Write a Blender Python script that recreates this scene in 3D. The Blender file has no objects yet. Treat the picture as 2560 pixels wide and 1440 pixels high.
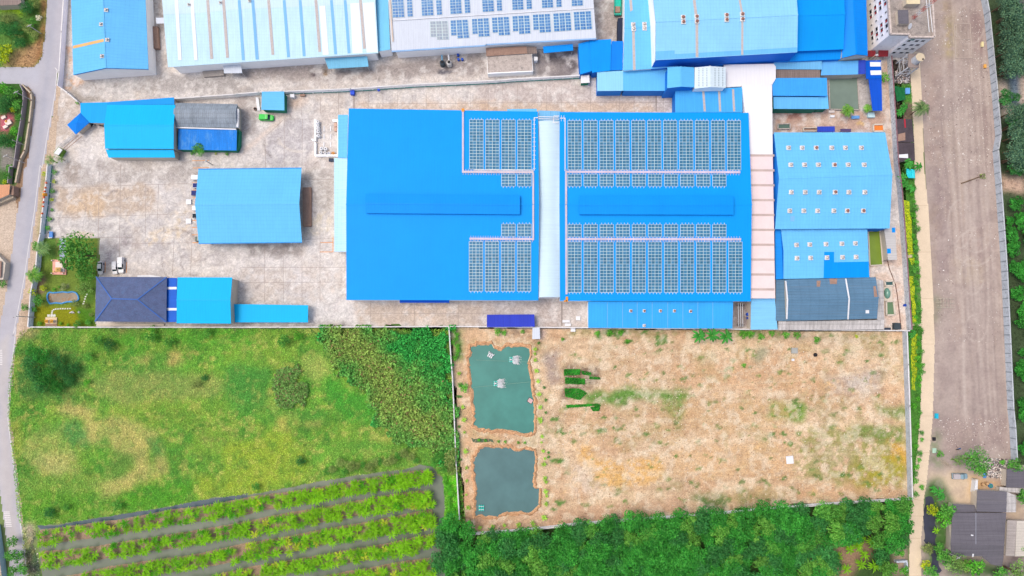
import bpy, math, random
import numpy as np
from mathutils import Vector, Matrix, Euler
R = random.Random(11)
NR = np.random.default_rng(5)
sc = bpy.context.scene
COL = sc.collection
rad = math.radians

# ------------------------------------------------------------------ camera, sky, sun, exposure
H = 230.0                 # flying height in metres
F = 1707.0                # focal length in photo pixels (24 mm on full frame)
TILT = rad(5.0)
cam = bpy.data.cameras.new('camera'); cam.sensor_width = 36.0; cam.lens = 36.0 * F / 2560.0
cam.clip_start = 1.0; cam.clip_end = 8000.0
camo = bpy.data.objects.new('camera', cam); COL.objects.link(camo)
camo.location = (0, 0, H); camo.rotation_euler = (TILT, 0, 0)
sc.camera = camo

SUN_EL, SUN_AZ = rad(66), math.atan2(-0.90, 0.22)      # from the west-north-west
w = bpy.data.worlds.new('World'); sc.world = w; w.use_nodes = True
nt = w.node_tree
sky = nt.nodes.new('ShaderNodeTexSky'); sky.sky_type = 'NISHITA'; sky.sun_disc = False
sky.sun_elevation = SUN_EL; sky.sun_rotation = SUN_AZ
sky.air_density = 0.8; sky.dust_density = 5.0; sky.ozone_density = 0.6
bg = nt.nodes['Background']; bg.inputs['Strength'].default_value = 0.15
nt.links.new(sky.outputs[0], bg.inputs[0])
sun = bpy.data.lights.new('sun', 'SUN'); sun.energy = 0.55; sun.angle = rad(18); sun.color = (1.0, 0.96, 0.90)
suno = bpy.data.objects.new('sun', sun); COL.objects.link(suno)
sdir = Vector((math.sin(SUN_AZ) * math.cos(SUN_EL), math.cos(SUN_AZ) * math.cos(SUN_EL), math.sin(SUN_EL)))
suno.rotation_euler = sdir.to_track_quat('Z', 'Y').to_euler(); suno.location = (0, 0, 300)
sc.view_settings.view_transform = 'Standard'; sc.view_settings.look = 'None'
sc.view_settings.exposure = 0.70; sc.view_settings.gamma = 1.0
KEXP = 1.5                # how much brighter a lit surface renders than its albedo

# ------------------------------------------------------------------ photo pixel -> place in the world
cT, sT = math.cos(TILT), math.sin(TILT)
def ray(px, py):
    u, v = (px - 1280) / F, (py - 720) / F
    return Vector((u, -v * cT + sT, -v * sT - cT))
def P(px, py, h=0.0):
    d = ray(px, py); t = (H - h) / -d.z
    return Vector((d.x * t, d.y * t, h))
def Pl(px, py, plane):                 # on a roof plane (point, normal)
    d = ray(px, py); o = Vector((0, 0, H)); p0, n = plane
    return o + d * ((p0 - o).dot(n) / d.dot(n))
def plane3(a, b, c):
    return (a, (b - a).cross(c - a).normalized())
def crop(ox, oy, s):
    def f(*a):
        return [(ox + a[i] / s, oy + a[i + 1] / s) for i in range(0, len(a), 2)]
    return f
c0 = crop(0, 0, 1); c1 = crop(0, 0, 3.428); c2 = crop(600, 0, 3.428); c3 = crop(1200, 0, 3.428)
c4 = crop(1800, 0, 3.368); c5 = crop(0, 380, 3); c6 = crop(600, 380, 3); c7 = crop(1200, 240, 2.323)
c8 = crop(1840, 380, 3); c9 = crop(0, 800, 2.25); c10 = crop(560, 800, 2.25); c11 = crop(1080, 800, 2.25)
c12 = crop(1680, 800, 2.25); c13 = crop(2200, 1040, 3.6)
cA = crop(60, 1160, 4.571); cB = crop(600, 1140, 4.571); cG = crop(60, 590, 6.26); cL = crop(0, 180, 2.667)
cE = crop(1920, 270, 8); cF = crop(2120, 560, 5.143); cT8 = crop(2120, 0, 8); cPo = crop(1160, 840, 8)
MPX = H / F                # metres per photo pixel on the ground, roughly

# ------------------------------------------------------------------ colours and materials
def lin(c):
    c = c / 255.0
    return c / 12.92 if c <= 0.04045 else ((c + 0.055) / 1.055) ** 2.4
def C(r, g, b, k=None):                # colour seen in even daylight -> base colour
    k = k or KEXP
    return tuple(min(0.86, max(0.002, lin(v) / k)) for v in (r, g, b))
LEAFK = 1.5               # leaves tilt and shade each other, so a crown looks darker than its leaves
MATS = {}
def new_mat(name):
    m = bpy.data.materials.new(name); m.use_nodes = True
    n = m.node_tree; b = n.nodes['Principled BSDF']
    return m, n, b
def N(n, t, **k):
    x = n.nodes.new(t)
    for a, v in k.items():
        if a in x.bl_rna.properties: setattr(x, a, v)
        else: x.inputs[a].default_value = v
    return x
def noise(n, coord, scale, detail=3, stretch=None, rough=0.6):
    if stretch:
        mp = N(n, 'ShaderNodeMapping'); mp.inputs['Scale'].default_value = stretch
        n.links.new(coord, mp.inputs[0]); coord = mp.outputs[0]
    t = N(n, 'ShaderNodeTexNoise'); t.inputs['Scale'].default_value = scale
    t.inputs['Detail'].default_value = detail; t.inputs['Roughness'].default_value = rough
    n.links.new(coord, t.inputs['Vector'])
    return t.outputs['Fac']
def rng(n, fac, a, b, lo, hi):
    m = N(n, 'ShaderNodeMapRange'); n.links.new(fac, m.inputs[0])
    m.inputs[1].default_value = a; m.inputs[2].default_value = b; m.inputs[3].default_value = lo; m.inputs[4].default_value = hi
    return m.outputs[0]
def mul(n, a, b):
    m = N(n, 'ShaderNodeMath', operation='MULTIPLY'); n.links.new(a, m.inputs[0]); n.links.new(b, m.inputs[1]); return m.outputs[0]
def scale_col(n, col, fac):
    v = N(n, 'ShaderNodeVectorMath', operation='SCALE')
    if isinstance(col, tuple): v.inputs[0].default_value = col[:3]
    else: n.links.new(col, v.inputs[0])
    n.links.new(fac, v.inputs['Scale']); return v.outputs[0]
def mixc(n, fac, a, b):
    m = N(n, 'ShaderNodeMix', data_type='RGBA')
    n.links.new(fac, m.inputs[0])
    for i, c in ((6, a), (7, b)):
        if isinstance(c, tuple): m.inputs[i].default_value = (*c[:3], 1)
        else: n.links.new(c, m.inputs[i])
    return m.outputs[2]
def surf(key, col, rough=0.7, var=0.12, fine=0.06, scale=0.25, metal=0.0, stain=None, stain_amt=0.5, spec=0.3):
    if key in MATS: return MATS[key]
    m, n, b = new_mat(key); tc = N(n, 'ShaderNodeTexCoord').outputs['Object']
    f = mul(n, rng(n, noise(n, tc, scale, 4), 0.3, 0.7, 1 - var, 1 + var), rng(n, noise(n, tc, 3.0, 2), 0.3, 0.7, 1 - fine, 1 + fine))
    c = scale_col(n, col, f)
    if stain:
        s = rng(n, noise(n, tc, scale * 1.7, 6, rough=0.75), 0.5, 0.68, 0, stain_amt)
        c = mixc(n, s, c, stain)
    n.links.new(c, b.inputs['Base Color']); b.inputs['Roughness'].default_value = rough
    b.inputs['Metallic'].default_value = metal; b.inputs['Specular IOR Level'].default_value = spec
    MATS[key] = m; return m
def roofing(key, col, axis='y', period=1.2, seam=0.05, var=0.05, streak=0.05, dirt=None, dirt_amt=0.3, rough=0.5, rows=0.0, rowp=5.0):
    """profiled roof sheeting: ribs run along `axis`, weathering streaks run with them"""
    if key in MATS: return MATS[key]
    m, n, b = new_mat(key); tc = N(n, 'ShaderNodeTexCoord').outputs['Object']
    st = (2.0, 0.12, 1) if axis == 'y' else (0.12, 2.0, 1)
    f = mul(n, rng(n, noise(n, tc, 0.9, 4, st), 0.3, 0.7, 1 - streak, 1 + streak), rng(n, noise(n, tc, 0.12, 4), 0.3, 0.7, 1 - var, 1 + var))
    f = mul(n, f, rng(n, noise(n, tc, 5.0, 1), 0.3, 0.7, 1 - streak, 1 + streak))
    sx = N(n, 'ShaderNodeSeparateXYZ'); n.links.new(tc, sx.inputs[0])
    def lines(out, per, amt, f):
        d = N(n, 'ShaderNodeMath', operation='DIVIDE'); n.links.new(out, d.inputs[0]); d.inputs[1].default_value = per
        fr = N(n, 'ShaderNodeMath', operation='FRACT'); n.links.new(d.outputs[0], fr.inputs[0])
        return mul(n, f, rng(n, fr.outputs[0], 0.0, 0.3, 1 - amt, 1 + amt * 0.2))
    if seam: f = lines(sx.outputs[0 if axis == 'y' else 1], period, seam, f)
    if rows: f = lines(sx.outputs[1 if axis == 'y' else 0], rowp, rows, f)
    c = scale_col(n, col, f)
    if dirt:
        s = rng(n, noise(n, tc, 0.35, 6, (st[0] * .5, st[1] * 3, 1), 0.75), 0.5, 0.7, 0, dirt_amt)
        c = mixc(n, s, c, dirt)
    n.links.new(c, b.inputs['Base Color']); b.inputs['Roughness'].default_value = rough
    b.inputs['Specular IOR Level'].default_value = 0.1
    MATS[key] = m; return m
def leafy(key, c_a, c_b, rough=0.55, trans=0.25, scale=0.35, vary=0.25):
    """foliage: every leaf its own tone between two greens, and every plant its own"""
    if key in MATS: return MATS[key]
    m, n, b = new_mat(key); c_a, c_b = [tuple(min(.8, v * LEAFK) for v in c) for c in (c_a, c_b)]
    g = N(n, 'ShaderNodeNewGeometry'); oi = N(n, 'ShaderNodeObjectInfo')
    tc = N(n, 'ShaderNodeTexCoord').outputs['Object']
    c = mixc(n, g.outputs['Random Per Island'], c_a, c_b)
    f = mul(n, rng(n, noise(n, tc, scale, 2), 0.35, 0.65, 1 - vary, 1 + vary), rng(n, oi.outputs['Random'], 0, 1, 0.82, 1.18))
    c = scale_col(n, c, f)
    n.links.new(c, b.inputs['Base Color']); b.inputs['Roughness'].default_value = rough
    b.inputs['Specular IOR Level'].default_value = 0.2
    if trans:
        t = N(n, 'ShaderNodeBsdfTranslucent'); n.links.new(c, t.inputs[0])
        mx = N(n, 'ShaderNodeMixShader'); mx.inputs[0].default_value = trans
        n.links.new(b.outputs[0], mx.inputs[1]); n.links.new(t.outputs[0], mx.inputs[2])
        n.links.new(mx.outputs[0], n.nodes['Material Output'].inputs[0])
    MATS[key] = m; return m
def painted(key, scale_a=0.8, amt_a=0.12, scale_b=4.0, amt_b=0.12, rough=0.9, swirl=0.0, trans=0.0):
    """ground whose own colour varies from place to place (colour attribute) with procedural grain"""
    if key in MATS: return MATS[key]
    m, n, b = new_mat(key); tc = N(n, 'ShaderNodeTexCoord').outputs['Object']
    a = N(n, 'ShaderNodeAttribute'); a.attribute_name = 'Col'
    f = mul(n, rng(n, noise(n, tc, scale_a, 4, rough=0.7), 0.3, 0.7, 1 - amt_a, 1 + amt_a), rng(n, noise(n, tc, scale_b, 2), 0.3, 0.7, 1 - amt_b, 1 + amt_b))
    if swirl:
        nz = N(n, 'ShaderNodeTexNoise'); nz.inputs['Scale'].default_value = 0.45; nz.inputs['Detail'].default_value = 5
        nz.inputs['Distortion'].default_value = 3.5; n.links.new(tc, nz.inputs['Vector'])
        f = mul(n, f, rng(n, nz.outputs['Fac'], 0.35, 0.65, 1 - swirl, 1 + swirl))
    n.links.new(scale_col(n, a.outputs['Color'], f), b.inputs['Base Color']); b.inputs['Roughness'].default_value = rough
    b.inputs['Specular IOR Level'].default_value = 0.15
    MATS[key] = m; return m
def water(key, col, rough=0.12, var=0.12):
    if key in MATS: return MATS[key]
    m, n, b = new_mat(key); tc = N(n, 'ShaderNodeTexCoord').outputs['Object']
    n.links.new(scale_col(n, col, rng(n, noise(n, tc, 0.12, 3), 0.3, 0.7, 1 - var, 1 + var)), b.inputs['Base Color'])
    b.inputs['Roughness'].default_value = rough; b.inputs['Specular IOR Level'].default_value = 0.3
    bp = N(n, 'ShaderNodeBump'); bp.inputs['Strength'].default_value = 0.08; bp.inputs['Distance'].default_value = 0.05
    n.links.new(noise(n, tc, 1.5, 2), bp.inputs['Height']); n.links.new(bp.outputs[0], b.inputs['Normal'])
    MATS[key] = m; return m

# ------------------------------------------------------------------ objects
ORG = {}
def props(o, label=None, cat=None, group=None, kind=None):
    if label: o['label'] = label
    if cat: o['category'] = cat
    if group: o['group'] = group
    if kind: o['kind'] = kind
    return o
def thing(name, label, cat, loc, group=None):
    o = bpy.data.objects.new(name, None); o.empty_display_size = 1; COL.objects.link(o)
    o.location = loc; ORG[o.name] = Vector(loc)
    return props(o, label, cat, group)
class MB:
    def __init__(s): s.v = []; s.f = []
    def add(s, pts, faces):
        k = len(s.v); s.v += [Vector(p) for p in pts]; s.f += [tuple(i + k for i in f) for f in faces]; return s
    def face(s, *pts): return s.add(pts, [tuple(range(len(pts)))])
    def prism(s, pts, z0, z1, taper=1.0):
        n = len(pts); c = sum((Vector((p[0], p[1], 0)) for p in pts), Vector()) / n
        lo = [(p[0], p[1], z0) for p in pts]
        hi = [(c.x + (p[0] - c.x) * taper, c.y + (p[1] - c.y) * taper, z1) for p in pts]
        if (sum((pts[i][0] * pts[(i + 1) % n][1] - pts[(i + 1) % n][0] * pts[i][1]) for i in range(n))) < 0:
            lo.reverse(); hi.reverse()
        return s.add(lo + hi, [tuple(range(n - 1, -1, -1)), tuple(range(n, 2 * n))] + [(i, (i + 1) % n, n + (i + 1) % n, n + i) for i in range(n)])
    def box(s, c, sx, sy, sz, rot=0.0, taper=1.0):
        ca, sa = math.cos(rot), math.sin(rot)
        q = [(c[0] + x * ca - y * sa, c[1] + x * sa + y * ca) for x, y in ((-sx / 2, -sy / 2), (sx / 2, -sy / 2), (sx / 2, sy / 2), (-sx / 2, sy / 2))]
        return s.prism(q, c[2], c[2] + sz, taper)
    def cyl(s, c, r, h, n=16, r2=None):
        r2 = r if r2 is None else r2
        lo = [(c[0] + r * math.cos(6.2832 * i / n), c[1] + r * math.sin(6.2832 * i / n), c[2]) for i in range(n)]
        hi = [(c[0] + r2 * math.cos(6.2832 * i / n), c[1] + r2 * math.sin(6.2832 * i / n), c[2] + h) for i in range(n)]
        return s.add(lo + hi, [tuple(range(n - 1, -1, -1)), tuple(range(n, 2 * n))] + [(i, (i + 1) % n, n + (i + 1) % n, n + i) for i in range(n)])
    def dome(s, c, r, h, n=14, m=5):
        pts = []
        for j in range(m):
            a = j / m * math.pi / 2
            pts += [(c[0] + r * math.cos(a) * math.cos(6.2832 * i / n), c[1] + r * math.cos(a) * math.sin(6.2832 * i / n), c[2] + h * math.sin(a)) for i in range(n)]
        pts.append((c[0], c[1], c[2] + h)); fs = [tuple(range(n - 1, -1, -1))]
        for j in range(m - 1):
            fs += [(j * n + i, j * n + (i + 1) % n, (j + 1) * n + (i + 1) % n, (j + 1) * n + i) for i in range(n)]
        fs += [((m - 1) * n + i, (m - 1) * n + (i + 1) % n, m * n) for i in range(n)]
        return s.add(pts, fs)
    def tube(s, a, b, r, n=8, r2=None):
        a, b = Vector(a), Vector(b); d = (b - a).normalized(); r2 = r if r2 is None else r2
        u = d.orthogonal().normalized(); v = d.cross(u)
        lo = [a + (u * math.cos(6.2832 * i / n) + v * math.sin(6.2832 * i / n)) * r for i in range(n)]
        hi = [b + (u * math.cos(6.2832 * i / n) + v * math.sin(6.2832 * i / n)) * r2 for i in range(n)]
        return s.add(lo + hi, [tuple(range(n - 1, -1, -1)), tuple(range(n, 2 * n))] + [(i, (i + 1) % n, n + (i + 1) % n, n + i) for i in range(n)])
    def bar(s, a, b, wd, th):             # flat bar lying on a surface, from a to b
        a, b = Vector(a), Vector(b); d = (b - a).normalized(); up = Vector((0, 0, 1)); side = d.cross(up).normalized() * (wd / 2); u = side.cross(d).normalized() * th
        p = [a - side, a + side, b + side, b - side]
        q = [x + u for x in p]
        return s.add(p + q, [(3, 2, 1, 0), (4, 5, 6, 7), (0, 1, 5, 4), (1, 2, 6, 5), (2, 3, 7, 6), (3, 0, 4, 7)])
    def shell(s, polys, th):              # roof skin: polygons seen from above, given a thickness
        key = lambda p: (round(p[0], 3), round(p[1], 3), round(p[2], 3))
        cnt = {}
        for pl in polys:
            nrm = Vector()
            for i in range(len(pl)):
                a, b = Vector(pl[i]), Vector(pl[(i + 1) % len(pl)]); nrm += a.cross(b)
            if nrm.z < 0: pl.reverse()
            s.face(*pl); s.face(*[(p[0], p[1], p[2] - th) for p in reversed(pl)])
            for i in range(len(pl)):
                a, b = key(pl[i]), key(pl[(i + 1) % len(pl)]); cnt.setdefault(frozenset((a, b)), []).append((pl[i], pl[(i + 1) % len(pl)]))
        for e, l in cnt.items():
            if len(l) == 1:
                a, b = l[0]; s.face((a[0], a[1], a[2] - th), (b[0], b[1], b[2] - th), b, a)
        return s
    def build(s, name, mat, parent=None, loc=None, smooth=False):
        if parent is not None: org = ORG[parent.name]
        elif loc is not None: org = Vector(loc)
        else:
            xs = [p.x for p in s.v]; ys = [p.y for p in s.v]
            org = Vector(((min(xs) + max(xs)) / 2, (min(ys) + max(ys)) / 2, min(p.z for p in s.v)))
        me = bpy.data.meshes.new(name); me.from_pydata([p - org for p in s.v], [], s.f); me.validate()
        me.materials.append(mat)
        if smooth:
            for p in me.polygons: p.use_smooth = True
        o = bpy.data.objects.new(name, me); COL.objects.link(o)
        if parent is not None: o.parent = parent
        else: o.location = org
        ORG[o.name] = org
        return o
def npmesh(name, verts, faces, mat, cols=None, loc=(0, 0, 0), parent=None, smooth=False):
    """faces: (n,4) or (n,3) array"""
    verts = np.asarray(verts, np.float32); faces = np.asarray(faces, np.int32); k = faces.shape[1]
    me = bpy.data.meshes.new(name); me.vertices.add(len(verts)); me.vertices.foreach_set('co', verts.ravel())
    me.loops.add(faces.size); me.loops.foreach_set('vertex_index', faces.ravel())
    me.polygons.add(len(faces)); me.polygons.foreach_set('loop_start', np.arange(0, faces.size, k, dtype=np.int32))
    me.update(calc_edges=True)
    if smooth: me.polygons.foreach_set('use_smooth', np.ones(len(faces), bool))
    if cols is not None:
        at = me.color_attributes.new('Col', 'FLOAT_COLOR', 'POINT')
        at.data.foreach_set('color', np.concatenate([cols, np.ones((len(cols), 1))], 1).astype(np.float32).ravel())
    me.materials.append(mat)
    o = bpy.data.objects.new(name, me); COL.objects.link(o); o.location = loc
    if parent is not None: o.parent = parent
    ORG[o.name] = Vector(loc)
    return o
def copy_tree(o, parent=None):
    c = o.copy(); COL.objects.link(c)
    if parent is not None: c.parent = parent
    for ch in list(o.children): copy_tree(ch, c)
    return c
class Kind:                               # a plant or object built once; later ones are copies of it and its parts
    def __init__(s, root): s.root = root; s.used = False; s.kids = list(root.children)
    def put(s, loc, rz=0, sca=1.0, label=None, cat=None, group=None, tilt=0):
        if not s.used: o = s.root; s.used = True
        else: o = copy_tree(s.root)
        o.location = loc; o.rotation_euler = (tilt, 0, rz); o.scale = (sca,) * 3 if isinstance(sca, (int, float)) else sca
        if 'group' in o: del o['group']
        return props(o, label, cat, group)

# ------------------------------------------------------------------ noise and ground painting
def vnoise(x, y, seed):
    xi, yi = np.floor(x).astype(np.int64), np.floor(y).astype(np.int64); xf, yf = x - xi, y - yi
    def h(a, b):
        n = (a * 374761393 + b * 668265263 + seed * 974634777) & 0x7fffffff
        n = ((n ^ (n >> 13)) * 1274126177) & 0x7fffffff
        return ((n ^ (n >> 16)) & 0xffff) / 65535.0
    u, v = xf * xf * (3 - 2 * xf), yf * yf * (3 - 2 * yf)
    return (h(xi, yi) * (1 - u) + h(xi + 1, yi) * u) * (1 - v) + (h(xi, yi + 1) * (1 - u) + h(xi + 1, yi + 1) * u) * v
def fbm(x, y, s, seed, oct=4):
    t = 0; a = 0.5; tot = 0
    for i in range(oct):
        t = t + a * vnoise(x / s, y / s, seed + i * 17); tot += a; s /= 2.1; a *= 0.55
    return t / tot
def inpoly(x, y, poly):
    r = np.zeros(x.shape, bool); n = len(poly)
    for i in range(n):
        (x1, y1), (x2, y2) = poly[i], poly[(i + 1) % n]
        if y1 == y2: continue
        c = ((y1 > y) != (y2 > y)) & (x < (x2 - x1) * (y - y1) / (y2 - y1) + x1)
        r ^= c
    return r
def wpoly(pts, h=0.0): return [tuple(P(x, y, h)[:2]) for x, y in pts]
class Zone:
    """a piece of ground as a grid cut to an outline, coloured patch by patch"""
    def __init__(s, outline, step, base, seed=1, edge=0.0, mottle=0.1, mscale=9.0):
        s.poly = wpoly(outline); xs = [p[0] for p in s.poly]; ys = [p[1] for p in s.poly]
        s.x0, s.y0, s.step, s.seed = min(xs) - 1, min(ys) - 1, step, seed
        s.nx = int((max(xs) + 1 - s.x0) / step) + 2; s.ny = int((max(ys) + 1 - s.y0) / step) + 2
        s.X, s.Y = np.meshgrid(s.x0 + np.arange(s.nx) * step, s.y0 + np.arange(s.ny) * step)
        s.col = np.zeros(s.X.shape + (3,)) + np.array(base)
        m = fbm(s.X, s.Y, mscale, seed + 90); s.col *= (1 + mottle * 2 * (m - 0.5) * 2)[..., None]
        s.edge = edge; s.soft = 3
    def patch(s, pts, c, a=1.0, warp=1.2, ws=4.0, speck=0.0, seed=0):
        sd = s.seed * 31 + seed + len(pts) * 7 + int(pts[0][0])
        wx = s.X + (fbm(s.X, s.Y, ws, sd) - 0.5) * 4 * warp; wy = s.Y + (fbm(s.X, s.Y, ws, sd + 5) - 0.5) * 4 * warp
        m = inpoly(wx, wy, wpoly(pts)).astype(float) * a
        for _ in range(s.soft):
            for ax in (0, 1): m = (np.roll(m, 1, ax) + 2 * m + np.roll(m, -1, ax)) / 4
        if speck: m *= np.clip((fbm(s.X, s.Y, 1.6, sd + 9, 3) - 0.5 + 0.25 * (1 - speck)) * 6, 0, 1)
        s.col = s.col * (1 - m[..., None]) + np.array(c) * m[..., None]; return s
    def blob(s, px, py, rx, ry, c, a=1.0, soft=0.5, warp=0.35, seed=0, rot=0.0):
        p = P(px, py); rx *= MPX; ry *= MPX; sd = s.seed * 13 + seed + int(px + py)
        dx, dy = s.X - p.x, s.Y - p.y; ca, sa = math.cos(rot), math.sin(rot)
        k = min(rx, ry); n1 = (fbm(s.X, s.Y, max(1.2, k * 0.7), sd) - 0.5) * 4 * warp; n2 = (fbm(s.X, s.Y, max(1.2, k * .7), sd + 3) - 0.5) * 4 * warp
        d = np.sqrt(((dx * ca + dy * sa) / rx + n1) ** 2 + ((-dx * sa + dy * ca) / ry + n2) ** 2)
        m = np.clip((1 - d) / soft, 0, 1) * a
        s.col = s.col * (1 - m[..., None]) + np.array(c) * m[..., None]; return s
    def track(s, pts, wd, c, a):
        d = np.full(s.X.shape, 1e9); q = wpoly(pts)
        for (x0, y0), (x1, y1) in zip(q, q[1:]):
            t = np.clip(((s.X - x0) * (x1 - x0) + (s.Y - y0) * (y1 - y0)) / max(1e-6, (x1 - x0) ** 2 + (y1 - y0) ** 2), 0, 1); d = np.minimum(d, np.hypot(s.X - x0 - t * (x1 - x0), s.Y - y0 - t * (y1 - y0)))
        m = (np.clip((wd - d) / (wd * .6), 0, 1) * a * np.clip(.2 + 1.6 * fbm(s.X, s.Y, 6, s.seed + int(pts[0][0])), 0, 1))[..., None]; s.col = s.col * (1 - m) + np.array(c) * m; return s
    def mix(s, c, scale, amt, thr=.5, seed=0):
        m = np.clip((fbm(s.X, s.Y, scale, s.seed + 200 + seed, 4) - thr) * 7, 0, 1)[..., None] * amt; s.col = s.col * (1 - m) + np.array(c) * m; return s
    def build(s, name, mat, z, kind='structure', label=None, cat=None):
        ex = (fbm(s.X, s.Y, 5, s.seed + 41) - 0.5) * 4 * s.edge; ey = (fbm(s.X, s.Y, 5, s.seed + 43) - 0.5) * 4 * s.edge
        ins = inpoly(s.X + ex, s.Y + ey, s.poly)
        q = ins[:-1, :-1] | ins[1:, :-1] | ins[:-1, 1:] | ins[1:, 1:]
        idx = np.arange(s.nx * s.ny).reshape(s.ny, s.nx)
        f = np.stack([idx[:-1, :-1][q], idx[:-1, 1:][q], idx[1:, 1:][q], idx[1:, :-1][q]], 1)
        used = np.unique(f); rem = np.zeros(s.nx * s.ny, np.int64); rem[used] = np.arange(len(used))
        v = np.stack([s.X.ravel()[used], s.Y.ravel()[used], np.full(len(used), z)], 1)
        o = npmesh(name, v, rem[f], mat, np.clip(s.col.reshape(-1, 3)[used], 0.002, 0.86))
        return props(o, label, cat, None, kind)
    def sample(s, x, y):
        i = np.clip(((y - s.y0) / s.step).astype(int), 0, s.ny - 1); j = np.clip(((x - s.x0) / s.step).astype(int), 0, s.nx - 1)
        return s.col[i, j]
    def scatter(s, n, poly=None):
        poly = wpoly(poly) if poly else s.poly; a = np.array(poly); lo, hi = a.min(0), a.max(0); out = []
        while sum(len(o) for o in out) < n:
            p = NR.uniform(lo, hi, (n * 2, 2)); k = inpoly(p[:, 0], p[:, 1], poly)
            for av in AVOID: k &= ~inpoly(p[:, 0], p[:, 1], av)
            out.append(p[k])
        return np.concatenate(out)[:n]
def rough_outline(pts, step=1.2, amp=0.5, seed=0, h=0.0):
    """world outline of a photo polygon with a ragged natural edge"""
    rr = random.Random(seed); w_ = [P(x, y, h) for x, y in pts]; out = []
    for i in range(len(w_)):
        a, b = w_[i], w_[(i + 1) % len(w_)]; n = max(1, int((b - a).length / step))
        for k in range(n):
            p = a.lerp(b, k / n); out.append((p.x + rr.uniform(-amp, amp), p.y + rr.uniform(-amp, amp)))
    return out
def sheet(name, pts, mat, z, ragged=0.0, seed=0, kind='structure', label=None, cat=None):
    q = rough_outline(pts, 1.3, ragged, seed) if ragged else wpoly(pts)
    m = MB(); n = len(q)
    area = sum(q[i][0] * q[(i + 1) % n][1] - q[(i + 1) % n][0] * q[i][1] for i in range(n))
    if area < 0: q = q[::-1]
    m.face(*[(x, y, z) for x, y in q])
    o = m.build(name, mat); return props(o, label, cat, None, kind)
#@@SETTING
# ================================================================== THE SETTING
g = MB(); g.face((-2500, -2500, -0.06), (2500, -2500, -0.06), (2500, 2500, -0.06), (-2500, 2500, -0.06))
props(g.build('ground', surf('far ground', C(120, 140, 85), 0.95, 0.3, 0.15, 0.02, stain=C(170, 150, 115), stain_amt=0.7)), kind='structure')

M_conc = painted('yard concrete', 0.8, 0.15, 3.0, 0.10, 0.85, swirl=0.15)
M_soil = painted('bare soil', 0.9, 0.16, 2.2, 0.22, 0.95)
M_waste = painted('waste soil', .25, .06, 1.2, .06, .95, swirl=.05)
M_grassy = painted('grassy ground', 0.8, 0.14, 1.8, 0.25, 0.95)
M_asph = painted('asphalt', 0.4, 0.05, 4.0, 0.05, 0.85)

# factory yard
yard = Zone([(158, -60), (1590, -60), (1700, 120), (2150, 120), (2250, 140), (2262, 480), (2275, 828), (1120, 818), (72, 818), (100, 640), (122, 440), (140, 330), (150, 215), (157, 120)],
            0.45, C(216, 210, 205), 3, 0, 0.10, 14)
yard.mix(C(228, 220, 208), 2.4, .45, .53, 1).mix(C(168, 160, 158), 4.5, .35, .56, 2).mix(C(222, 204, 184), 9, .35, .53, 3).mix(C(236, 228, 216), 1.3, .4, .58, 4)
def G(a, b, c): return C(a, b, c)
yard.patch(c1(545, 760, 2194, 800, 2194, 640, 1420, 640, 1330, 650, 760, 670, 560, 640), G(178, 172, 166), 0.8)
yard.patch(c1(740, 680, 1290, 650, 1290, 850, 720, 860), G(212, 208, 202), 0.8, 1.5, 3, speck=.6)
yard.patch(c1(545, 380, 620, 380, 620, 640, 740, 700, 620, 760, 545, 760), G(222, 172, 128), 0.75, 1.0, 3, speck=.6)
yard.patch(c1(545, 760, 950, 870, 690, 880), G(150, 138, 122), 0.7)
yard.patch(c1(470, 760, 680, 880, 690, 970, 560, 1090, 650, 1150, 500, 1240, 400, 1330, 470, 900), G(205, 190, 174), 0.8, 0.3)
yard.patch(c1(1280, 640, 1420, 200, 1400, 0, 1300, 0), G(150, 140, 136), 0.6)
yard.patch(c2(0, 570, 720, 560, 800, 600, 2100, 450, 2100, 640, 800, 690, 0, 680), G(166, 156, 150), 0.9, 1, 6)
yard.patch(c2(0, 680, 2194, 600, 2194, 690, 0, 800), G(206, 196, 186), 0.6, 1.5, 4, speck=.4)
yard.blob(*c2(640, 640)[0], 18, 7, G(100, 88, 90), 0.9).blob(*c2(735, 640)[0], 9, 8, G(130, 92, 30), 0.95).blob(*c2(730, 610)[0], 6, 8, G(95, 80, 62), .8)
yard.blob(*c2(1750, 620)[0], 25, 9, G(96, 96, 106), 0.85).blob(*c2(1770, 565)[0], 14, 12, G(80, 76, 78), 0.8)
for x in range(1560, 1900, 55): yard.blob(*c2(x, 670)[0], 4, 9, G(222, 212, 200), 0.8, .6, .5, x)
for x in (880, 1000, 1060, 1180): yard.blob(*c2(x, 680)[0], 3, 12, G(216, 206, 196), 0.7, .6, .6, x)
yard.patch(c3(480, 400, 840, 380, 850, 660, 470, 680), G(128, 120, 120), 0.85, 1.5, 5)
yard.blob(*c3(660, 510)[0], 35, 18, G(86, 80, 84), 0.6).blob(*c3(600, 590)[0], 30, 14, G(200, 188, 180), 0.45, .8).blob(*c3(790, 560)[0], 12, 16, G(80, 72, 74), .6)
yard.patch(c3(0, 710, 870, 680, 1000, 760, 1670, 790, 1670, 960, 0, 960), G(204, 190, 182), 0.7, 0.8)
yard.patch(c3(0, 880, 1500, 880, 1500, 960, 0, 960), G(218, 192, 164), 0.6, 0.5)
yard.patch(c3(980, 0, 1240, 0, 1230, 350, 1000, 330), G(176, 164, 156), 0.9)
yard.patch(c2(980, 880, 2194, 860, 2194, 950, 980, 930), G(214, 186, 158), 0.55, 0.5)
yard.patch(c2(220, 1170, 380, 1020, 640, 1020, 620, 1300, 540, 1420, 220, 1420), G(192, 188, 190), 0.7, .6)
yard.patch(c2(0, 1290, 560, 840, 600, 850, 0, 1340), G(226, 208, 192), 0.8, .3)
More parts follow.
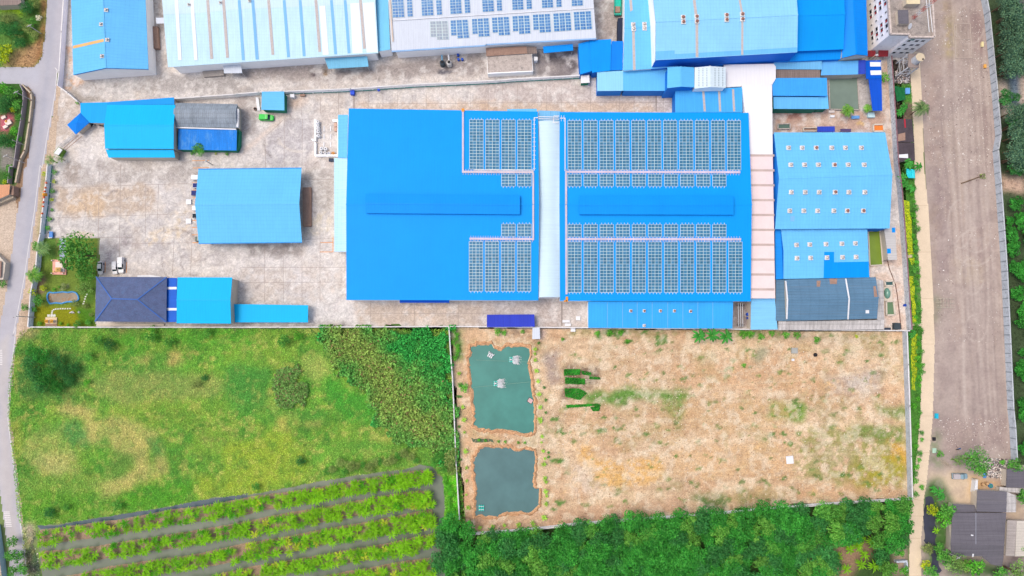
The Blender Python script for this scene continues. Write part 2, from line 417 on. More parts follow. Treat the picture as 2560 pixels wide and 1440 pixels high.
yard.patch(c2(380, 840, 540, 820, 560, 850, 390, 960), G(212, 186, 164), 0.8)
yard.patch(c2(0, 830, 180, 830, 180, 1100, 0, 1200), G(176, 166, 160), 0.7)
yard.patch(c2(600, 1380, 800, 1380, 800, 1440, 520, 1440), G(198, 188, 184), .6)
yard.patch(c5(480, 80, 1480, 60, 1480, 240, 480, 260), G(186, 178, 170), 0.7)
yard.patch(c5(420, 260, 900, 250, 1160, 240, 1170, 460, 900, 480, 430, 490), G(202, 182, 160), 0.8, 1)
yard.patch(c5(480, 470, 560, 300, 760, 290, 780, 460), G(222, 190, 150), 0.5, 2)
yard.patch(c5(1290, 470, 1430, 470, 1400, 680, 1080, 690, 1100, 630, 1300, 560), G(232, 214, 186), 0.85, 2.0, 3, speck=.7)
yard.patch(c5(400, 500, 900, 480, 900, 640, 620, 640, 500, 600), G(206, 200, 194), 0.8, 2, 4, speck=.6)
yard.blob(*c5(620, 620)[0], 45, 10, G(226, 208, 180), .6).blob(*c5(900, 700)[0], 60, 24, G(158, 148, 150), 0.75, .9).blob(*c5(810, 800)[0], 18, 40, G(156, 142, 150), 0.7, .9)  # wide grey blob is a stain; the last one paints the lawn tree's shadow
yard.patch(c5(1050, 780, 1330, 780, 1330, 930, 1000, 930), G(214, 206, 198), .7, 2, 3, speck=.7)
yard.blob(*c5(540, 150)[0], 25, 45, G(166, 152, 140), .6).blob(*c5(1020, 160)[0], 60, 22, G(196, 190, 182), .6, .9)
for i in range(26):                                  # worn swirls left by turning vehicles
    x, y = R.uniform(420, 1380), R.uniform(100, 900)
    if 740 < x < 1000 and y > 640: continue
    yard.blob(*c5(x, y)[0], R.uniform(6, 20), R.uniform(3, 8), G(*R.choice([(222, 210, 196), (176, 166, 158), (228, 216, 200)])), .5, .8, .9, i, R.uniform(0, 3))
yard.patch(c6(40, 690, 460, 690, 450, 780, 60, 790), G(146, 138, 134), 0.7, 1.0)  # paints the shadow along the carport's south edge into the concrete
yard.patch(c6(530, 440, 680, 430, 690, 640, 500, 650), G(228, 216, 192), 0.85, 2.2, 2.5, speck=.6)
yard.patch(c6(470, 130, 700, 130, 700, 430, 540, 430), G(188, 180, 170), .7)
yard.patch(c6(0, 850, 780, 860, 780, 1110, 500, 1130, 0, 1130), G(212, 200, 188), .7, 2, 5, speck=.5)
yard.patch(c6(540, 1000, 780, 1010, 860, 1130, 840, 1300, 540, 1290), G(220, 216, 210), .75, 2, 4, speck=.6)
yard.patch(c6(0, 1280, 860, 1280, 860, 1310, 0, 1310), G(140, 134, 128), .7)
yard.patch(c6(880, 1120, 1920, 1120, 1920, 1300, 880, 1300), G(208, 190, 172), .85)
yard.patch(c6(1200, 1150, 1560, 1150, 1500, 1290, 1150, 1290), G(224, 204, 184), .7, 2, 3, speck=.6)
yard.patch(c7(0, 1190, 640, 1190, 640, 1345, 0, 1345), G(206, 194, 184), .8)
yard.patch(c7(340, 1190, 480, 1190, 480, 1345, 340, 1345), G(200, 186, 176), .8).blob(*c7(590, 1260)[0], 20, 24, G(222, 216, 212), .8)
yard.patch(c7(1470, 1195, 1575, 1195, 1575, 1345, 1470, 1345), G(150, 138, 134), .9, .3)
yard.patch(c4(450, 920, 1380, 930, 1380, 1110, 450, 1110), G(200, 168, 148), .95, .6)
yard.patch(c4(450, 930, 800, 930, 700, 1000, 450, 1020), G(150, 108, 100), .85, 1.2, 3).patch(c4(520, 940, 760, 930, 740, 990, 560, 1010), G(214, 160, 138), .6, 2, 2, speck=.6)
yard.patch(c4(700, 1010, 1000, 1000, 1000, 1080, 700, 1080), G(222, 198, 178), .7, 1.5, 3).blob(*c4(1190, 1040)[0], 14, 7, G(226, 190, 130), .8)
yard.patch(c4(1150, 630, 1290, 620, 1290, 940, 1165, 930), G(196, 190, 184), .9, .5).patch(c4(1360, 520, 1440, 500, 1460, 1420, 1390, 1420), G(206, 178, 156), .9, .4)
yard.patch(cF(230, 60, 700, 60, 740, 1370, 460, 1370, 270, 700), G(228, 202, 182), .9, .4).patch(cF(395, 80, 480, 80, 520, 470, 440, 530), G(140, 130, 132), .85, .5)
yard.patch(cF(270, 530, 600, 540, 600, 700, 280, 690), G(226, 206, 186), .9, .4)
for k in range(60):                                # tyre arcs
    cx, cy = R.choice(((230, 520), (420, 590), (400, 560), (520, 680), (680, 690), (300, 470), (800, 560), (700, 350), (450, 640))); cx += R.uniform(-60, 60); cy += R.uniform(-35, 35); rr_, a0 = R.uniform(14, 70), R.uniform(0, 6.28); n = R.randrange(5, 13)
    yard.track([(cx + rr_ * math.cos(a0 + a * .17), cy + rr_ * .8 * math.sin(a0 + a * .17)) for a in range(n)], R.uniform(.25, .6), C(*R.choice([(236, 226, 212), (238, 230, 218), (150, 140, 136)])), .6)
yard.mix(C(240, 235, 228), 2.4, .5, .52, 7).mix(C(164, 156, 154), 2.6, .2, .58, 8)
yard.build('concrete_yard', M_conc, 0.0)
# joints cut in the slabs
J = MB()
def joint(a, b, wd=0.14): J.bar(P(*a, .012), P(*b, .012), wd, 0.001)
for x in (745, 905, 1305, 1440): joint(c5(x, 90 if x < 1300 else 660)[0], c5(x - 12, 930)[0])
for a, b in (((410, 268), (1420, 236)), ((400, 495), (1400, 462)), ((900, 690), (1480, 680)), ((1000, 640), (420, 640)), ((930, 365), (930, 90)), ((1190, 240), (1175, 640)), ((1090, 240), (1090, 640))): joint(c5(*a)[0], c5(*b)[0], .12)
for a, b in (((380, 1020), (378, 1420)), ((535, 1020), (532, 1420)), ((215, 1180), (220, 1440)), ((220, 1170), (380, 1020)), ((380, 1020), (640, 1020)), ((845, 790), (845, 980)), ((530, 880), (530, 1000)), ((690, 830), (690, 980))): joint(c2(*a)[0], c2(*b)[0], .13)
for a, b in (((480, 205), (700, 205)), ((530, 300), (700, 300)), ((480, 655), (700, 650)), ((0, 865), (790, 865)), ((0, 980), (790, 975)), ((325, 690), (325, 1130)), ((465, 690), (465, 1130)), ((600, 430), (600, 1130)), ((185, 690), (185, 1130)), ((880, 1210), (1850, 1210)), ((980, 1120), (980, 1300)), ((1310, 1120), (1310, 1300)), ((1640, 1120), (1640, 1300))): joint(c6(*a)[0], c6(*b)[0], .12)
for x in range(0, 1640, 125): joint(c3(x + 70, 720 if x < 900 else 800)[0], c3(x + 72, 960)[0], .10)
joint(c3(0, 880)[0], c3(1640, 880)[0], .12); joint(c2(990, 890)[0], c2(2194, 885)[0], .12); joint(c3(1510, 800)[0], c3(1510, 955)[0], .5); joint(c2(977, 800)[0], c2(977, 930)[0], .5)
for x in range(1100, 2194, 125): joint(c2(x, 790)[0], c2(x, 940)[0], .09)
joint(c7(475, 1195)[0], c7(475, 1335)[0], .6)
props(J.build('slab_joints', surf('joint', C(172, 160, 152), .9, .15, .15, .4)), kind='structure')

# roads
def road_strip(name, left, right, mat, z, base, step=0.6, seed=1, tracks=None, mottle=.05):
    zn = Zone(left + right[::-1], step, base, seed, 0, mottle, 12)
    if tracks: tracks(zn)
    return zn.build(name, mat, z)
rl = [(124, -60)] + c1(410, 0, 390, 290, 372, 480, 335, 550, 300, 580, 0, 582) + [(-90, 172), (-90, 205)] + c1(0, 710, 170, 712, 262, 745, 312, 835, 290, 1000, 262, 1250, 237, 1430) + c5(190, 120, 160, 330, 140, 430, 100, 700, 85, 850, 40, 1130, 0, 1330) + [(0, 850), (-14, 1000)] + c9(0, 940, 10, 1000, 33, 1180, 52, 1280, 66, 1440) + [(34, 1500)]
rr_ = [(164, -60)] + c1(545, 0, 520, 330, 492, 600, 480, 740, 450, 950, 405, 1200, 372, 1400) + c5(310, 100, 268, 440, 222, 730, 190, 950, 132, 1250, 100, 1440) + c9(95, 0, 75, 200, 52, 420, 47, 560, 72, 760, 92, 900, 107, 1050, 120, 1170, 132, 1260, 142, 1340, 155, 1440) + [(72, 1500)]
def trk(zn):
    zn.patch(c9(0, 120, 60, 60, 40, 420, 60, 760, 110, 1280, 40, 1280, 0, 900), C(205, 198, 192), .7, .8)
    zn.patch([(122, 0), (140, 0), (125, 210), (100, 400), (70, 640), (55, 640), (85, 400), (112, 210)], C(178, 180, 190), .6, .6)
    zn.patch([(0, 170), (95, 170), (100, 205), (0, 205)], C(196, 198, 208), .5, .6)
    for x in (20, 40, 62): zn.patch(c9(x, 300, x + 8, 300, x + 45, 1250, x + 34, 1250), C(186, 178, 176), .5, .3)
road_strip('road', rl, rr_, M_asph, 0.03, C(192, 190, 196), .5, 5, trk)
LN = MB()
def line_on(mb, pts, wd, z):
    for a, b in zip(pts, pts[1:]): mb.bar(P(*a, z), P(*b, z), wd, .003)
line_on(LN, c1(478, 760, 445, 950, 398, 1200, 360, 1440) + c5(300, 100, 258, 440, 212, 730, 180, 950, 122, 1250, 96, 1380) + c9(92, 30, 72, 200, 48, 420, 44, 560, 68, 760, 89, 900, 104, 1050, 117, 1170, 130, 1270), .16, .04)
for k in range(9):
    y = 170 + k * 10; LN.bar(P(*c9(0, y)[0], .04), P(*c9(13, y)[0], .04), .28, .003)
    y = 1080 + k * 10; x = 20 + k * 1.6; LN.bar(P(*c9(x, y)[0], .04), P(*c9(x + 34, y)[0], .04), .28, .003)
line_on(LN, c1(470, 580, 490, 600, 478, 735), .25, .04)
props(LN.build('road_markings', surf('road paint', C(240, 236, 232), .8, .1, .1)), kind='structure')
# dusty verge both sides of the road and the side street
vg = Zone([(150, 215), (140, 330), (122, 440), (100, 640), (72, 818), (40, 860), (20, 1040), (30, 1200), (42, 1290), (60, 1330), (55, 1290), (40, 1180), (30, 1100), (20, 1000), (22, 950), (34, 830), (42, 800)] + c5(180, 950, 258, 440, 300, 100) + [(110, 400), (132, 300), (142, 215)], .5, C(206, 184, 160), 9, .3, .1, 6)
vg.patch(c5(320, 180, 350, 180, 320, 420, 300, 640, 270, 650, 300, 400), C(150, 150, 90), .8, .6, 3).patch(c5(170, 1150, 230, 1000, 220, 1310, 150, 1400), C(190, 166, 140), .8)
vg.build('verge', M_soil, 0.015)
apron = Zone([(-100, 470)] + c5(0, 390, 130, 340, 170, 330, 140, 440, 100, 700, 85, 850, 60, 1000, 40, 1130, 0, 1330) + [(-100, 830)], .6, C(206, 186, 164), 12, 0, .08, 9)
apron.patch(c5(0, 420, 120, 420, 80, 800, 0, 780), C(214, 196, 176), .7, 1.0)
apron.build('side_street', M_soil, 0.018)
foot = Zone(c1(200, 740, 262, 745, 312, 835, 290, 1000, 262, 1250, 237, 1430) + c5(190, 120, 160, 330, 140, 430) + c5(120, 340, 130, 250, 170, 0) + c1(235, 1250, 240, 1100, 280, 900), .5, C(170, 140, 112), 14, .2, .14, 5)
foot.build('path', M_soil, 0.02)

# north-west and west plots
nw = Zone([(-110, -60), (124, -60)] + c1(410, 0, 390, 290, 372, 480, 335, 550, 300, 580, 0, 582) + [(-110, 170)], .6, C(96, 140, 62), 21, .2, .16, 6)
nw.patch(c1(340, 0, 410, 0, 370, 480, 300, 575, 130, 560, 200, 440, 330, 350, 350, 180), C(176, 128, 88), .95, .8, 3)
nw.patch(c1(0, 60, 190, 50, 210, 130, 0, 130), C(160, 205, 40), .95, .6).patch(c1(0, 120, 150, 130, 200, 200, 0, 240), C(110, 130, 78), .8, 1).patch(c1(90, 500, 150, 400, 330, 380, 300, 570, 0, 575), C(196, 160, 116), .8, 1)
nw.build('grass', M_grassy, 0.0, 'stuff', 'green garden ground with bright lawn strip north of the side road', 'grass')
sw = Zone([(-110, 207)] + c1(0, 712, 170, 712, 205, 760, 215, 900, 130, 1440) + c5(95, 240, 0, 240) + [(-110, 462)], .6, C(70, 110, 50), 23, .1, .2, 5)
sw.patch(c1(0, 985, 100, 975, 125, 1020, 60, 1135, 0, 1135), C(212, 110, 128), .95, .2).patch(c1(0, 1260, 120, 1260, 130, 1420, 0, 1440), C(150, 142, 136), .9, .8)
sw.build('garden_ground', M_grassy, 0.0)

# the overgrown field
field = Zone([(50, 830), (72, 822), (1122, 822), (1130, 900), (1140, 1060), (1150, 1160), (1165, 1310), (1110, 1320)] + cB(2340, 600, 2320, 240, 2200, 120, 2060, 95, 1900, 150, 1500, 200, 1100, 260, 700, 330, 250, 420, 0, 450) + cA(2100, 400, 1640, 490, 1000, 590, 400, 690, 150, 700, 100, 900, 200, 1280) + [(90, 1480), (62, 1480), (55, 1320), (44, 1290), (32, 1150), (20, 1040), (22, 950), (38, 860)], .45, C(116, 168, 62), 31, .6, .2, 7)
K = lambda r, g, b: C(r, g, b)
field.soft = 9
field.mix(C(168, 180, 84), 3.0, .45, .5, 1).mix(C(70, 140, 52), 3.6, .5, .5, 2).mix(C(206, 194, 110), 1.8, .4, .56, 3).mix(C(60, 112, 50), 1.6, .45, .57, 4).mix(C(150, 178, 70), 11, .4, .5, 5)
for pts, c, a in (
    (c9(80, 60, 600, 50, 640, 150, 560, 260, 200, 170, 100, 160), K(104, 155, 56), .7),
    (c9(600, 50, 1440, 50, 1440, 160, 960, 150, 700, 200), K(92, 162, 52), .8),
    (c9(100, 160, 460, 180, 480, 330, 400, 460, 90, 440), K(78, 125, 60), .8),
    (c9(690, 190, 960, 200, 940, 320, 700, 300, 640, 250), K(84, 150, 60), .7),
    (c9(1270, 230, 1440, 170, 1440, 540, 1300, 500), K(88, 158, 64), .7),
    (c9(360, 460, 520, 480, 530, 570, 700, 560, 860, 605, 890, 640, 850, 690, 840, 780, 870, 870, 780, 900, 600, 1000, 500, 960, 600, 900, 760, 830, 640, 740, 600, 690, 500, 700, 480, 580, 350, 490), K(208, 188, 120), .7),
    (c9(340, 560, 470, 570, 500, 660, 490, 740, 350, 720), K(98, 150, 78), .9), (c9(560, 660, 620, 680, 610, 730, 560, 710), K(104, 150, 66), .9),
    (c9(650, 740, 760, 770, 740, 840, 640, 920, 560, 900, 600, 800), K(108, 150, 66), .9), (c9(840, 670, 940, 670, 930, 770, 850, 780), K(96, 145, 72), .9),
    (c9(770, 198, 840, 200, 830, 230, 775, 225), K(220, 180, 120), .95), (c9(965, 192, 1025, 205, 1020, 268, 958, 262), K(222, 186, 120), .95),
    (c9(860, 770, 940, 770, 935, 900, 890, 890, 850, 840), K(204, 178, 116), .75), (c9(130, 650, 350, 600, 420, 800, 200, 860, 120, 740), K(168, 178, 98), .7),
    (c9(200, 780, 420, 760, 480, 870, 300, 900), K(196, 188, 120), .7), (c9(100, 880, 520, 860, 600, 980, 300, 1040, 110, 1000), K(130, 166, 72), .7),
    (c9(580, 1000, 740, 960, 930, 900, 1100, 940, 1000, 1040, 600, 1090), K(88, 158, 44), .85), (c9(110, 1000, 220, 960, 560, 980, 580, 1090, 240, 1160, 120, 1130), K(100, 158, 50), .8),
    (c9(1100, 880, 1440, 880, 1440, 980, 1100, 1000), K(166, 184, 66), .7), (c9(450, 300, 900, 290, 1200, 300, 1280, 420, 700, 480, 560, 440), K(150, 162, 92), .7),
    (c10(0, 150, 300, 150, 320, 250, 200, 260, 0, 240), K(138, 174, 66), .6), (c10(410, 190, 560, 200, 590, 320, 500, 340, 420, 270), K(172, 182, 96), .8),
    (c10(0, 260, 240, 280, 240, 500, 0, 440), K(84, 150, 64), .8), (c10(200, 500, 500, 480, 600, 580, 260, 560), K(84, 155, 60), .75), (c10(560, 260, 700, 370, 820, 450, 900, 560, 700, 560, 560, 400), K(76, 160, 54), .85),
    (c10(290, 550, 390, 560, 380, 640, 300, 620), K(206, 190, 100), .7), (c10(820, 640, 940, 640, 930, 690, 820, 680), K(190, 186, 96), .7), (c10(450, 560, 560, 560, 540, 590, 460, 590), K(204, 190, 110), .7),
    (c10(0, 680, 360, 640, 520, 860, 200, 980, 0, 1000), K(166, 184, 64), .7), (c10(600, 700, 1180, 680, 1290, 880, 1100, 830, 900, 860, 600, 900), K(108, 160, 62), .8),
    (c10(1100, 820, 1200, 780, 1190, 860, 1120, 850), K(52, 150, 50), .9), (c10(1240, 880, 1320, 860, 1320, 1130, 1240, 1110), K(86, 190, 30), .95),
    (c9(90, 60, 260, 60, 200, 110, 110, 120), K(170, 150, 110), .8), (c9(600, 44, 840, 44, 800, 60, 620, 62), K(130, 104, 80), .8), (c9(50, 560, 110, 560, 110, 830, 70, 760), K(170, 172, 80), .7)):
    field.patch(pts, c, a, 1.5, 5)
for i in range(90):
    x, y = R.uniform(40, 1110), R.uniform(840, 1280)
    field.blob(x, y, R.uniform(8, 26), R.uniform(5, 16), K(*R.choice([(92, 150, 56), (160, 176, 76), (180, 184, 100), (84, 140, 60)])), R.uniform(.25, .55), .8, .6, i, R.uniform(0, 3))
field.patch(cA(0, 680, 130, 680, 140, 760, 60, 1000, 0, 960), K(200, 178, 160), .95, .6).patch(cA(0, 960, 90, 900, 190, 1000, 190, 1280, 0, 1280), K(110, 92, 96), .8, .8).patch(cA(90, 800, 190, 740, 210, 1280, 150, 1280), K(72, 92, 80), .9, .5)
field.mix(C(188, 186, 100), 1.8, .25, .55, 3).mix(C(60, 116, 50), 1.7, .35, .56, 4).mix(C(80, 150, 56), 4, .25, .52, 6)
field.build('grass_field', M_grassy, 0.0, 'stuff', 'overgrown field of mixed green and straw coloured grass south of the factory', 'grass')
# the bare, dry field
dry = Zone([(1122, 820), (2262, 828), (2266, 980), (2272, 1250), (1990, 1262), (1590, 1300), (1175, 1332), (1150, 1290), (1140, 1060), (1130, 900)], .45, C(228, 200, 164), 37, .2, .12, 8); dry.soft = 6
dry.mix(C(240, 220, 184), 2.2, .4, .52, 1).mix(C(184, 152, 118), 2.0, .4, .55, 2).mix(C(160, 158, 96), 5.5, .4, .56, 3).mix(C(206, 150, 104), 8, .3, .5, 4)
for pts, c, a, sp in (
    (c11(640, 180, 720, 180, 710, 350, 650, 370, 635, 300), K(176, 158, 146), .9, 0), (c11(730, 120, 1440, 130, 1440, 380, 740, 390), K(212, 182, 146), .6, .3),
    (c11(880, 410, 1000, 390, 1440, 392, 1440, 440, 960, 470, 930, 505, 880, 490, 860, 430), K(98, 150, 60), .95, 0), (c12(0, 395, 90, 400, 60, 500, 50, 610, 0, 600), K(114, 152, 68), .9, 0),
    (c11(640, 560, 740, 600, 700, 690, 640, 690), K(156, 150, 96), .7, .4), (c11(740, 500, 1440, 470, 1440, 680, 800, 690), K(206, 176, 132), .6, .4),
    (c11(800, 690, 900, 690, 940, 800, 1300, 780, 1300, 900, 950, 950, 830, 800), K(234, 186, 110), .8, .1), (c11(760, 800, 880, 820, 930, 980, 800, 990), K(228, 208, 184), .8, .4),
    (c11(160, 1100, 1440, 1000, 1440, 1100, 200, 1200), K(206, 166, 136), .6, 0), (c12(550, 460, 740, 460, 735, 580, 560, 575), K(116, 158, 56), .95, 0),
    (c12(740, 615, 1000, 600, 1310, 600, 1315, 940, 1030, 960, 700, 880, 690, 650), K(150, 156, 78), .75, .3), (c12(1110, 485, 1310, 475, 1310, 560, 1200, 560), K(112, 148, 66), .9, 0),
    (c12(1000, 580, 1310, 600, 1310, 680, 1010, 690), K(116, 146, 68), .8, .1), (c12(740, 690, 1040, 720, 1000, 830, 760, 820), K(188, 176, 132), .8, .4),
    (c12(1000, 800, 1310, 700, 1315, 950, 1040, 970), K(176, 168, 56), .8, .3), (c12(1200, 690, 1310, 670, 1310, 800, 1220, 790), K(222, 172, 70), .8, .1),
    (c12(860, 300, 1180, 260, 1190, 420, 880, 430), K(200, 178, 156), .85, .2), (c12(980, 310, 1160, 290, 1150, 400, 1000, 410), K(216, 204, 190), .8, .4),
    (c12(60, 440, 680, 440, 680, 640, 60, 640), K(214, 176, 128), .6, .2), (c12(0, 700, 680, 690, 680, 900, 0, 880), K(224, 186, 138), .7, .2), (c12(0, 250, 840, 200, 860, 400, 0, 380), K(216, 172, 128), .6, .1),
    (c12(120, 990, 300, 985, 330, 1055, 140, 1085), K(92, 132, 70), .9, .1), (c12(370, 960, 430, 960, 440, 1040, 390, 1060), K(98, 136, 76), .8, .2), (c12(260, 960, 700, 940, 700, 1000, 560, 1060, 300, 1060), K(178, 158, 104), .6, .4),
    (c12(460, 160, 530, 170, 520, 230, 470, 230), K(160, 162, 130), .8, 0), (c12(360, 60, 760, 62, 760, 105, 600, 115, 420, 100), K(104, 140, 70), .85, .3), (c12(820, 70, 1200, 64, 1200, 100, 850, 100), K(142, 150, 88), .8, .3),
    (c12(560, 70, 1000, 66, 1060, 130, 560, 140), K(184, 164, 140), .6, .2), (c12(1160, 280, 1210, 270, 1190, 330, 1170, 330), K(140, 130, 90), .8, 0), (c12(700, 910, 1310, 950, 1310, 1000, 700, 1010), K(218, 178, 138), .8, .1),
    (c11(110, 45, 180, 45, 160, 220, 120, 230), K(62, 140, 56), .9, 0), (c11(150, 50, 560, 50, 640, 120, 180, 130), K(218, 180, 140), .6, 0), (c11(440, 50, 560, 55, 550, 90, 460, 90), K(128, 110, 96), .8, .2), (c11(600, 60, 655, 60, 650, 120, 610, 115), K(230, 204, 194), .9, 0),
    (c11(740, 60, 1440, 62, 1440, 92, 760, 96), K(150, 148, 88), .7, .4), (c11(740, 270, 950, 270, 950, 390, 870, 400, 740, 450), K(116, 98, 82), .95, 0), (c11(1280, 470, 1400, 460, 1410, 540, 1300, 520), K(136, 154, 78), .8, .1)):
    dry.patch(pts, c, a, 1.3, 4, speck=sp)
dry.patch(c11(740, 128, 1440, 132, 1440, 140, 740, 136), K(232, 204, 168), .8, .6).patch(c12(0, 128, 260, 128, 460, 112, 640, 118, 1000, 130, 1000, 140, 600, 128, 260, 138, 0, 138), K(234, 206, 170), .8, .6)
dry.patch(c11(780, 1020, 1440, 980, 1440, 990, 780, 1032), K(236, 208, 172), .7, .5).patch(c11(180, 140, 230, 150, 240, 1100, 180, 1100), K(222, 176, 132), .6, .6)
GREEN = []
for i in range(230):
    x, y = R.uniform(1410, 2250), R.uniform(835, 1290)
    if y > 1255 - (x - 1990) * .05: continue
    r = R.uniform(2, 8); dry.blob(x, y, r * 1.5, r, K(*R.choice([(104, 144, 66), (126, 152, 80), (92, 132, 62)])), R.uniform(.6, .95), .5, .6, i); GREEN.append((x, y, r))
for x, y, r in ((955, 625, 14), (1055, 610, 16), (720, 1025, 14), (690, 1065, 9), (690, 790, 14), (720, 800, 10), (1205, 645, 9), (695, 560, 10), (720, 625, 12), (1035, 545, 8), (967, 548, 7), (1270, 110, 26), (1110, 122, 12), (1290, 165, 10), (1020, 75, 30), (930, 75, 12), (1200, 70, 12)):
    dry.blob(*c11(x, y)[0], r, r * .6, K(86, 138, 58), .9, .4, .6, int(x)); GREEN.append((*c11(x, y)[0], r))
for x, y, r in ((330, 270, 11), (440, 265, 7), (660, 305, 6), (810, 885, 14), (970, 870, 12), (625, 640, 9), (470, 525, 7), (985, 185, 14), (1180, 190, 10), (445, 990, 7), (540, 1010, 9), (600, 1025, 7), (430, 165, 12), (205, 510, 6), (1050, 495, 9), (1090, 235, 8)):
    dry.blob(*c12(x, y)[0], r, r * .6, K(88, 136, 60), .9, .4, .6, int(x)); GREEN.append((*c12(x, y)[0], r))
for i in range(160):
    x, y = R.uniform(1400, 2255), R.uniform(850, 1280); dry.blob(x, y, R.uniform(3, 16), R.uniform(2, 9), K(*R.choice([(236, 214, 176), (196, 156, 116), (240, 200, 140), (200, 168, 128)])), R.uniform(.3, .6), .8, .8, i, R.uniform(0, 3))
for k in range(9): y = 850 + k * 48 + R.uniform(-14, 14); dry.track([(1380 + i * 60, y - i * 3 + 14 * math.sin(i / 2.3 + k * 1.7) + 6 * math.sin(i + k)) for i in range(15)], R.uniform(.4, .9), C(*((240, 218, 180) if k % 2 else (184, 146, 110))), .3)
dry.mix(C(244, 228, 200), 2.2, .45, .52, 1).mix(C(168, 134, 100), 1.8, .25, .56, 2)
dry.build('bare_field', M_soil, 0.0)
# waste ground and the lane beside it
pl_ = [(2262, 130)] + c4(1600, 570, 1622, 900, 1640, 1400) + c8(1345, 400, 1367, 750, 1387, 1100, 1397, 1440) + c13(365, 0, 335, 330, 308, 560, 300, 750, 264, 900, 268, 1100, 265, 1440) + [(2272, 1500)]
pr_ = [(2300, 130)] + c4(1682, 570, 1702, 900, 1714, 1400) + c8(1437, 400, 1457, 750, 1477, 1100, 1487, 1440) + c13(472, 0, 442, 330, 415, 600, 388, 760, 386, 900, 366, 1100, 370, 1440) + [(2303, 1500)]
waste = Zone([(2240, -60), (2450, -60)] + c4(2200, 0, 2225, 130, 2255, 420, 2290, 780, 2320, 1150) + c8(1925, 0, 1945, 250, 1970, 600, 1990, 900, 2015, 1440) + c13(1165, 0, 1185, 395, 1300, 420) + [(2640, 1160), (2640, 1500), (2310, 1500)] + c13(370, 1440, 366, 1100, 386, 900, 388, 760, 415, 600, 442, 330, 472, 0) + c8(1487, 1440, 1477, 1100, 1457, 750, 1437, 400) + c4(1702, 900, 1682, 570, 1480, 560), .5, C(182, 166, 156), 41, .1, .07, 16); waste.soft = 9
for pts, c, a, sp in (
    (c4(1700, 560, 1830, 560, 1880, 1400, 1720, 1400), K(178, 158, 146), .7, .1), (c4(1800, 340, 1960, 500, 1700, 900, 1680, 560), K(184, 164, 152), .6, .3),
    (c4(1880, 0, 1960, 0, 1980, 480, 1900, 480), K(190, 168, 130), .8, .2), (c4(1925, 190, 1980, 190, 1980, 470, 1940, 470), K(180, 170, 96), .85, .2),
    (c4(1970, 200, 2105, 200, 2120, 490, 1980, 490), K(176, 160, 148), .8, 0), (c4(2120, 100, 2220, 100, 2260, 500, 2140, 420), K(150, 120, 118), .6, 0),
    (c4(1940, 1000, 2000, 1000, 2030, 1400, 1960, 1400), K(186, 168, 150), .6, .2), (c4(2200, 900, 2300, 900, 2330, 1400, 2260, 1400), K(148, 124, 122), .5, 0),
    (c8(1600, 100, 1700, 100, 1720, 1400, 1640, 1400), K(184, 164, 150), .6, .1), (c8(1480, 100, 1580, 100, 1580, 900, 1480, 1000), K(156, 138, 136), .6, .1), (c8(1650, 560, 1900, 560, 1900, 860, 1700, 900), K(178, 158, 146), .6, .3),
    (c8(1640, 800, 1860, 820, 1880, 1000, 1640, 1000), K(194, 176, 152), .6, .4), (c8(1480, 1080, 1520, 1100, 1520, 1290, 1480, 1290), K(112, 140, 86), .85, .1),
    (c8(1440, 400, 1500, 400, 1530, 1440, 1480, 1440), K(170, 150, 132), .6, .2), (c13(560, 0, 1160, 0, 1170, 300, 600, 330), K(170, 150, 142), .6, 0),
    (c13(430, 480, 640, 500, 860, 540, 880, 700, 870, 800, 640, 800, 620, 700, 560, 580, 430, 590), K(224, 202, 172), .95, 0), (c13(780, 520, 1060, 560, 1060, 640, 800, 700), K(222, 182, 128), .9, 0),
    (c13(950, 370, 1140, 400, 1120, 560, 960, 550), K(196, 184, 172), .9, .3), (c13(470, 120, 520, 120, 540, 380, 600, 480, 500, 470, 450, 330), K(120, 146, 90), .8, .3), (c13(400, 600, 560, 560, 660, 800, 640, 1250, 400, 1440), K(70, 116, 50), .95, 0),
    (c13(1140, 800, 1300, 800, 1300, 940, 1140, 900), K(206, 184, 156), .9, 0), (c13(1140, 1260, 1300, 1240, 1300, 1440, 1000, 1440), K(126, 110, 106), .9, 0), (c13(640, 1270, 1100, 1340, 1100, 1440, 600, 1440), K(64, 100, 50), .95, 0)):
    waste.patch(pts, c, a, .9, 5, speck=sp)
for i in range(110):
    x, y = R.uniform(2330, 2490), R.uniform(20, 1100); waste.blob(x, y, R.uniform(2, 9), R.uniform(14, 80), K(*R.choice([(188, 170, 156), (152, 132, 126), (194, 176, 158)])), R.uniform(.25, .5), .9, .6, i)
for k in range(16):
    x0, ph, am = 2345 + k * 8.2 + R.uniform(-3, 3), R.uniform(0, 6), R.uniform(2, 9); y0, y1 = R.choice((0, 80, 260)), R.choice((820, 1080, 1120))
    waste.track([(x0 + y * .055 + am * (math.sin(y / 170 + ph) + .6 * math.sin(y / 61 + 2 * ph)), y) for y in range(y0, y1, 40)], R.uniform(.35, .9), C(*((206, 192, 180) if k % 3 else (152, 136, 130))), .42)
for cx, cy, rx, ry in ((2440, 600, 34, 30), (2436, 620, 48, 44), (2430, 690, 30, 46), (2425, 60, 36, 50), (2440, 820, 26, 34), (2400, 560, 30, 60)): waste.track([(cx + rx * math.cos(a / 8), cy + ry * math.sin(a / 8)) for a in range(2, 40, 2)], .4, C(204, 190, 178), .6)
waste.mix(C(200, 184, 172), 3.0, .3, .53, 1).mix(C(148, 130, 126), 4.0, .3, .54, 2)
waste.build('waste_ground', M_waste, -0.01)
lane = Zone(pl_ + pr_[::-1], .25, C(236, 216, 186), 47, 0, .05, 8)
lane.build('lane', painted('lane concrete', .6, .05, 3, .06, .9), 0.03)
LJ = MB()
for a, b in zip(pl_[1:-1], pr_[1:-1]):
    LJ.bar(P(a[0], a[1], .045), P(b[0], b[1], .045), .12, .002)
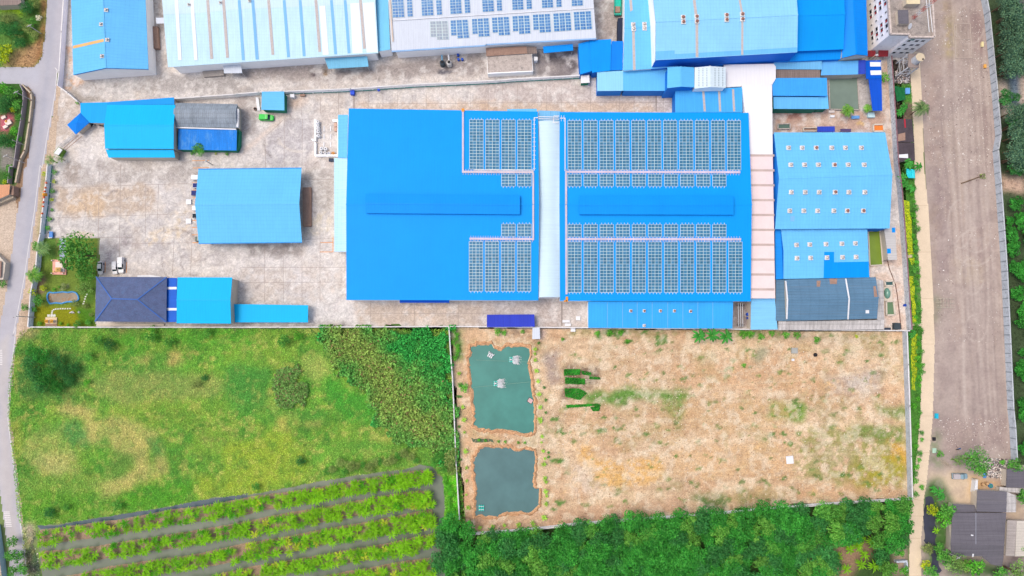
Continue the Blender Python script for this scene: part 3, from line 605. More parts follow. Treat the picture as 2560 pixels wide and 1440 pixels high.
props(LJ.build('lane_joints', surf('lane joint', C(206, 184, 156), .9)), kind='structure')
# strip between the wall and the lane: duckweed ditch and grass
st = Zone(c4(1450, 500, 1480, 900, 1500, 1415) + c8(1215, 200, 1248, 500, 1280, 800, 1312, 1100, 1325, 1440) + c12(1332, 60, 1345, 400, 1360, 1000) + c13(300, 760, 264, 900, 310, 560, 335, 330, 365, 0) + c8(1397, 1440, 1387, 1100, 1367, 750, 1345, 400) + c4(1640, 1400, 1622, 900, 1600, 570), .4, C(88, 150, 60), 51, .05, .2, 4)
st.patch(c4(1450, 480, 1600, 560, 1600, 680, 1460, 700), K(140, 118, 116), .9).patch(c4(1480, 850, 1620, 850, 1620, 1010, 1490, 1010), K(140, 116, 104), .9).patch(c4(1485, 1000, 1500, 1415, 1520, 1415, 1510, 1000), K(110, 84, 84), .9, .3)
st.patch(c8(1340, 330, 1360, 330, 1385, 1100, 1365, 1100), K(150, 160, 120), .6, .4)
st.build('grass_strip', M_grassy, 0.0, 'stuff', 'green grass strip between the grey wall and the concrete lane', 'grass')
sheet('duckweed', c8(1250, 360, 1300, 370, 1318, 560, 1322, 700, 1340, 840, 1318, 850, 1296, 800, 1272, 620), leafy('duckweed', C(160, 176, 24), C(172, 184, 36), .8, 0, .6, .12), 0.02, .25, 3, 'stuff', 'upper bright yellow green duckweed covering the ditch beside the wall', 'duckweed')
sheet('duckweed', c8(1296, 925, 1332, 930, 1345, 1150, 1352, 1310, 1325, 1300, 1312, 1100), MATS['duckweed'], 0.02, .25, 4, 'stuff', 'middle yellow green duckweed patch in the ditch beside the compound corner', 'duckweed')
sheet('duckweed', c12(1345, 90, 1378, 80, 1380, 260, 1366, 400, 1350, 395), MATS['duckweed'], 0.02, .25, 5, 'stuff', 'lower yellow duckweed patch in the ditch beside the bare field wall', 'duckweed')
sheet('canal', c13(400, 740, 440, 715, 480, 730, 500, 880, 500, 1080, 512, 1300, 560, 1400, 460, 1440, 462, 1200, 400, 1130, 392, 900), water('black water', C(72, 74, 88), .08), 0.02, .4, 6)
# ground beyond the east wall
eb = Zone([(2465, -60), (2720, -60), (2720, 1160), (2545, 1160)] + c8(2040, 1440, 2020, 1000, 1990, 600, 1960, 200) + c4(2350, 1150, 2320, 780, 2280, 420, 2250, 130), .7, C(74, 92, 62), 55, .1, .15, 6)
eb.patch(c4(2340, 680, 2420, 690, 2460, 990, 2370, 990), K(214, 196, 178), .95, .2).patch(c4(2420, 600, 2520, 640, 2530, 870, 2460, 900), K(120, 138, 152), .95, .2).patch(c4(2520, 640, 2700, 640, 2700, 900, 2520, 870), K(216, 194, 176), .9, .2)
eb.patch(c8(1990, 180, 2160, 190, 2160, 320, 1995, 290), K(216, 184, 160), .95, .5).patch(c4(2490, 0, 2700, 0, 2700, 160, 2500, 160), K(126, 118, 128), .9, .3)
eb.patch(c8(2100, 1020, 2200, 1020, 2200, 1120, 2110, 1110), K(112, 90, 92), .9, .5)
eb.build('east_ground', M_soil, -0.005)
# ground under the grove
gv = Zone([(1100, 1320), (1165, 1312), (1180, 1338), (1590, 1304), (1990, 1264), (2280, 1250), (2272, 1330), (2266, 1440), (2266, 1560), (1090, 1560), (1105, 1400)], .8, C(66, 92, 48), 61, .2, .2, 5)
gv.patch(c12(740, 1180, 800, 1200, 1000, 1200, 1150, 1280, 1000, 1440, 820, 1440, 740, 1280), K(170, 138, 112), .9).patch(c11(1120, 1310, 1190, 1320, 1180, 1400, 1120, 1390), K(170, 130, 100), .9).patch(c12(1240, 1230, 1335, 1240, 1330, 1440, 1250, 1440), K(196, 170, 150), .8)
gv.build('grove_ground', M_soil, 0.0)
# lawn of the office garden
lw = Zone(c5(328, 650, 742, 650, 742, 935, 716, 935, 714, 1312, 245, 1312, 268, 1000, 300, 860), .4, C(118, 142, 58), 65, 0, .1, 5)
lw.patch(c5(330, 650, 445, 650, 440, 780, 330, 820), K(96, 140, 62), .8).patch(c5(495, 655, 640, 655, 600, 700, 500, 720), K(96, 148, 50), .8).patch(c5(260, 1170, 560, 1150, 640, 1200, 650, 1310, 250, 1310), K(140, 142, 22), .9, 1.2).patch(c5(560, 1180, 710, 1150, 710, 1310, 600, 1310), K(70, 128, 30), .85)
lw.patch(c5(430, 650, 448, 650, 446, 780, 436, 780), K(176, 146, 100), .7).patch(c5(270, 900, 330, 980, 350, 1040, 300, 1060, 260, 1000), K(166, 132, 112), .8).blob(*c5(480, 1010)[0], 16, 10, K(150, 150, 130), .6).patch(c5(600, 900, 716, 935, 716, 1150, 640, 1150, 590, 1000), K(74, 116, 40), .8)
lw.build('lawn', M_grassy, 0.012, 'stuff', 'mown office garden lawn with yellowish patches around the pond', 'grass')
sheet('garden_path', c5(447, 648, 494, 648, 494, 806, 447, 806), surf('path tiles', C(176, 186, 206), .8, .08, .1, .6), 0.03)
#@@WATER
# ------------------------------------------------------------------ ponds, ditches and planting beds
M_pond = water('pond water', C(76, 144, 132), .10, .16); M_pond2 = water('lower pond water', C(90, 128, 128), .10, .14)
pond_a = c11(220, 150, 260, 138, 340, 135, 350, 155, 385, 170, 420, 150, 500, 145, 548, 160, 552, 200, 540, 240, 556, 330, 565, 400, 572, 440, 578, 560, 574, 635, 510, 640, 450, 622, 380, 615, 330, 620, 262, 608, 232, 590, 240, 560, 232, 470, 222, 380, 215, 290, 205, 240, 205, 215, 222, 200)
pond_b = c11(270, 722, 300, 712, 380, 718, 440, 716, 480, 738, 520, 726, 580, 732, 582, 800, 575, 860, 570, 940, 606, 950, 604, 1040, 590, 1052, 560, 1080, 540, 1085, 505, 1080, 450, 1082, 400, 1085, 370, 1108, 300, 1105, 262, 1098, 240, 1108, 242, 1020, 250, 960, 235, 900, 240, 870, 232, 800, 245, 760)
AVOID = [wpoly(pond_a), wpoly(pond_b)]
sheet('pond', pond_a, M_pond, .02, .25, 7); sheet('pond', pond_b, M_pond2, .02, .25, 8)
# bare earth banks, a little raised, as a ragged ring round each pond
def bank(pts, wd, seed, col):
    q = rough_outline(pts, .7, .3, seed); n = len(q); c = Vector((sum(p[0] for p in q) / n, sum(p[1] for p in q) / n)); m = MB(); rr = random.Random(seed)
    prof = ((-.25, .0), (.1, .28), (.45, .42), (1.0, .01)); rows = []
    for k, (x, z) in enumerate(prof):
        row = []
        for p in q:
            d = (Vector(p) - c); d.normalize(); o = wd * x * rr.uniform(.7, 1.4)
            row.append((p[0] + d.x * o, p[1] + d.y * o, max(.006, z * rr.uniform(.6, 1.4))))
        rows.append(row)
    for a, b in zip(rows, rows[1:]):
        for i in range(n): m.face(a[i], a[(i + 1) % n], b[(i + 1) % n], b[i])
    return props(m.build('pond_bank', col), kind='structure')
M_bank = surf('bank earth', C(220, 172, 128), .95, .2, .25, .9, stain=C(170, 120, 84), stain_amt=.7)
bank(pond_a, 1.0, 3, M_bank); bank(pond_b, .9, 4, M_bank)
dm = c11(215, 665, 340, 668, 350, 690, 230, 684)
sheet('ditch', dm, surf('ditch mud', C(96, 110, 84), .8), .015, .3, 2)
# plantation water and the five raised beds
ditch = cA(150, 705, 400, 695, 700, 640, 1000, 590, 1300, 545, 1640, 490, 1900, 440, 2100, 400, 2560, 340) + cB(100, 440, 250, 420, 500, 375, 700, 330, 1100, 260, 1500, 195, 1900, 150, 2060, 92, 2200, 120, 2260, 220, 2320, 240, 2335, 420, 2342, 600, 2320, 760, 2290, 880, 2285, 1000, 2300, 1100, 2345, 1230, 2340, 1371, 2340, 1700) + cA(200, 1700, 205, 1280, 190, 1000, 170, 900, 190, 780)
M_ditch = water('ditch water', C(118, 128, 110), .2, .14)
sheet('ditch_water', ditch, M_ditch, .03, .35, 12)
sheet('ditch_shade_sheet', cA(150, 706, 400, 696, 700, 642, 1000, 592, 1640, 492, 2100, 402, 2560, 342, 2560, 380, 2100, 470, 1600, 560, 1000, 640, 400, 735, 190, 745), water('ditch water with shade', C(66, 88, 100), .2, .1), .036, .25, 13)  # second, darker sheet: shade on the upper ditch put into the water colour
M_bed = surf('bed earth', C(176, 148, 122), .95, .18, .22, .4, stain=C(104, 112, 54), stain_amt=.85)
beds = [
    (cA(185, 760, 700, 690, 1100, 640, 1700, 520, 2000, 490, 2500, 400) + cB(100, 470, 400, 430, 900, 360, 1400, 270, 2000, 170, 2190, 170, 2200, 255),
     cA(185, 930, 430, 885, 900, 830, 1200, 775, 1600, 700, 2000, 650, 2500, 575) + cB(100, 660, 230, 620, 700, 545, 1100, 470, 1500, 400, 1900, 350, 2100, 300, 2200, 260)),
    (cA(200, 1000, 500, 985, 800, 945, 1200, 880, 1600, 820, 2200, 720, 2540, 660) + cB(120, 740, 500, 660, 1000, 580, 1500, 480, 2000, 405, 2200, 400, 2208, 560),
     cA(215, 1180, 700, 1130, 1000, 1060, 1400, 1000, 1800, 950, 2100, 885, 2540, 805) + cB(120, 905, 300, 870, 700, 800, 1200, 700, 1800, 610, 2205, 570)),
    (cA(330, 1300, 600, 1265, 1000, 1170, 1500, 1100, 2000, 1030, 2540, 905) + cB(120, 990, 500, 930, 1000, 830, 1500, 750, 1900, 665, 2200, 610, 2225, 760),
     cA(330, 1440, 1000, 1350, 1500, 1270, 1750, 1220, 2200, 1150, 2540, 1080) + cB(120, 1190, 400, 1130, 900, 1020, 1500, 920, 2000, 850, 2230, 770)),
    (cA(700, 1560, 1500, 1420, 2300, 1240, 2540, 1190) + cB(120, 1270, 600, 1190, 1200, 1080, 1700, 1000, 2000, 930, 2240, 880, 2245, 1000),
     cA(700, 1690, 1500, 1550, 2300, 1400, 2540, 1350) + cB(120, 1440, 500, 1350, 900, 1270, 1200, 1225, 1600, 1165, 2000, 1085, 2240, 1010)),
    (cB(200, 1530, 600, 1450, 1150, 1335, 1500, 1275, 1900, 1200, 2200, 1165, 2235, 1260), cB(200, 1700, 600, 1620, 1150, 1500, 1500, 1450, 1900, 1390, 2235, 1340))]
def lerp_edge(e, t):
    """point at fraction t (by picture x) along an edge"""
    x0, x1 = e[0][0], e[-1][0]; x = x0 + (x1 - x0) * t
    for a, b in zip(e, e[1:]):
        if a[0] <= x <= b[0] and b[0] > a[0]:
            k = (x - a[0]) / (b[0] - a[0]); return (x, a[1] + (b[1] - a[1]) * k)
    return e[-1]
for bi, (top, bot) in enumerate(beds):
    m = MB(); n = 150; rr = random.Random(bi); rows = []
    for i in range(n + 1):
        a, b = P(*lerp_edge(top, i / n)), P(*lerp_edge(bot, i / n)); d = b - a; row = []
        for k, z in ((-.04, .02), (.10, .30), (.35, .42), (.65, .42), (.90, .30), (1.04, .02)):
            p = a + d * (k + rr.uniform(-.03, .03)); row.append((p.x, p.y, z + rr.uniform(-.07, .07) * (z > .1)))
        rows.append(row)
    for a, b in zip(rows, rows[1:]):
        for k in range(5): m.face(a[k], a[k + 1], b[k + 1], b[k])
    for r_ in (rows[0], rows[-1]): m.face(*r_)
    props(m.build('planting_bed', M_bed), kind='structure')

# ------------------------------------------------------------------ walls and fences
def wall(name, label, pts, h, th, mat, cat='wall', coping=None, posts=0.0, postmat=None, group=None, pw=.3):
    w_ = [P(*p) for p in pts]; root = thing(name, label, cat, w_[0], group); m = MB(); cp = MB(); ps = []
    for a, b in zip(w_, w_[1:]):
        d = (b - a); L = d.length; c = (a + b) / 2; rz = math.atan2(d.y, d.x)
        m.box((c.x, c.y, 0), L + th * .9, th, h, rz)
        if coping: cp.box((c.x, c.y, h), L + th, th + .12, .1, rz)
        if posts:
            k = max(1, int(L / posts))
            for i in range(k + 1):
                p = a + d * (i / k); ps.append((p.x, p.y, rz))
    m.build('wall_panel', mat, root)
    if coping: cp.build('coping', coping, root)
    if posts:
        for x, y, rz in ps[:100]: MB().box((x, y, 0), pw, th + .16, h + .06, rz).build('pilaster', postmat or mat, root)
    return root
M_wwall = surf('white wall', (.84, .86, .87), .85, .06, .06, .3, stain=C(190, 200, 204), stain_amt=.5)
M_bwall = surf('pale blue wall', (.72, .77, .86), .85, .06, .05, .3, stain=C(176, 196, 206), stain_amt=.6)
M_gwall = surf('grey wall', C(206, 216, 226), .9, .08, .08, .5, stain=C(130, 140, 144), stain_amt=.7)
M_dgwall = surf('weathered wall', C(220, 228, 234), .9, .1, .1, .7, stain=C(96, 108, 112), stain_amt=.85)
M_cop = surf('coping', C(236, 234, 232), .85); M_teal = surf('teal paint', C(40, 160, 150), .7)
M_red = surf('dark red paint', C(110, 52, 62), .8); M_tan = surf('tan render', C(206, 190, 166), .9, .1, .1, .5)
wall('boundary_wall', 'pale lilac boundary wall along the road beside the blue gabled warehouse', [(172, -60)] + c1(584, 0, 565, 300, 545, 640, 532, 752), 2.4, .25, surf('lilac wall', (.74, .75, .86), .85, .05, .05), 'wall', M_cop, 3.2)
wall('boundary_wall', 'low diagonal white wall from the road wall to the guardhouse roof', c1(532, 756, 610, 815, 690, 885), 1.8, .2, M_wwall, 'wall', M_cop)
bw = wall('boundary_wall', 'long pale blue wall with orange sign letters between road and yard', c5(390, 100, 378, 230, 360, 400, 346, 500, 336, 620, 318, 700, 304, 860, 282, 980, 264, 1060, 256, 1180, 245, 1310), 2.3, .25, M_bwall, 'wall', M_cop, 3.0)
tb = MB(); q_ = [P(*p) for p in c5(393, 100, 381, 230, 363, 400, 349, 500, 339, 620)]
for a, b in zip(q_, q_[1:]): tb.bar(a, b, .12, .35)
tb.build('skirting', M_teal, bw)
M_or = surf('orange letters', C(246, 110, 60), .6)
for i, (x, y) in enumerate(c5(352, 235, 347, 272, 340, 300, 334, 345, 330, 380, 328, 412, 322, 465)):
    p = P(x, y, 2.4); m = MB(); m.box((p.x, p.y, 2.4), .5, .25, .75, .1); m.box((p.x, p.y + .3, 2.4), .25, .2, .6, .1); m.build('sign_letter', M_or, bw)
p = P(*c5(341, 322)[0], 2.4); m = MB(); m.box((p.x, p.y, 2.4), 1.3, 1.0, .9, .2, .7); m.cyl((p.x, p.y, 3.3), .5, .4, 10, .2); m.build('emblem', surf('gold', C(250, 170, 40), .5), bw)
wall('boundary_wall', 'thin white wall between the factory yard and the overgrown field', [(82, 818), (300, 818.5), (700, 818.5), (1124, 816.5)], 1.8, .22, M_wwall, 'wall', M_cop, 3.0)
wall('boundary_wall', 'long grey white wall between the factory and the bare field', [(1124, 816.5), (1500, 820), (1900, 824), (2266, 827)], 1.8, .22, M_wwall, 'wall', M_cop, 3.0)
wall('boundary_wall', 'thin white wall between the overgrown field and the fish ponds', c11(98, 42, 108, 200, 118, 330, 128, 560, 138, 800, 156, 1112), 1.9, .22, M_wwall, 'wall', M_cop, 3.0)
wall('boundary_wall', 'white wall along the bottom of the bare field beside the dense grove', c11(200, 1198, 545, 1172, 840, 1138, 1150, 1116, 1440, 1094) + c12(350, 1072, 600, 1050, 850, 1030, 1325, 1000), 2.4, .25, M_wwall, 'wall', M_cop, 3.0)
wall('boundary_wall', 'grey panel wall on the east edge of the bare field', c12(1297, 66, 1304, 250, 1312, 480, 1320, 760, 1327, 1000), 2.6, .25, M_gwall, 'wall', M_cop, 3.0, surf('post', C(206, 212, 218), .9))
wall('boundary_wall', 'stained grey white compound wall beside the ditch and the lane', c4(1408, 500, 1428, 800, 1448, 1100, 1466, 1400) + c8(1212, 300, 1222, 440, 1245, 760, 1258, 960, 1272, 1180, 1284, 1330), 2.8, .25, M_dgwall, 'wall', surf('red coping', C(150, 110, 116), .9), 3.0)
nwl = wall('boundary_wall', 'long white wall with teal foot between the north warehouses and the yard', c1(1510, 868, 1750, 850, 2030, 830) + c2(0, 826, 180, 812, 380, 806, 960, 782, 1500, 745, 2194, 712) + c3(300, 698, 870, 668), 2.4, .25, M_wwall, 'wall', M_cop, 3.2)
m = MB(); q_ = [P(*p) for p in c2(390, 808, 960, 786, 1500, 749, 2194, 716) + c3(300, 702, 860, 673)]
for a, b in zip(q_, q_[1:]): m.bar(a, b, .12, .5)
m.build('skirting', M_teal, nwl)
wall('panel_fence', 'long grey concrete panel fence east of the waste ground', [(2446, -60)] + c4(2200, 0, 2225, 130, 2255, 420, 2290, 780, 2320, 1150) + c8(1927, 0, 1947, 250, 1972, 600, 1992, 900, 2017, 1440) + c13(1150, -60, 1167, 100, 1182, 390), 2.7, .25, M_gwall, 'fence', surf('fence top', C(200, 206, 210), .9), 3.0, surf('post2', C(150, 160, 168), .9))
wall('garden_wall', 'grey and tan double wall of the garden plot west of the road', c1(205, 745, 230, 800, 232, 880, 210, 1050, 175, 1250, 150, 1440) + c5(100, 120, 88, 240), 2.0, .25, surf('mauve grey wall', C(176, 166, 170), .9, .08, .08), 'wall', None)
wall('low_wall', 'tan outer wall beside the verge of the road bend', c1(215, 740, 285, 810, 292, 870, 270, 1060, 232, 1300) + c5(170, 60, 135, 230), 1.3, .5, M_tan, 'wall', None)
wall('boundary_wall', 'pale wall at the lower left corner beside the road end', c9(0, 1150, 12, 1240, 30, 1360, 42, 1470), 2.4, .25, surf('aqua wall', C(196, 226, 238), .85), 'wall', M_tan)

# ------------------------------------------------------------------ buildings
B_MAIN = roofing('deep blue sheet', C(0, 164, 255), 'y', 1.0, .035, .03, .02, rough=.5)
B_SKY = roofing('sky blue sheet', C(116, 204, 255), 'y', 1.05, .06, .05, .04, rows=.05, rowp=1.3)
B_SKYX = roofing('sky blue sheet across', C(112, 200, 255), 'x', 1.05, .06, .05, .04, rows=.05, rowp=1.3)
B_PALE = roofing('pale blue sheet', C(204, 240, 255), 'y', .8, .06, .05, .06, rows=.05, rowp=1.1)
B_WHITE = roofing('white sheet', C(250, 250, 250), 'y', .9, .03, .02, .03)
B_GREY = roofing('grey white sheet', C(222, 230, 240), 'y', .8, .07, .03, .05)
B_MID = roofing('mid blue sheet', C(50, 166, 255), 'y', 1.0, .05, .05, .05)
B_STRONG = roofing('strong blue sheet', C(0, 158, 255), 'y', 1.0, .04, .05, .04)
B_CYAN = roofing('cyan blue sheet', C(0, 194, 255), 'y', .9, .05, .03, .03)
B_NAVY = roofing('navy sheet', C(24, 96, 220), 'y', .8, .06, .08, .08)
B_PURP = roofing('violet blue sheet', C(58, 84, 200), 'y', .8, .1, .08, .1)
B_SLATE = roofing('slate sheet', C(100, 138, 166), 'x', .9, .14, .08, .10, dirt=C(150, 150, 150), dirt_amt=.25, rows=.06, rowp=3)
B_OFFICE = surf('office tiles', C(90, 104, 142), .7, .14, .16, .5, stain=C(92, 124, 170), stain_amt=.6)
B_OLD = roofing('old fibre cement', C(150, 162, 172), 'y', .7, .16, .12, .14, dirt=C(100, 108, 116), dirt_amt=.6, rows=.15, rowp=1.6)
B_DARK = roofing('dark grey sheet', C(112, 109, 116), 'x', .9, .1, .08, .10, dirt=C(150, 148, 152), dirt_amt=.35, rows=.06, rowp=1.8)
B_RUST = surf('brown sheet', C(172, 140, 122), .8, .12, .1, .6, stain=C(140, 110, 96), stain_amt=.5)
B_TILE = roofing('brown tiles', C(146, 130, 122), 'y', .8, .2, .1, .15, rows=.2, rowp=.6)
B_BLACK = surf('blackened sheet', C(84, 74, 80), .85, .2, .15, .5, stain=C(60, 52, 60), stain_amt=.6)
B_PATCH = roofing('patched sheet', C(206, 202, 198), 'y', 1.3, .22, .14, .14, dirt=C(150, 144, 138), dirt_amt=.7, rows=.2, rowp=2.2)
B_FLAT = surf('stained flat roof', C(200, 188, 178), .9, .15, .14, .5, stain=C(130, 126, 122), stain_amt=.7)
B_PINK = surf('pinkish roof sheet', C(250, 230, 226), .6, .03, .03, .3)
M_wall = surf('white cladding', (.85, .86, .86), .8, .04, .03, .3); M_cream = surf('cream render', C(226, 214, 196), .85, .08, .06)
M_bluewall = surf('blue cladding', C(10, 136, 240), .7, .05, .05); M_grn = surf('green wall', C(40, 140, 110), .8); M_seamw = surf('panel seam', C(170, 184, 196), .8)
M_vent = surf('vent box', C(244, 240, 236), .7); M_vtop = surf('vent turbine', C(206, 196, 190), .45, metal=.4); M_hole = surf('dark opening', C(40, 40, 44), .8); M_vred = surf('rusty vent', C(160, 110, 96), .7)
M_trim = surf('white trim', C(244, 246, 248), .7); M_glass = surf('dark glass', C(28, 44, 54), .1, 0, 0, spec=.6); M_steel = surf('steel', C(196, 200, 204), .5, metal=.3); M_brown = surf('door brown', C(130, 96, 76), .7)

def inset(pts, d):
    c = sum((Vector(p) for p in pts), Vector()) / len(pts)
    return [c + (Vector(p) - c) * max(.2, 1 - d * 1.3 / max(.1, (Vector(p) - c).length)) for p in pts]
def gable(root, corners, ridge, eh, rh, mat, axis='x', wallmat=None, over=.5, th=.14, ridgecap=True, capmat=None, part='roof', base=0.0):
    """corners TL,TR,BR,BL seen in the photo; ridge ends seen in the photo (left,right for axis x; top,bottom for y)"""
    tl, tr, br, bl = [P(*c, eh) for c in corners]; a, b = P(*ridge[0], rh), P(*ridge[1], rh)
    polys = [[tl, tr, b, a], [a, b, br, bl]] if axis == 'x' else [[tl, a, b, bl], [a, tr, br, b]]
    rf = MB().shell([list(q) for q in polys], th).build(part, mat, root)
    if ridgecap:
        c = MB(); d = (b - a).normalized() * .05; c.bar(a - d + Vector((0, 0, .01)), b + d + Vector((0, 0, .01)), .45, .05); c.build('ridge_cap', capmat or mat, root)
    if wallmat:
        i = inset([tl, tr, br, bl], over); A, B = (a.lerp(b, .0) + (b - a).normalized() * over), (b - (b - a).normalized() * over)
        z = eh - th - .04; ztop = rh - th - .08; m = MB()
        lo = [Vector((p.x, p.y, base)) for p in i]; hi = [Vector((p.x, p.y, z)) for p in i]
        A = Vector((A.x, A.y, ztop)); B = Vector((B.x, B.y, ztop)); pts = lo + hi + [A, B]
        if axis == 'x': fs = [(0, 1, 5, 4), (2, 3, 7, 6), (1, 2, 6, 9, 5), (3, 0, 4, 8, 7), (4, 5, 9, 8), (8, 9, 6, 7)]
        else: fs = [(1, 2, 6, 5), (3, 0, 4, 7), (0, 1, 5, 8, 4), (2, 3, 7, 9, 6), (4, 8, 9, 7), (8, 5, 6, 9)]
        m.add(pts, [tuple(reversed(f)) for f in fs]); m.build('wall', wallmat, root)
    return rf, ((plane3(tl, tr, b), plane3(br, bl, a)) if axis == 'x' else (plane3(tl, a, bl), plane3(tr, br, b)))
def pent(root, corners, hs, mat, wallmat=None, over=.3, th=.12, part='roof', base=0.0, open_=False):
    """single slope or flat sheet roof: corners clockwise from top left with a height each"""
    if isinstance(hs, (int, float)): hs = [hs] * len(corners)
    q = [P(*c, h) for c, h in zip(corners, hs)]
    rf = MB().shell([list(q)], th).build(part, mat, root)
    if wallmat and not open_:
        i = inset(q, over); n = len(i); lo = [Vector((p.x, p.y, base)) for p in i]; hi = [Vector((p.x, p.y, p.z - th - .05)) for p in i]
        m = MB(); m.add(lo + hi, [(k, n + k, n + (k + 1) % n, (k + 1) % n) for k in range(n)] + [tuple(range(n, 2 * n))]); m.build('wall', wallmat, root)
    elif open_:
        for p in inset(q, over):
            MB().tube((p.x, p.y, base), (p.x, p.y, p.z - th), .08, 6).build('post', M_steel, root)
    return rf, plane3(q[0], q[1], q[2])
def new_building(name, label, cat, corners, group=None):
    xs = [P(*c) for c in corners]; c = sum(xs, Vector()) / len(xs)
    return thing(name, label, cat, (c.x, c.y, 0), group)
def shed(name, label, corners, hs, mat, wallmat=None, cat='shed', group=None, **k):
    r = new_building(name, label, cat, corners, group); pent(r, corners, hs, mat, wallmat, **k); return r
def gabled(name, label, corners, ridge, eh, rh, mat, axis='x', wallmat=M_wall, cat='warehouse', **k):
    r = new_building(name, label, cat, corners); _, pls = gable(r, corners, ridge, eh, rh, mat, axis, wallmat, **k); return r, pls
def vent(root, px, py, plane, top=None, s=1.15):
    p = Pl(px, py, plane); b = MB(); b.box((p.x, p.y, p.z - .35), s * 1.25, s * 1.25, .65); o = b.build('roof_vent', M_vent, root)
    t = MB(); t.cyl((p.x, p.y, p.z + .3), s * .36, .35, 12, s * .46); t.dome((p.x, p.y, p.z + .65), s * .46, .25, 12, 3); t.build('turbine', top or M_vtop, o)
def strip(root, a, b, wd, plane, mat, name='skylight_strip', lift=.02, th=.03):
    MB().bar(Pl(*a, plane) + Vector((0, 0, lift)), Pl(*b, plane) + Vector((0, 0, lift)), wd, th).build(name, mat, root)
def sheet_on(root, pts, plane, mat, name, lift=.03, th=.02):
    q = [Pl(*p, plane) + Vector((0, 0, lift)) for p in pts]; return MB().shell([q], th).build(name, mat, root)
def slab_box(root, corners, h0, h1, mat, name='wall'):
    q = [P(*c, h1) for c in corners]; return MB().prism([(p.x, p.y) for p in q], h0, h1).build(name, mat, root)
#@@BUILDINGS
# ---- the two great blue halls with solar arrays
mc = [(872, 271), (1345, 279), (1346, 751), (866, 750)]
hallw = new_building('factory_hall', 'wide deep blue factory hall west of the white vaulted roof, bare on its left half', 'factory', mc)
_, plw = gable(hallw, mc, [(865.5, 511), (1347.5, 512)], 8.0, 10.2, B_MAIN, 'x', M_wall, .4)
ec = [(1399, 280), (1871.5, 282), (1877, 753.5), (1400, 752)]
halle = new_building('factory_hall', 'deep blue factory hall east of the white vaulted roof, covered in long solar arrays', 'factory', ec)
_, ple = gable(halle, ec, [(1398.5, 512), (1879.5, 512)], 8.0, 10.2, B_MAIN, 'x', M_wall, .4)
def monitor(root, q, z0, z1):
    tl, tr, br, bl = q; a, b = ((tl[0] + bl[0]) / 2, (tl[1] + bl[1]) / 2), ((tr[0] + br[0]) / 2, (tr[1] + br[1]) / 2)
    gable(root, q, [a, b], z0, z1, roofing('monitor blue', C(0, 156, 250), 'y', 1.0, .05, .04, .03), 'x', M_bluewall, .25, .1, part='ridge_monitor', base=8.6)
monitor(hallw, [(914, 484), (1300, 488), (1300, 536), (914, 533)], 11.0, 11.5)
monitor(halle, [(1449, 489), (1834, 489), (1834, 537), (1448, 536)], 11.0, 11.5)
# white vault between them
vt = new_building('vaulted_roof', 'long white vaulted roof running between the two deep blue halls', 'roof', [(1346, 300), (1400, 300), (1400, 743), (1346, 743)])
m = MB(); rows = []
for k in range(11):
    t = k / 10; a = P(1346 + 54 * t, 303, 7.6); b = P(1346 + 54 * t, 743, 7.6); z = 7.7 + .8 * math.sin(math.pi * t); rows.append(((a.x, a.y, z), (b.x, b.y, z)))
for r0, r1 in zip(rows, rows[1:]): m.face(r0[0], r1[0], r1[1], r0[1]); m.face(*[(p[0], p[1], p[2] - .1) for p in (r0[1], r1[1], r1[0], r0[0])])
m.face(*[r[0] for r in rows]); m.face(*[r[1] for r in rows]); m.build('roof', roofing('vault sheet', C(214, 240, 252), 'x', .9, .02, .03, .03, dirt=C(180, 200, 206), dirt_amt=.25), vt, smooth=False)
slab_box(vt, [(1347, 305), (1399, 305), (1399, 742), (1347, 742)], 0, 7.5, M_wall)
lk = new_building('link_roof', 'short glazed light blue link roof at the north end of the white vault', 'roof', [(1346, 276), (1400, 278), (1400, 302), (1346, 302)])
pent(lk, [(1346, 276), (1400, 278), (1400, 303), (1346, 303)], [7.0, 7.0, 7.5, 7.5], roofing('glass sheet', C(128, 196, 240), 'y', .8, .12, .08, .1), M_wall)
m = MB()
for a, b in (((1346, 292), (1396, 293)), ((1384, 291), (1384, 306)), ((1378, 306), (1396, 307)), ((1384, 290), (1398, 290)), ((1346, 297), (1398, 298))): m.bar(P(*a, 8.3), P(*b, 8.3), .22, .12)
m.build('walkway', M_trim, lk)
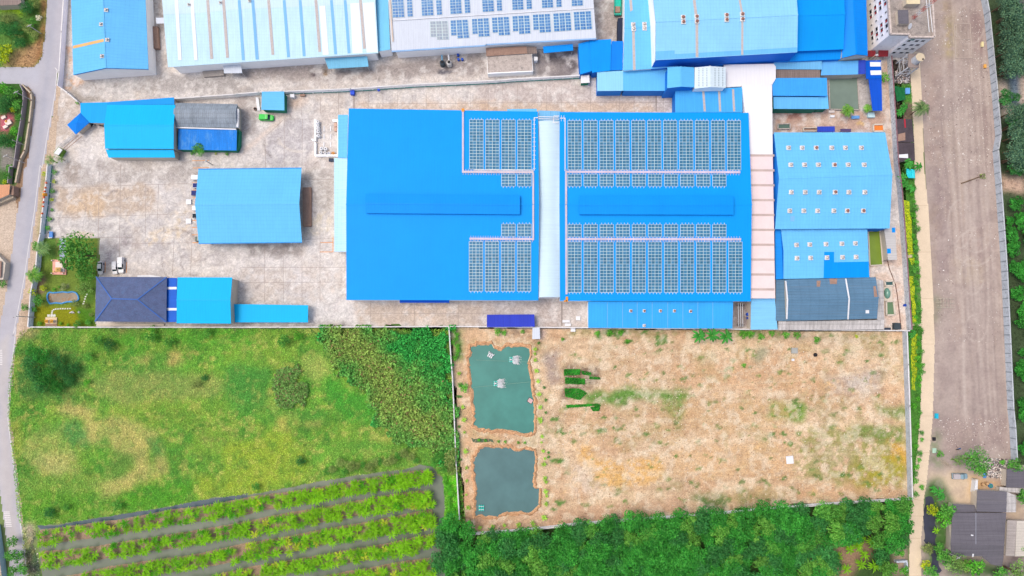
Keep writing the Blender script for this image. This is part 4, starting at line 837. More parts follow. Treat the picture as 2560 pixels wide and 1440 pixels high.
# solar arrays, each a bolted block of panels lying on the sheet
PVM = None
def pv_mat(key, ca, cb):
    if key in MATS: return MATS[key]
    m, n, b = new_mat(key); g_ = N(n, 'ShaderNodeNewGeometry'); c = mixc(n, g_.outputs['Random Per Island'], ca, cb)
    n.links.new(c, b.inputs['Base Color']); b.inputs['Roughness'].default_value = .3; b.inputs['Specular IOR Level'].default_value = .35
    MATS[key] = m; return m
M_pv = pv_mat('solar cells', C(28, 108, 144), C(58, 136, 178)); M_pvn = pv_mat('pale solar cells', C(52, 122, 190), C(88, 150, 206)); M_pvg = pv_mat('greyed solar cells', C(146, 164, 184), C(170, 180, 190))
M_pvf = surf('panel frame', C(206, 226, 226), .5)
def array(q, plane, cols, rows, label, group, gaps=(), pv=None, skip=None, rails=4):
    """q: four photo corners; cols: list of (start,end) fractions of the strips"""
    W_ = [Pl(*p, plane) for p in q]; up = plane[1] if plane[1].z > 0 else -plane[1]
    root = thing('solar_array', label, 'solar array', W_[0], group)
    def at(u, v, h): return W_[0].lerp(W_[1], u).lerp(W_[3].lerp(W_[2], u), v) + up * h
    f = MB(); f.shell([[at(-.015, -.004, .14), at(1.015, -.004, .14), at(1.015, 1.004, .14), at(-.015, 1.004, .14)]], .05)
    if skip is None: f.build('frame', M_pvf, root)
    else:
        f = MB(); u0, u1, v1 = skip
        f.shell([[at(-.015, -.004, .14), at(u1, -.004, .14), at(u1, v1, .14), at(-.015, v1, .14)], [at(u1, -.004, .14), at(1.015, -.004, .14), at(1.015, 1.004, .14), at(u1, 1.004, .14), at(u1, v1, .14)]], .05); f.build('frame', M_pvf, root)
    for (a, b) in cols:
        s = MB()
        for r_ in range(rows):
            v0, v1 = (r_ + .07) / rows, (r_ + .93) / rows
            if skip and a < skip[1] - .01 and (r_ + .5) / rows > skip[2]: continue
            mid = (a + b) / 2; gp = (b - a) * .02
            s.face(at(a, v1, .155), at(mid - gp, v1, .155), at(mid - gp, v0, .155), at(a, v0, .155)); s.face(at(mid + gp, v1, .155), at(b, v1, .155), at(b, v0, .155), at(mid + gp, v0, .155))
        s.build('panel_strip', pv or M_pv, root)
    if rails:
        m = MB(); k = 2.2 / rows / 4
        for i in range(rails):
            u = (i + .5) / rails; m.bar(at(u, -k, .03), at(u, 1 + k, .03), .12, .07)
        m.build('rails', M_trim, root)
    return root
ORD = ['first', 'second', 'third', 'fourth', 'fifth', 'sixth', 'seventh', 'eighth', 'ninth', 'tenth', 'eleventh', 'twelfth']
two = [(.015, .482), (.518, .985)]
for i in range(4):
    x = 1174 + 40.0 * i; y = 299.5 + i * .4
    array([(x, y), (x + 34, y), (x + 34, y + 124), (x, y + 123.5)], plw[0], two, 16, f'tall solar array, {ORD[i]} from the left, on the north slope of the west hall', 'solar arrays on the blue halls')
    array([(x - 1, 604), (x + 33, 604), (x + 33, 728), (x - 1, 728)], plw[1], two, 16, f'tall solar array, {ORD[i]} from the left, on the south slope of the west hall', 'solar arrays on the blue halls')
for i in (2, 3):
    x = 1174 + 40.0 * i
    array([(x, 436), (x + 34, 436), (x + 34, 466), (x, 466)], plw[0], two, 4, f'short solar array, {"left" if i == 2 else "right"} of two, north of the ridge on the west hall', 'solar arrays on the blue halls')
    array([(x, 560), (x + 34, 560), (x + 34, 591), (x, 591)], plw[1], two, 4, f'short solar array, {"left" if i == 2 else "right"} of two, south of the ridge on the west hall', 'solar arrays on the blue halls')
for i in range(11):
    x = 1419.5 + 39.8 * i
    array([(x, 302), (x + 33.5, 302), (x + 34.3, 425), (x + .6, 425)], ple[0], two, 16, f'tall solar array, {ORD[i]} from the left, on the north slope of the east hall', 'solar arrays on the blue halls')
    x2 = 1419.5 + 40.2 * i
    array([(x2, 605), (x2 + 33.5, 605), (x2 + 33.5, 731), (x2, 731)], ple[1], two, 16, f'tall solar array, {ORD[i]} from the left, on the south slope of the east hall', 'solar arrays on the blue halls')
    if i < 10:
        array([(x2, 436), (x2 + 33.5, 436), (x2 + 33.5, 466), (x2, 466)], ple[0], two, 4, f'short solar array, {ORD[i]} from the left, north of the ridge on the east hall', 'solar arrays on the blue halls')
        array([(x2, 561), (x2 + 33.5, 561), (x2 + 33.5, 592), (x2, 592)], ple[1], two, 4, f'short solar array, {ORD[i]} from the left, south of the ridge on the east hall', 'solar arrays on the blue halls')
M_tray = surf('cable tray', C(216, 204, 222), .6); M_pinkt = surf('pinkish tray', C(218, 206, 214), .6); M_or2 = surf('orange conduit', C(250, 160, 50), .6)
def tray(root, a, b, pl, wd=.6, mat=None, ticks=0, tl=1.6):
    A, B = Pl(*a, pl) + Vector((0, 0, .2)), Pl(*b, pl) + Vector((0, 0, .2)); m = MB(); m.bar(A, B, wd, .12)
    d = (B - A).normalized(); s = d.cross(Vector((0, 0, 1))).normalized()
    for i in range(ticks):
        c = A.lerp(B, (i + .5) / ticks) - Vector((0, 0, .08)); m.bar(c - s * tl * .62, c + s * tl * .62, .13, .06)
    m.build('cable_tray', mat or M_tray, root)
tray(hallw, (1157.5, 279), (1157.5, 432), plw[0]); tray(hallw, (1155, 430), (1334, 431), plw[0], .7, M_pinkt, 28); tray(hallw, (1186, 425.5), (1334, 426), plw[0], .25, M_trim)
tray(hallw, (1333, 432), (1333, 511), plw[0], .55, M_pinkt); tray(hallw, (1333, 512), (1333, 601), plw[1], .55, M_pinkt); tray(hallw, (1174, 597), (1334, 598), plw[1], .7, M_tray, 26)
tray(hallw, (1335.5, 295), (1335.5, 427), plw[0], .25, M_trim, 12, .8); tray(hallw, (1335, 295), (1345, 295), plw[0], .25, M_trim)
p = Pl(1157.5, 276, plw[0]); m = MB(); m.box((p.x, p.y, p.z), .9, 1.1, .4); m.build('conduit_box', M_or2, hallw)
tray(halle, (1412.5, 296), (1412.5, 428), ple[0], .28, M_trim); tray(halle, (1400, 296), (1413, 296), ple[0], .28, M_trim, 2, 1.6); tray(halle, (1415, 430), (1415, 511), ple[0], .6, M_pinkt); tray(halle, (1415, 512), (1416, 736), ple[1], .6, M_pinkt)
tray(halle, (1413, 430), (1850, 431), ple[0], .7, M_tray, 64); tray(halle, (1416, 598), (1852, 598.5), ple[1], .7, M_tray, 64)
p = Pl(1417, 748, ple[1]); m = MB(); m.box((p.x, p.y, p.z), .7, 1.6, .4); m.box((p.x - .5, p.y - .6, p.z), .9, .5, .4); m.build('conduit_box', M_or2, halle)
shed('awning', 'violet blue awning below the south eave of the west hall', c6(1197, 1108, 1570, 1110, 1570, 1131, 1197, 1131), [5.2, 5.2, 4.8, 4.8], B_NAVY, None, 'awning', open_=True)
shed('awning', 'light blue awning along the north eave of the west hall', cE(0, 0, 1, 0, 1, 1, 0, 1) and [(1268, 273), (1342, 272), (1342, 282), (1268, 281)], 5.5, B_SKY, None, 'awning', open_=True)
shed('lean_to', 'sky blue strip roof on the upper west side of the west hall', [(845, 287), (870, 287), (868, 395), (845, 394)], [4.6, 5.4, 5.4, 4.6], B_SKYX, M_wall, 'lean-to')
shed('lean_to', 'pale blue long canopy on the west side of the west hall', [(835, 395), (868, 396), (867, 629), (836, 629)], [4.2, 5.2, 5.2, 4.2], roofing('pale canopy', C(190, 234, 255), 'x', .8, .06, .05, .06, rows=.06, rowp=1.5), M_wall, 'lean-to')

# ---- the north row
b1 = new_building('warehouse', 'blue gabled warehouse with an orange stripe near the road junction', 'warehouse', [(178, -60), (366, -60), (371, 173), (183, 186)])
_, p1 = gable(b1, [(176, -60), (361, -62)] + c1(1272, 592, 628, 640), [(255, -62)] + c1(905, 582), 5.6, 8.6, B_SKYX, 'y', M_wall, .2)
strip(b1, c1(626, 405)[0], c1(890, 345)[0], 1.0, p1[0], surf('orange sheet', C(242, 190, 120), .7), 'orange_stripe')
for x, y in c1(870, 210, 878, 483): vent(b1, x, y, p1[0], s=1.0)
for x, y in c1(912, 88, 922, 343): vent(b1, x, y, p1[1], s=1.0)
q = c1(628, 640, 905, 582, 1272, 592); a_, r_, b_ = P(*q[0], 5.5), P(*q[1], 8.5), P(*q[2], 5.5)
m = MB(); m.shell([[a_, a_.lerp(r_, 1), r_ + Vector((0, .01, -1.2)), a_ + Vector((0, .01, -.3))]], .02); m = MB()
d_ = Vector((0, -.06, 0))
for u, v in ((a_, r_), (r_, b_)): m.add([u + d_, v + d_, v + d_ - Vector((0, 0, .5)), u + d_ - Vector((0, 0, .5))], [(0, 1, 2, 3)])
m.build('barge_board', surf('blue barge', C(0, 150, 235), .6), b1)
b2 = new_building('warehouse', 'huge pale blue warehouse with long coloured roof strips', 'warehouse', [(405, -60), (935, -60), (945, 133), (420, 168)])
pc = [(398, -80), (932, -120)] + c2(1185, 455) + c1(1440, 576)
_, pp = pent(b2, pc, [10.5, 10.5, 6.8, 6.8], B_PALE, M_wall, 1.0)
M_tanst = surf('old skylight', C(206, 196, 192), .7, .06, .06, 1.0, stain=C(180, 160, 140), stain_amt=.6); M_bst = surf('blue strip', C(130, 196, 244), .6, .03, .03); M_wst = surf('white strip', C(248, 252, 254), .6, .02, .02)
for a, b, mm, wd in (((1512, 0), (1543, 515), M_wst, 1.15), ((1645, 0), (1680, 515), M_wst, 1.15), ((1780, 0), (1815, 505), M_tanst, .95), ((1915, 0), (1950, 495), M_tanst, .95), ((2050, 0), (2085, 515), M_bst, .95), ((2165, 0), (2205, 510), M_bst, .95)):
    strip(b2, c1(*a)[0], c1(*b)[0], wd, pp, mm, 'roof_strip')
for a, b, mm, wd in (((110, 0), (146, 510), M_bst, .95), ((245, 0), (282, 470), M_tanst, .95), ((378, 0), (416, 490), M_bst, .95), ((515, 0), (550, 482), M_bst, .95), ((650, 0), (684, 445), M_tanst, .95), ((705, 50), (735, 470), M_wst, 2.0), ((783, 0), (820, 465), M_bst, .95), ((900, 0), (935, 458), M_bst, .95), ((1032, 0), (1068, 418), M_tanst, .95)):
    strip(b2, c2(*a)[0], c2(*b)[0], wd, pp, mm, 'roof_strip')
sheet_on(b2, c2(945, 30, 1020, 25, 1050, 455, 965, 458), pp, M_wst, 'white_sheets', .012, .01); sheet_on(b2, c2(1050, 25, 1150, 20, 1178, 445, 1085, 450), pp, M_wst, 'white_sheets', .012, .01)
sheet_on(b2, [(405, -20), (400, -60), (930, -90)] + c2(1155, 25, 700, 50, 0, 78) + c1(1720, 110, 1400, 125), pp, roofing('upper pale sheet', C(214, 242, 250), 'y', .8, .05, .05, .05), 'upper_sheets', .006, .004)
for x, y in c1(1620, 42, 1890, 25, 2140, 10): vent(b2, x, y, pp, s=.7)
g2 = shed('gutter_roof', 'narrow sky blue roof strip between the pale warehouse and the solar warehouse', [(937, -60), (968, -60)] + c2(1287, 425, 1185, 440), [7.6, 7.6, 5.8, 5.8], B_MID and roofing('gutter blue', C(130, 214, 252), 'y', .8, .05, .05, .05), M_wall, 'roof')
b3 = new_building('warehouse', 'grey white warehouse carrying two rows of blue solar arrays', 'warehouse', [(970, -60), (1480, -60), (1490, 96), (978, 128)])
_, p3 = pent(b3, [(966, -70), (1476, -100)] + c3(996, 330) + c2(1300, 440), [10.0, 10.0, 6.6, 6.6], B_GREY, M_wall, 1.0)
m = MB(); q = c2(1300, 443, 2110, 392) + c3(50, 385, 996, 334)
for a, b in zip(q, q[1:]): m.bar(P(*a, 6.5), P(*b, 6.5), .5, .25)
m.build('gutter', surf('gutter blue grey', C(150, 190, 232), .6), b3)
tray(b3, c2(1285, 0)[0], c2(1312, 360)[0], p3, .5, surf('tan tray', C(224, 206, 190), .7)); tray(b3, c2(1310, 178)[0], c3(975, 72)[0], p3, .22, M_trim)
tri = [(.02, .31), (.36, .645), (.69, .98)]
lo_r = [c2(1628, 185, 1778, 180, 1790, 338, 1636, 342), c2(1802, 176, 1952, 168, 1966, 326, 1810, 332), c3(-72, 164, 75, 155, 85, 312, -64, 320), c3(100, 152, 248, 144, 260, 300, 108, 308), c3(275, 140, 424, 132, 434, 288, 283, 297), c3(450, 127, 600, 119, 611, 276, 458, 284), c3(625, 117, 775, 108, 786, 262, 634, 272), c3(800, 104, 950, 95, 961, 250, 810, 260)]
for i, q in enumerate(lo_r):
    array(q, p3, tri, 6, f'solar array, {ORD[i]} from the left, in the lower row on the grey white warehouse', 'solar arrays on the grey warehouse', pv=M_pvg if i == 0 else M_pvn, skip=(0, .33, .84) if i < 6 else None, rails=0)
hi_r = [c2(1300, -30, 1400, -34, 1410, 148, 1310, 153), c2(1428, -34, 1472, -36, 1482, 142, 1436, 146), c2(1550, -38, 1650, -42, 1660, 132, 1560, 138), c2(1675, -44, 1724, -46, 1733, 126, 1688, 130), c2(1795, -50, 1892, -54, 1902, 117, 1804, 122), c2(1920, -54, 1966, -56, 1975, 110, 1928, 114), c2(2070, -60, 2170, -64, 2178, 98, 2080, 104), c3(140, -65, 182, -66, 190, 92, 146, 95), c3(270, -72, 365, -76, 374, 82, 278, 87), c3(394, -78, 438, -80, 445, 76, 400, 80), c3(524, -86, 620, -90, 628, 65, 532, 70), c3(650, -92, 693, -94, 700, 58, 655, 62), c3(780, -98, 874, -102, 882, 48, 786, 53)]
for i, q in enumerate(hi_r):
    wide = abs(q[1][0] - q[0][0]) > 20
    array(q, p3, [(.02, .48), (.52, .98)] if wide else [(.03, .97)], 7, f'{"wide" if wide else "narrow"} solar array, {(ORD + ["thirteenth"])[i]} from the left, in the upper row on the grey white warehouse', 'solar arrays on the grey warehouse', pv=M_pvn, rails=0)
# loading canopies, docks and yard buildings of the north row
shed('loading_canopy', 'grey white loading canopy on the wall of the pale warehouse', c1(1910, 548, 2062, 545, 2076, 626, 1920, 628), [4.0, 4.0, 3.6, 3.6], B_GREY, None, 'canopy', open_=True)
shed('loading_canopy', 'light blue loading canopy on the wall of the pale warehouse', c2(725, 500, 1090, 480, 1102, 570, 757, 590), [4.6, 4.6, 4.0, 4.0], roofing('canopy blue', C(124, 198, 232), 'y', .8, .08, .06, .06), None, 'canopy', open_=True)
r = thing('loading_ramp', 'long concrete loading ramp west of the grey white canopy', 'ramp', P(*c1(1820, 640)[0]))
slab_box(r, c1(1735, 612, 1910, 600, 1920, 645, 1745, 660), 0, .9, surf('ramp concrete', C(176, 168, 160), .9, .12, .1, .5), 'platform')
r = thing('loading_dock', 'concrete dock block beside the blue gabled warehouse', 'dock', P(*c1(1335, 340)[0])); slab_box(r, c1(1300, 225, 1350, 225, 1362, 415, 1312, 415), 0, 1.2, B_RUST, 'platform')
shed('canopy', 'small cream canopy between the blue and the pale warehouses', c1(1336, 152, 1408, 150, 1410, 200, 1340, 202), 3.4, B_GREY, None, 'canopy', open_=True)
pf = thing('flat_building', 'low flat roofed concrete building with a brown sheet strip, stained on top', 'building', P(*c3(255, 540)[0]))
slab_box(pf, c3(58, 480, 446, 462, 455, 612, 66, 632), 0, 3.2, M_wall); sheet_on(pf, c3(60, 482, 444, 464, 452, 606, 68, 624), (Vector((0, 0, 3.2)), Vector((0, 0, 1))), B_FLAT, 'roof', .03, .02)
pent(pf, c3(50, 412, 398, 396, 405, 458, 54, 482), [4.4, 4.4, 3.7, 3.7], B_RUST, None, part='brown_roof'); pent(pf, c3(400, 398, 484, 400, 488, 458, 405, 460), [4.2, 4.1, 3.6, 3.6], B_TILE, None, part='side_roof')
shed('canopy', 'strong blue canopy on two posts behind the solar warehouse wall', c3(540, 398, 795, 376, 800, 432, 546, 455), [4.5, 4.5, 3.9, 3.9], B_STRONG, None, 'canopy', open_=True)
r = thing('white_cabinet', 'small white cabinet beside the flat roofed building', 'cabinet', P(*c3(478, 502)[0])); slab_box(r, c3(463, 488, 492, 488, 492, 517, 463, 517), 0, 2.0, M_wall, 'body'); slab_box(r, c3(461, 486, 494, 486, 494, 519, 461, 519), 2.0, 2.1, M_trim, 'lid')
bb = new_building('stepped_shed', 'strong blue stepped roof shed joining the solar warehouse to the sky blue hall', 'shed', c3(842, 375, 1225, 340, 1220, 600, 860, 640))
pent(bb, c3(842, 375, 940, 350, 985, 600, 860, 636), [5.0, 5.2, 5.2, 5.0], B_STRONG, M_bluewall, part='west_roof'); pent(bb, c3(940, 345, 1125, 335, 1118, 605, 960, 622), [5.5, 5.5, 5.5, 5.5], B_STRONG, M_bluewall, part='middle_roof'); pent(bb, c3(1128, 352, 1226, 352, 1222, 600, 1112, 605), [5.2, 5.0, 5.0, 5.2], roofing('strong blue b', C(20, 140, 244), 'y', .9, .05, .05, .04), M_bluewall, part='east_roof')
shed('hut', 'small white roofed hut at the east end of the long white wall', c3(865, 648, 936, 642, 940, 708, 864, 712), 3.0, B_WHITE, M_grn, 'hut')
# ---- the north-east halls
n1 = new_building('hall', 'sky blue hall with tan skylight strips west of the taller gabled hall', 'hall', c3(1240, 0, 1640, 0, 1640, 600, 1225, 605))
_, pn1 = gable(n1, [(1562, -70), (1700, -80)] + c3(1700, 575, 1225, 605), c3(1238, 237) + [(1700, 65)], 7.0, 8.8, B_SKY, 'x', M_wall, .4)
strip(n1, c3(1290, 0)[0], c3(1310, 225)[0], .9, pn1[0], M_tanst); strip(n1, c3(1314, 245)[0], c3(1322, 600)[0], .9, pn1[1], M_tanst)
for x, y in c3(1312, 212, 1408, 210): vent(n1, x, y, pn1[0])
for x, y in c3(1316, 250, 1410, 245): vent(n1, x, y, pn1[1])
n2 = new_building('hall', 'tall sky blue gabled hall with paired roof vents along its ridge', 'hall', c3(1470, 0, 2194, 0, 2190, 480, 1505, 515))
_, pn2 = gable(n2, [(1622, -110), (1983, -130)] + c4(650, 440) + c3(1504, 516), c3(1506, 186) + c4(656, 124), 13.0, 15.2, roofing('tall hall sheet', C(150, 218, 255), 'y', 1.05, .06, .05, .04, rows=.05, rowp=1.3), 'x', surf('n2 wall', C(0, 128, 250), .7, .05, .05), .06)
a_, b_ = P(1622, -110, 12.8), P(*c3(1504, 516)[0], 12.8); d_ = Vector((-.08, 0, 0)); m = MB(); r_ = P(*c3(1506, 186)[0], 15.0)
m.face(Vector((b_.x, b_.y, 6)) + d_, Vector((a_.x, a_.y, 6)) + d_, a_ + d_, r_ + d_, b_ + d_); m.build('white_gable', M_wall, n2)
sheet_on(n2, [c3(1504, 440)[0]] + c4(652, 372, 651, 437) + c3(1505, 511), pn2[1], roofing('lower sheets', C(118, 198, 250), 'y', 1.0, .05, .05, .04), 'lower_sheets', .008, .006)
strip(n2, c3(1835, 0)[0], c3(1852, 130)[0], .9, pn2[0], M_tanst); strip(n2, c3(1858, 175)[0], c3(1860, 490)[0], .9, pn2[1], M_tanst); strip(n2, c4(165, 0)[0], c4(185, 105)[0], .7, pn2[0], M_tanst); strip(n2, c4(188, 160)[0], c4(187, 462)[0], .7, pn2[1], M_tanst)
for x, y in c3(1740, 150, 1856, 145, 2112, 132) + c4(187, 122): vent(n2, x, y, pn2[0], top=M_vred)
for x, y in c3(1742, 190, 1858, 186, 2113, 172) + c4(188, 164): vent(n2, x, y, pn2[1], top=M_vred)
n3 = new_building('hall', 'strong blue gabled hall between the tall hall and the apartment block', 'hall', c4(655, 0, 1040, 0, 1030, 415, 655, 430))
gable(n3, [(1975, -90), (2105, -100)] + c4(1040, 415, 640, 432), c4(640, 130, 1052, 118), 8.6, 10.8, roofing('hall blue', C(0, 164, 255), 'y', 1.0, .04, .04, .03), 'x', M_bluewall, .3)
n4 = new_building('hall', 'narrow bright blue gabled roof running north to south below the apartment block', 'hall', c4(1040, 0, 1220, 0, 1242, 470, 1040, 480))
gable(n4, [(2104, -80), (2164, -85)] + c4(1244, 468, 1028, 488), [(2130, -82)] + c4(1148, 458), 7.5, 9.3, roofing('hall blue b', C(0, 150, 255), 'x', 1.0, .04, .04, .03), 'y', M_cream, .2)
m = MB(); q = [P(*c4(1030, 490)[0], 7.4), P(*c4(1148, 461)[0], 9.1), P(*c4(1243, 470)[0], 7.4)]; m.add([v + Vector((0, -.05, 0)) for v in q] + [Vector((v.x, v.y - .05, z)) for v, z in zip(q, (6, 6, 6))], [(0, 1, 4, 3), (1, 2, 5, 4)]); m.build('gable_end', surf('old white gable', C(226, 220, 210), .85, .1, .1, .6, stain=C(170, 150, 130), stain_amt=.6), n4)
shed('lean_to', 'mid blue lean-to roof below the strong blue gabled hall', c4(585, 438, 1022, 420, 1020, 498, 585, 518), [7.0, 7.0, 6.2, 6.2], roofing('lean blue', C(10, 156, 255), 'y', .9, .07, .05, .05), M_bluewall, 'lean-to')
dl = shed('lean_to', 'shade-painted blue lean-to roof under the tall sky blue hall', c3(1610, 518, 2194, 482) + c4(582, 452, 582, 520, 460, 520, 20, 548) + c3(1610, 575), 6.0, roofing('shade-painted blue', C(40, 150, 245), 'y', .9, .06, .05, .05), M_bluewall, 'lean-to')  # the tall hall's shade is painted into this darker sheet blue
for x in (1718, 1968):
    q = c3(x, 500, x + 8, 600); sheet_on(dl, c3(x - 8, 505, x + 8, 505, x + 12, 565, x - 4, 570), (Vector((0, 0, 6.0)), Vector((0, 0, 1))), M_tanst, 'skylight_strip')
w1 = new_building('long_shed', 'sky blue flat shed reaching west beside the concrete lane', 'shed', c3(1005, 620, 1600, 592, 1590, 775, 1005, 778))
pent(w1, c3(1003, 618, 1226, 606, 1227, 778, 1004, 780), [5.2, 5.2, 5.2, 5.2], roofing('lighter blue', C(156, 224, 255), 'y', .8, .06, .04, .04), M_bluewall, part='west_roof'); pent(w1, c3(1226, 606, 1660, 588, 1660, 778, 1227, 778), 5.15, roofing('mid shed blue', C(108, 200, 255), 'y', .9, .05, .05, .04), M_bluewall, part='east_roof')
w2 = new_building('penthouse_roof', 'raised sky blue gabled roof box beside the white vented roof', 'roof', c3(1607, 575, 1835, 575, 1835, 748, 1605, 756))
gable(w2, c3(1607, 577, 1836, 577, 1837, 748, 1604, 755), c3(1721, 570, 1724, 742), 9.6, 10.6, roofing('box blue', C(108, 202, 255), 'x', .8, .06, .05, .04), 'y', M_bluewall, .2)
w3 = new_building('vented_roof', 'white gabled roof with rows of small dark slots', 'roof', c3(1840, 577, 2106, 577, 2106, 752, 1838, 760))
_, pw3 = gable(w3, c3(1840, 578, 2106, 576, 2106, 753, 1838, 760), c3(1972, 566, 1976, 745), 9.6, 10.7, roofing('vent white', C(226, 244, 250), 'x', .8, .05, .03, .04), 'y', M_wall, .2)
m = MB()
for k, x in enumerate((1876, 1910, 1944, 2014, 2046, 2080)):
    for j in range(11):
        p = Pl(*c3(x, 590 + j * 14.5)[0], pw3[0 if k < 3 else 1]); m.box((p.x, p.y, p.z + .01), .28, .2, .05)
m.build('slots', surf('slot', C(110, 130, 140), .8), w3)
w4 = shed('flat_roof_block', 'bright white flat roof north of the long white roof', c3(2090, 560, 2170, 558) + c4(25, 545, 450, 536, 470, 560, 470, 662, 440, 712, 0, 738) + c3(2108, 748), 6.6, B_WHITE, M_wall, 'roof')
w5 = new_building('long_roof', 'long white roof strip east of the solar hall, pinkish with brown bars in its lower part', 'roof', [(1856, 211), (1930, 212), (1938, 745), (1877, 745)])
pent(w5, [(1855, 211), (1930, 212), (1932, 387), (1874, 387)], [7.2, 7.2, 7.2, 7.2], B_WHITE, M_wall, part='white_roof')
_, pw5 = pent(w5, [(1874, 387), (1932, 387), (1938, 746), (1877, 746)], 7.2, B_PINK, M_wall, part='pink_roof')
for k in range(10):
    y = 388.5 + k * 37.2; strip(w5, (1875, y), (1936, y + .3), .75, pw5, surf('brown bar', C(206, 186, 176), .7), 'brown_bar')
w6 = new_building('shed', 'blue shed with tan skylight strips north of the east solar hall', 'shed', [(1689, 225), (1854, 218), (1854, 280), (1689, 282)])
_, pw6 = pent(w6, [(1688, 226), (1856, 218), (1856, 281), (1688, 281)], 6.4, roofing('shed blue', C(80, 184, 255), 'y', .9, .06, .06, .05), M_bluewall)
for a, b in (((1912, 765), (1926, 955)), ((2048, 765), (2058, 955)), ((2168, 765), (2178, 955))): strip(w6, c3(*a)[0], c3(*b)[0], .75, pw6, M_tanst)
# ---- the cluster south of the apartment block
shed('shed', 'pale blue roof strip above the brown tiled roof', c4(452, 522, 858, 510, 858, 585, 455, 582), [5.4, 5.4, 5.0, 5.0], roofing('pale strip', C(120, 196, 244), 'y', .9, .08, .05, .05), M_cream)
shed('shed', 'brown tiled flat roof strip between two blue roofs', c4(474, 585, 842, 585, 842, 657, 474, 657), [4.6, 4.6, 4.4, 4.4], B_TILE, M_cream)
shed('shed', 'sky blue flat roof behind the square water basin', c4(862, 518, 1166, 508, 1166, 626, 850, 634), [4.6, 4.6, 4.4, 4.4], roofing('basin blue', C(110, 192, 255), 'y', .9, .06, .05, .05), M_cream)
shed('shed', 'small violet blue roof beside the sky blue basin roof', c4(1166, 506, 1226, 506, 1226, 622, 1166, 624), 4.7, B_PURP, M_cream)
k1 = shed('shed', 'mid blue gabled shed west of the square water basin', c4(435, 657, 845, 655, 900, 655, 905, 808, 445, 806), [6.2, 6.2, 6.0, 5.6, 5.8], roofing('k blue', C(70, 176, 255), 'y', .9, .06, .06, .05), M_bluewall)
shed('shed', 'sky blue low shed over a dark green wall beside the dirt court', c4(450, 815, 838, 818, 828, 918, 452, 916), [5.0, 5.0, 4.6, 4.6], roofing('k2 blue', C(110, 196, 250), 'y', .9, .08, .05, .05), M_grn)
shed('shed', 'narrow sky blue roof along the west side of the square basin', c4(838, 800, 908, 800, 916, 916, 828, 918), [4.6, 4.5, 4.3, 4.3], B_SKY, M_grn)
k5 = new_building('canopy', 'royal blue canopy with two white roof sheets beside the compound wall', 'canopy', c4(1228, 508, 1355, 505, 1360, 660, 1230, 660))
_, pk5 = pent(k5, c4(1226, 510, 1355, 506, 1360, 662, 1230, 664), 4.2, roofing('royal sheet', C(8, 96, 214), 'y', .9, .05, .05, .05), None, open_=True)
sheet_on(k5, c4(1262, 522, 1352, 522, 1353, 560, 1264, 560), pk5, M_wst, 'white_sheet'); sheet_on(k5, c4(1266, 594, 1358, 592, 1359, 630, 1268, 632), pk5, M_wst, 'white_sheet')
shed('canopy', 'long royal blue canopy along the compound wall beside the basin', c4(1250, 664, 1360, 664, 1366, 932, 1286, 932), 4.0, roofing('royal sheet b', C(24, 92, 214), 'y', .9, .07, .08, .08), None, 'canopy', open_=True)
def basin(name, label, pts, h, wat, rim, rw=.35):
    r = thing(name, label, 'basin', P(*pts[0])); q = [P(*p, 0) for p in pts]; m = MB(); n = len(q)
    for i in range(n): m.bar(q[i], q[(i + 1) % n], rw, h)
    m.build('rim', rim, r); f = MB(); f.face(*[(p.x, p.y, h * .6) for p in reversed(q)]); f.build('water', wat, r); return r
basin('water_basin', 'large square concrete basin of grey green water', c4(908, 642, 1150, 642, 1166, 930, 918, 925), .7, water('basin water', C(128, 146, 132), .1, .15), B_FLAT)
basin('water_basin', 'narrow basin of bright green water east of the lower blue shed', cF(252, 96, 400, 88, 438, 528, 272, 536), .6, water('algae water', C(130, 156, 60), .15, .15), M_cream)
basin('water_basin', 'small dark water basin above the green dome tank', cF(462, 738, 570, 735, 575, 795, 465, 798), .8, water('dark basin', C(70, 104, 104), .15), M_cream, .5)
basin('water_basin', 'small dull green water basin below the green dome tank', cF(478, 998, 572, 996, 590, 1170, 482, 1172), .8, water('green basin', C(110, 140, 104), .15), M_cream, .5)
basin('water_basin', 'small dark green basin in the dirt court beside the white roof', cE(185, 330, 430, 325, 430, 425, 185, 428), .7, water('court basin', C(96, 122, 108), .15), B_FLAT)
basin('water_basin', 'small orange basin in the corner of the dirt court', cE(2085, 345, 2290, 340, 2300, 478, 2090, 478), .8, surf('orange water', C(244, 140, 62), .3, .15, .1, 1.0), M_cream, .5)
# ---- east side of the factory
e1 = new_building('factory_shed', 'big sky blue gabled shed with four rows of roof vents', 'shed', [(1935, 331), (2213, 331), (2224, 571), (1938, 573)])
_, pe1 = gable(e1, [(1935, 331), (2213, 331), (2224, 571), (1938, 573)], [(1947.5, 446), (2231, 436)], 7.4, 10.4, B_SKY, 'x', M_bluewall, .2)
e1w = MB()
for y, xs in ((370, (1971, 2005, 2040, 2079, 2113, 2153)),): 
    for i, x in enumerate(xs): vent(e1, x, y, pe1[0], M_vred if i == 2 else None)
for i, x in enumerate((410, 513, 617, 737, 840, 960)): vent(e1, *c8(x, 97)[0], pe1[0], M_vred if i == 3 else None)
for i, x in enumerate((413, 517, 622, 742, 845, 965)): vent(e1, *c8(x, 302)[0], pe1[1], M_vred if i == 3 else None)
for i, x in enumerate((402, 507, 610, 732, 833, 953)): vent(e1, *c8(x, 442)[0], pe1[1], M_vred if i > 3 else None)
sheet_on(e1, c8(408, 480, 440, 480, 438, 520, 408, 520), pe1[1], M_bst, 'patch_sheet')
e2 = new_building('factory_shed', 'lower sky blue shed with a strong blue repaired corner and ten roof vents', 'shed', c8(340, 585, 985, 580, 1000, 940, 355, 950))
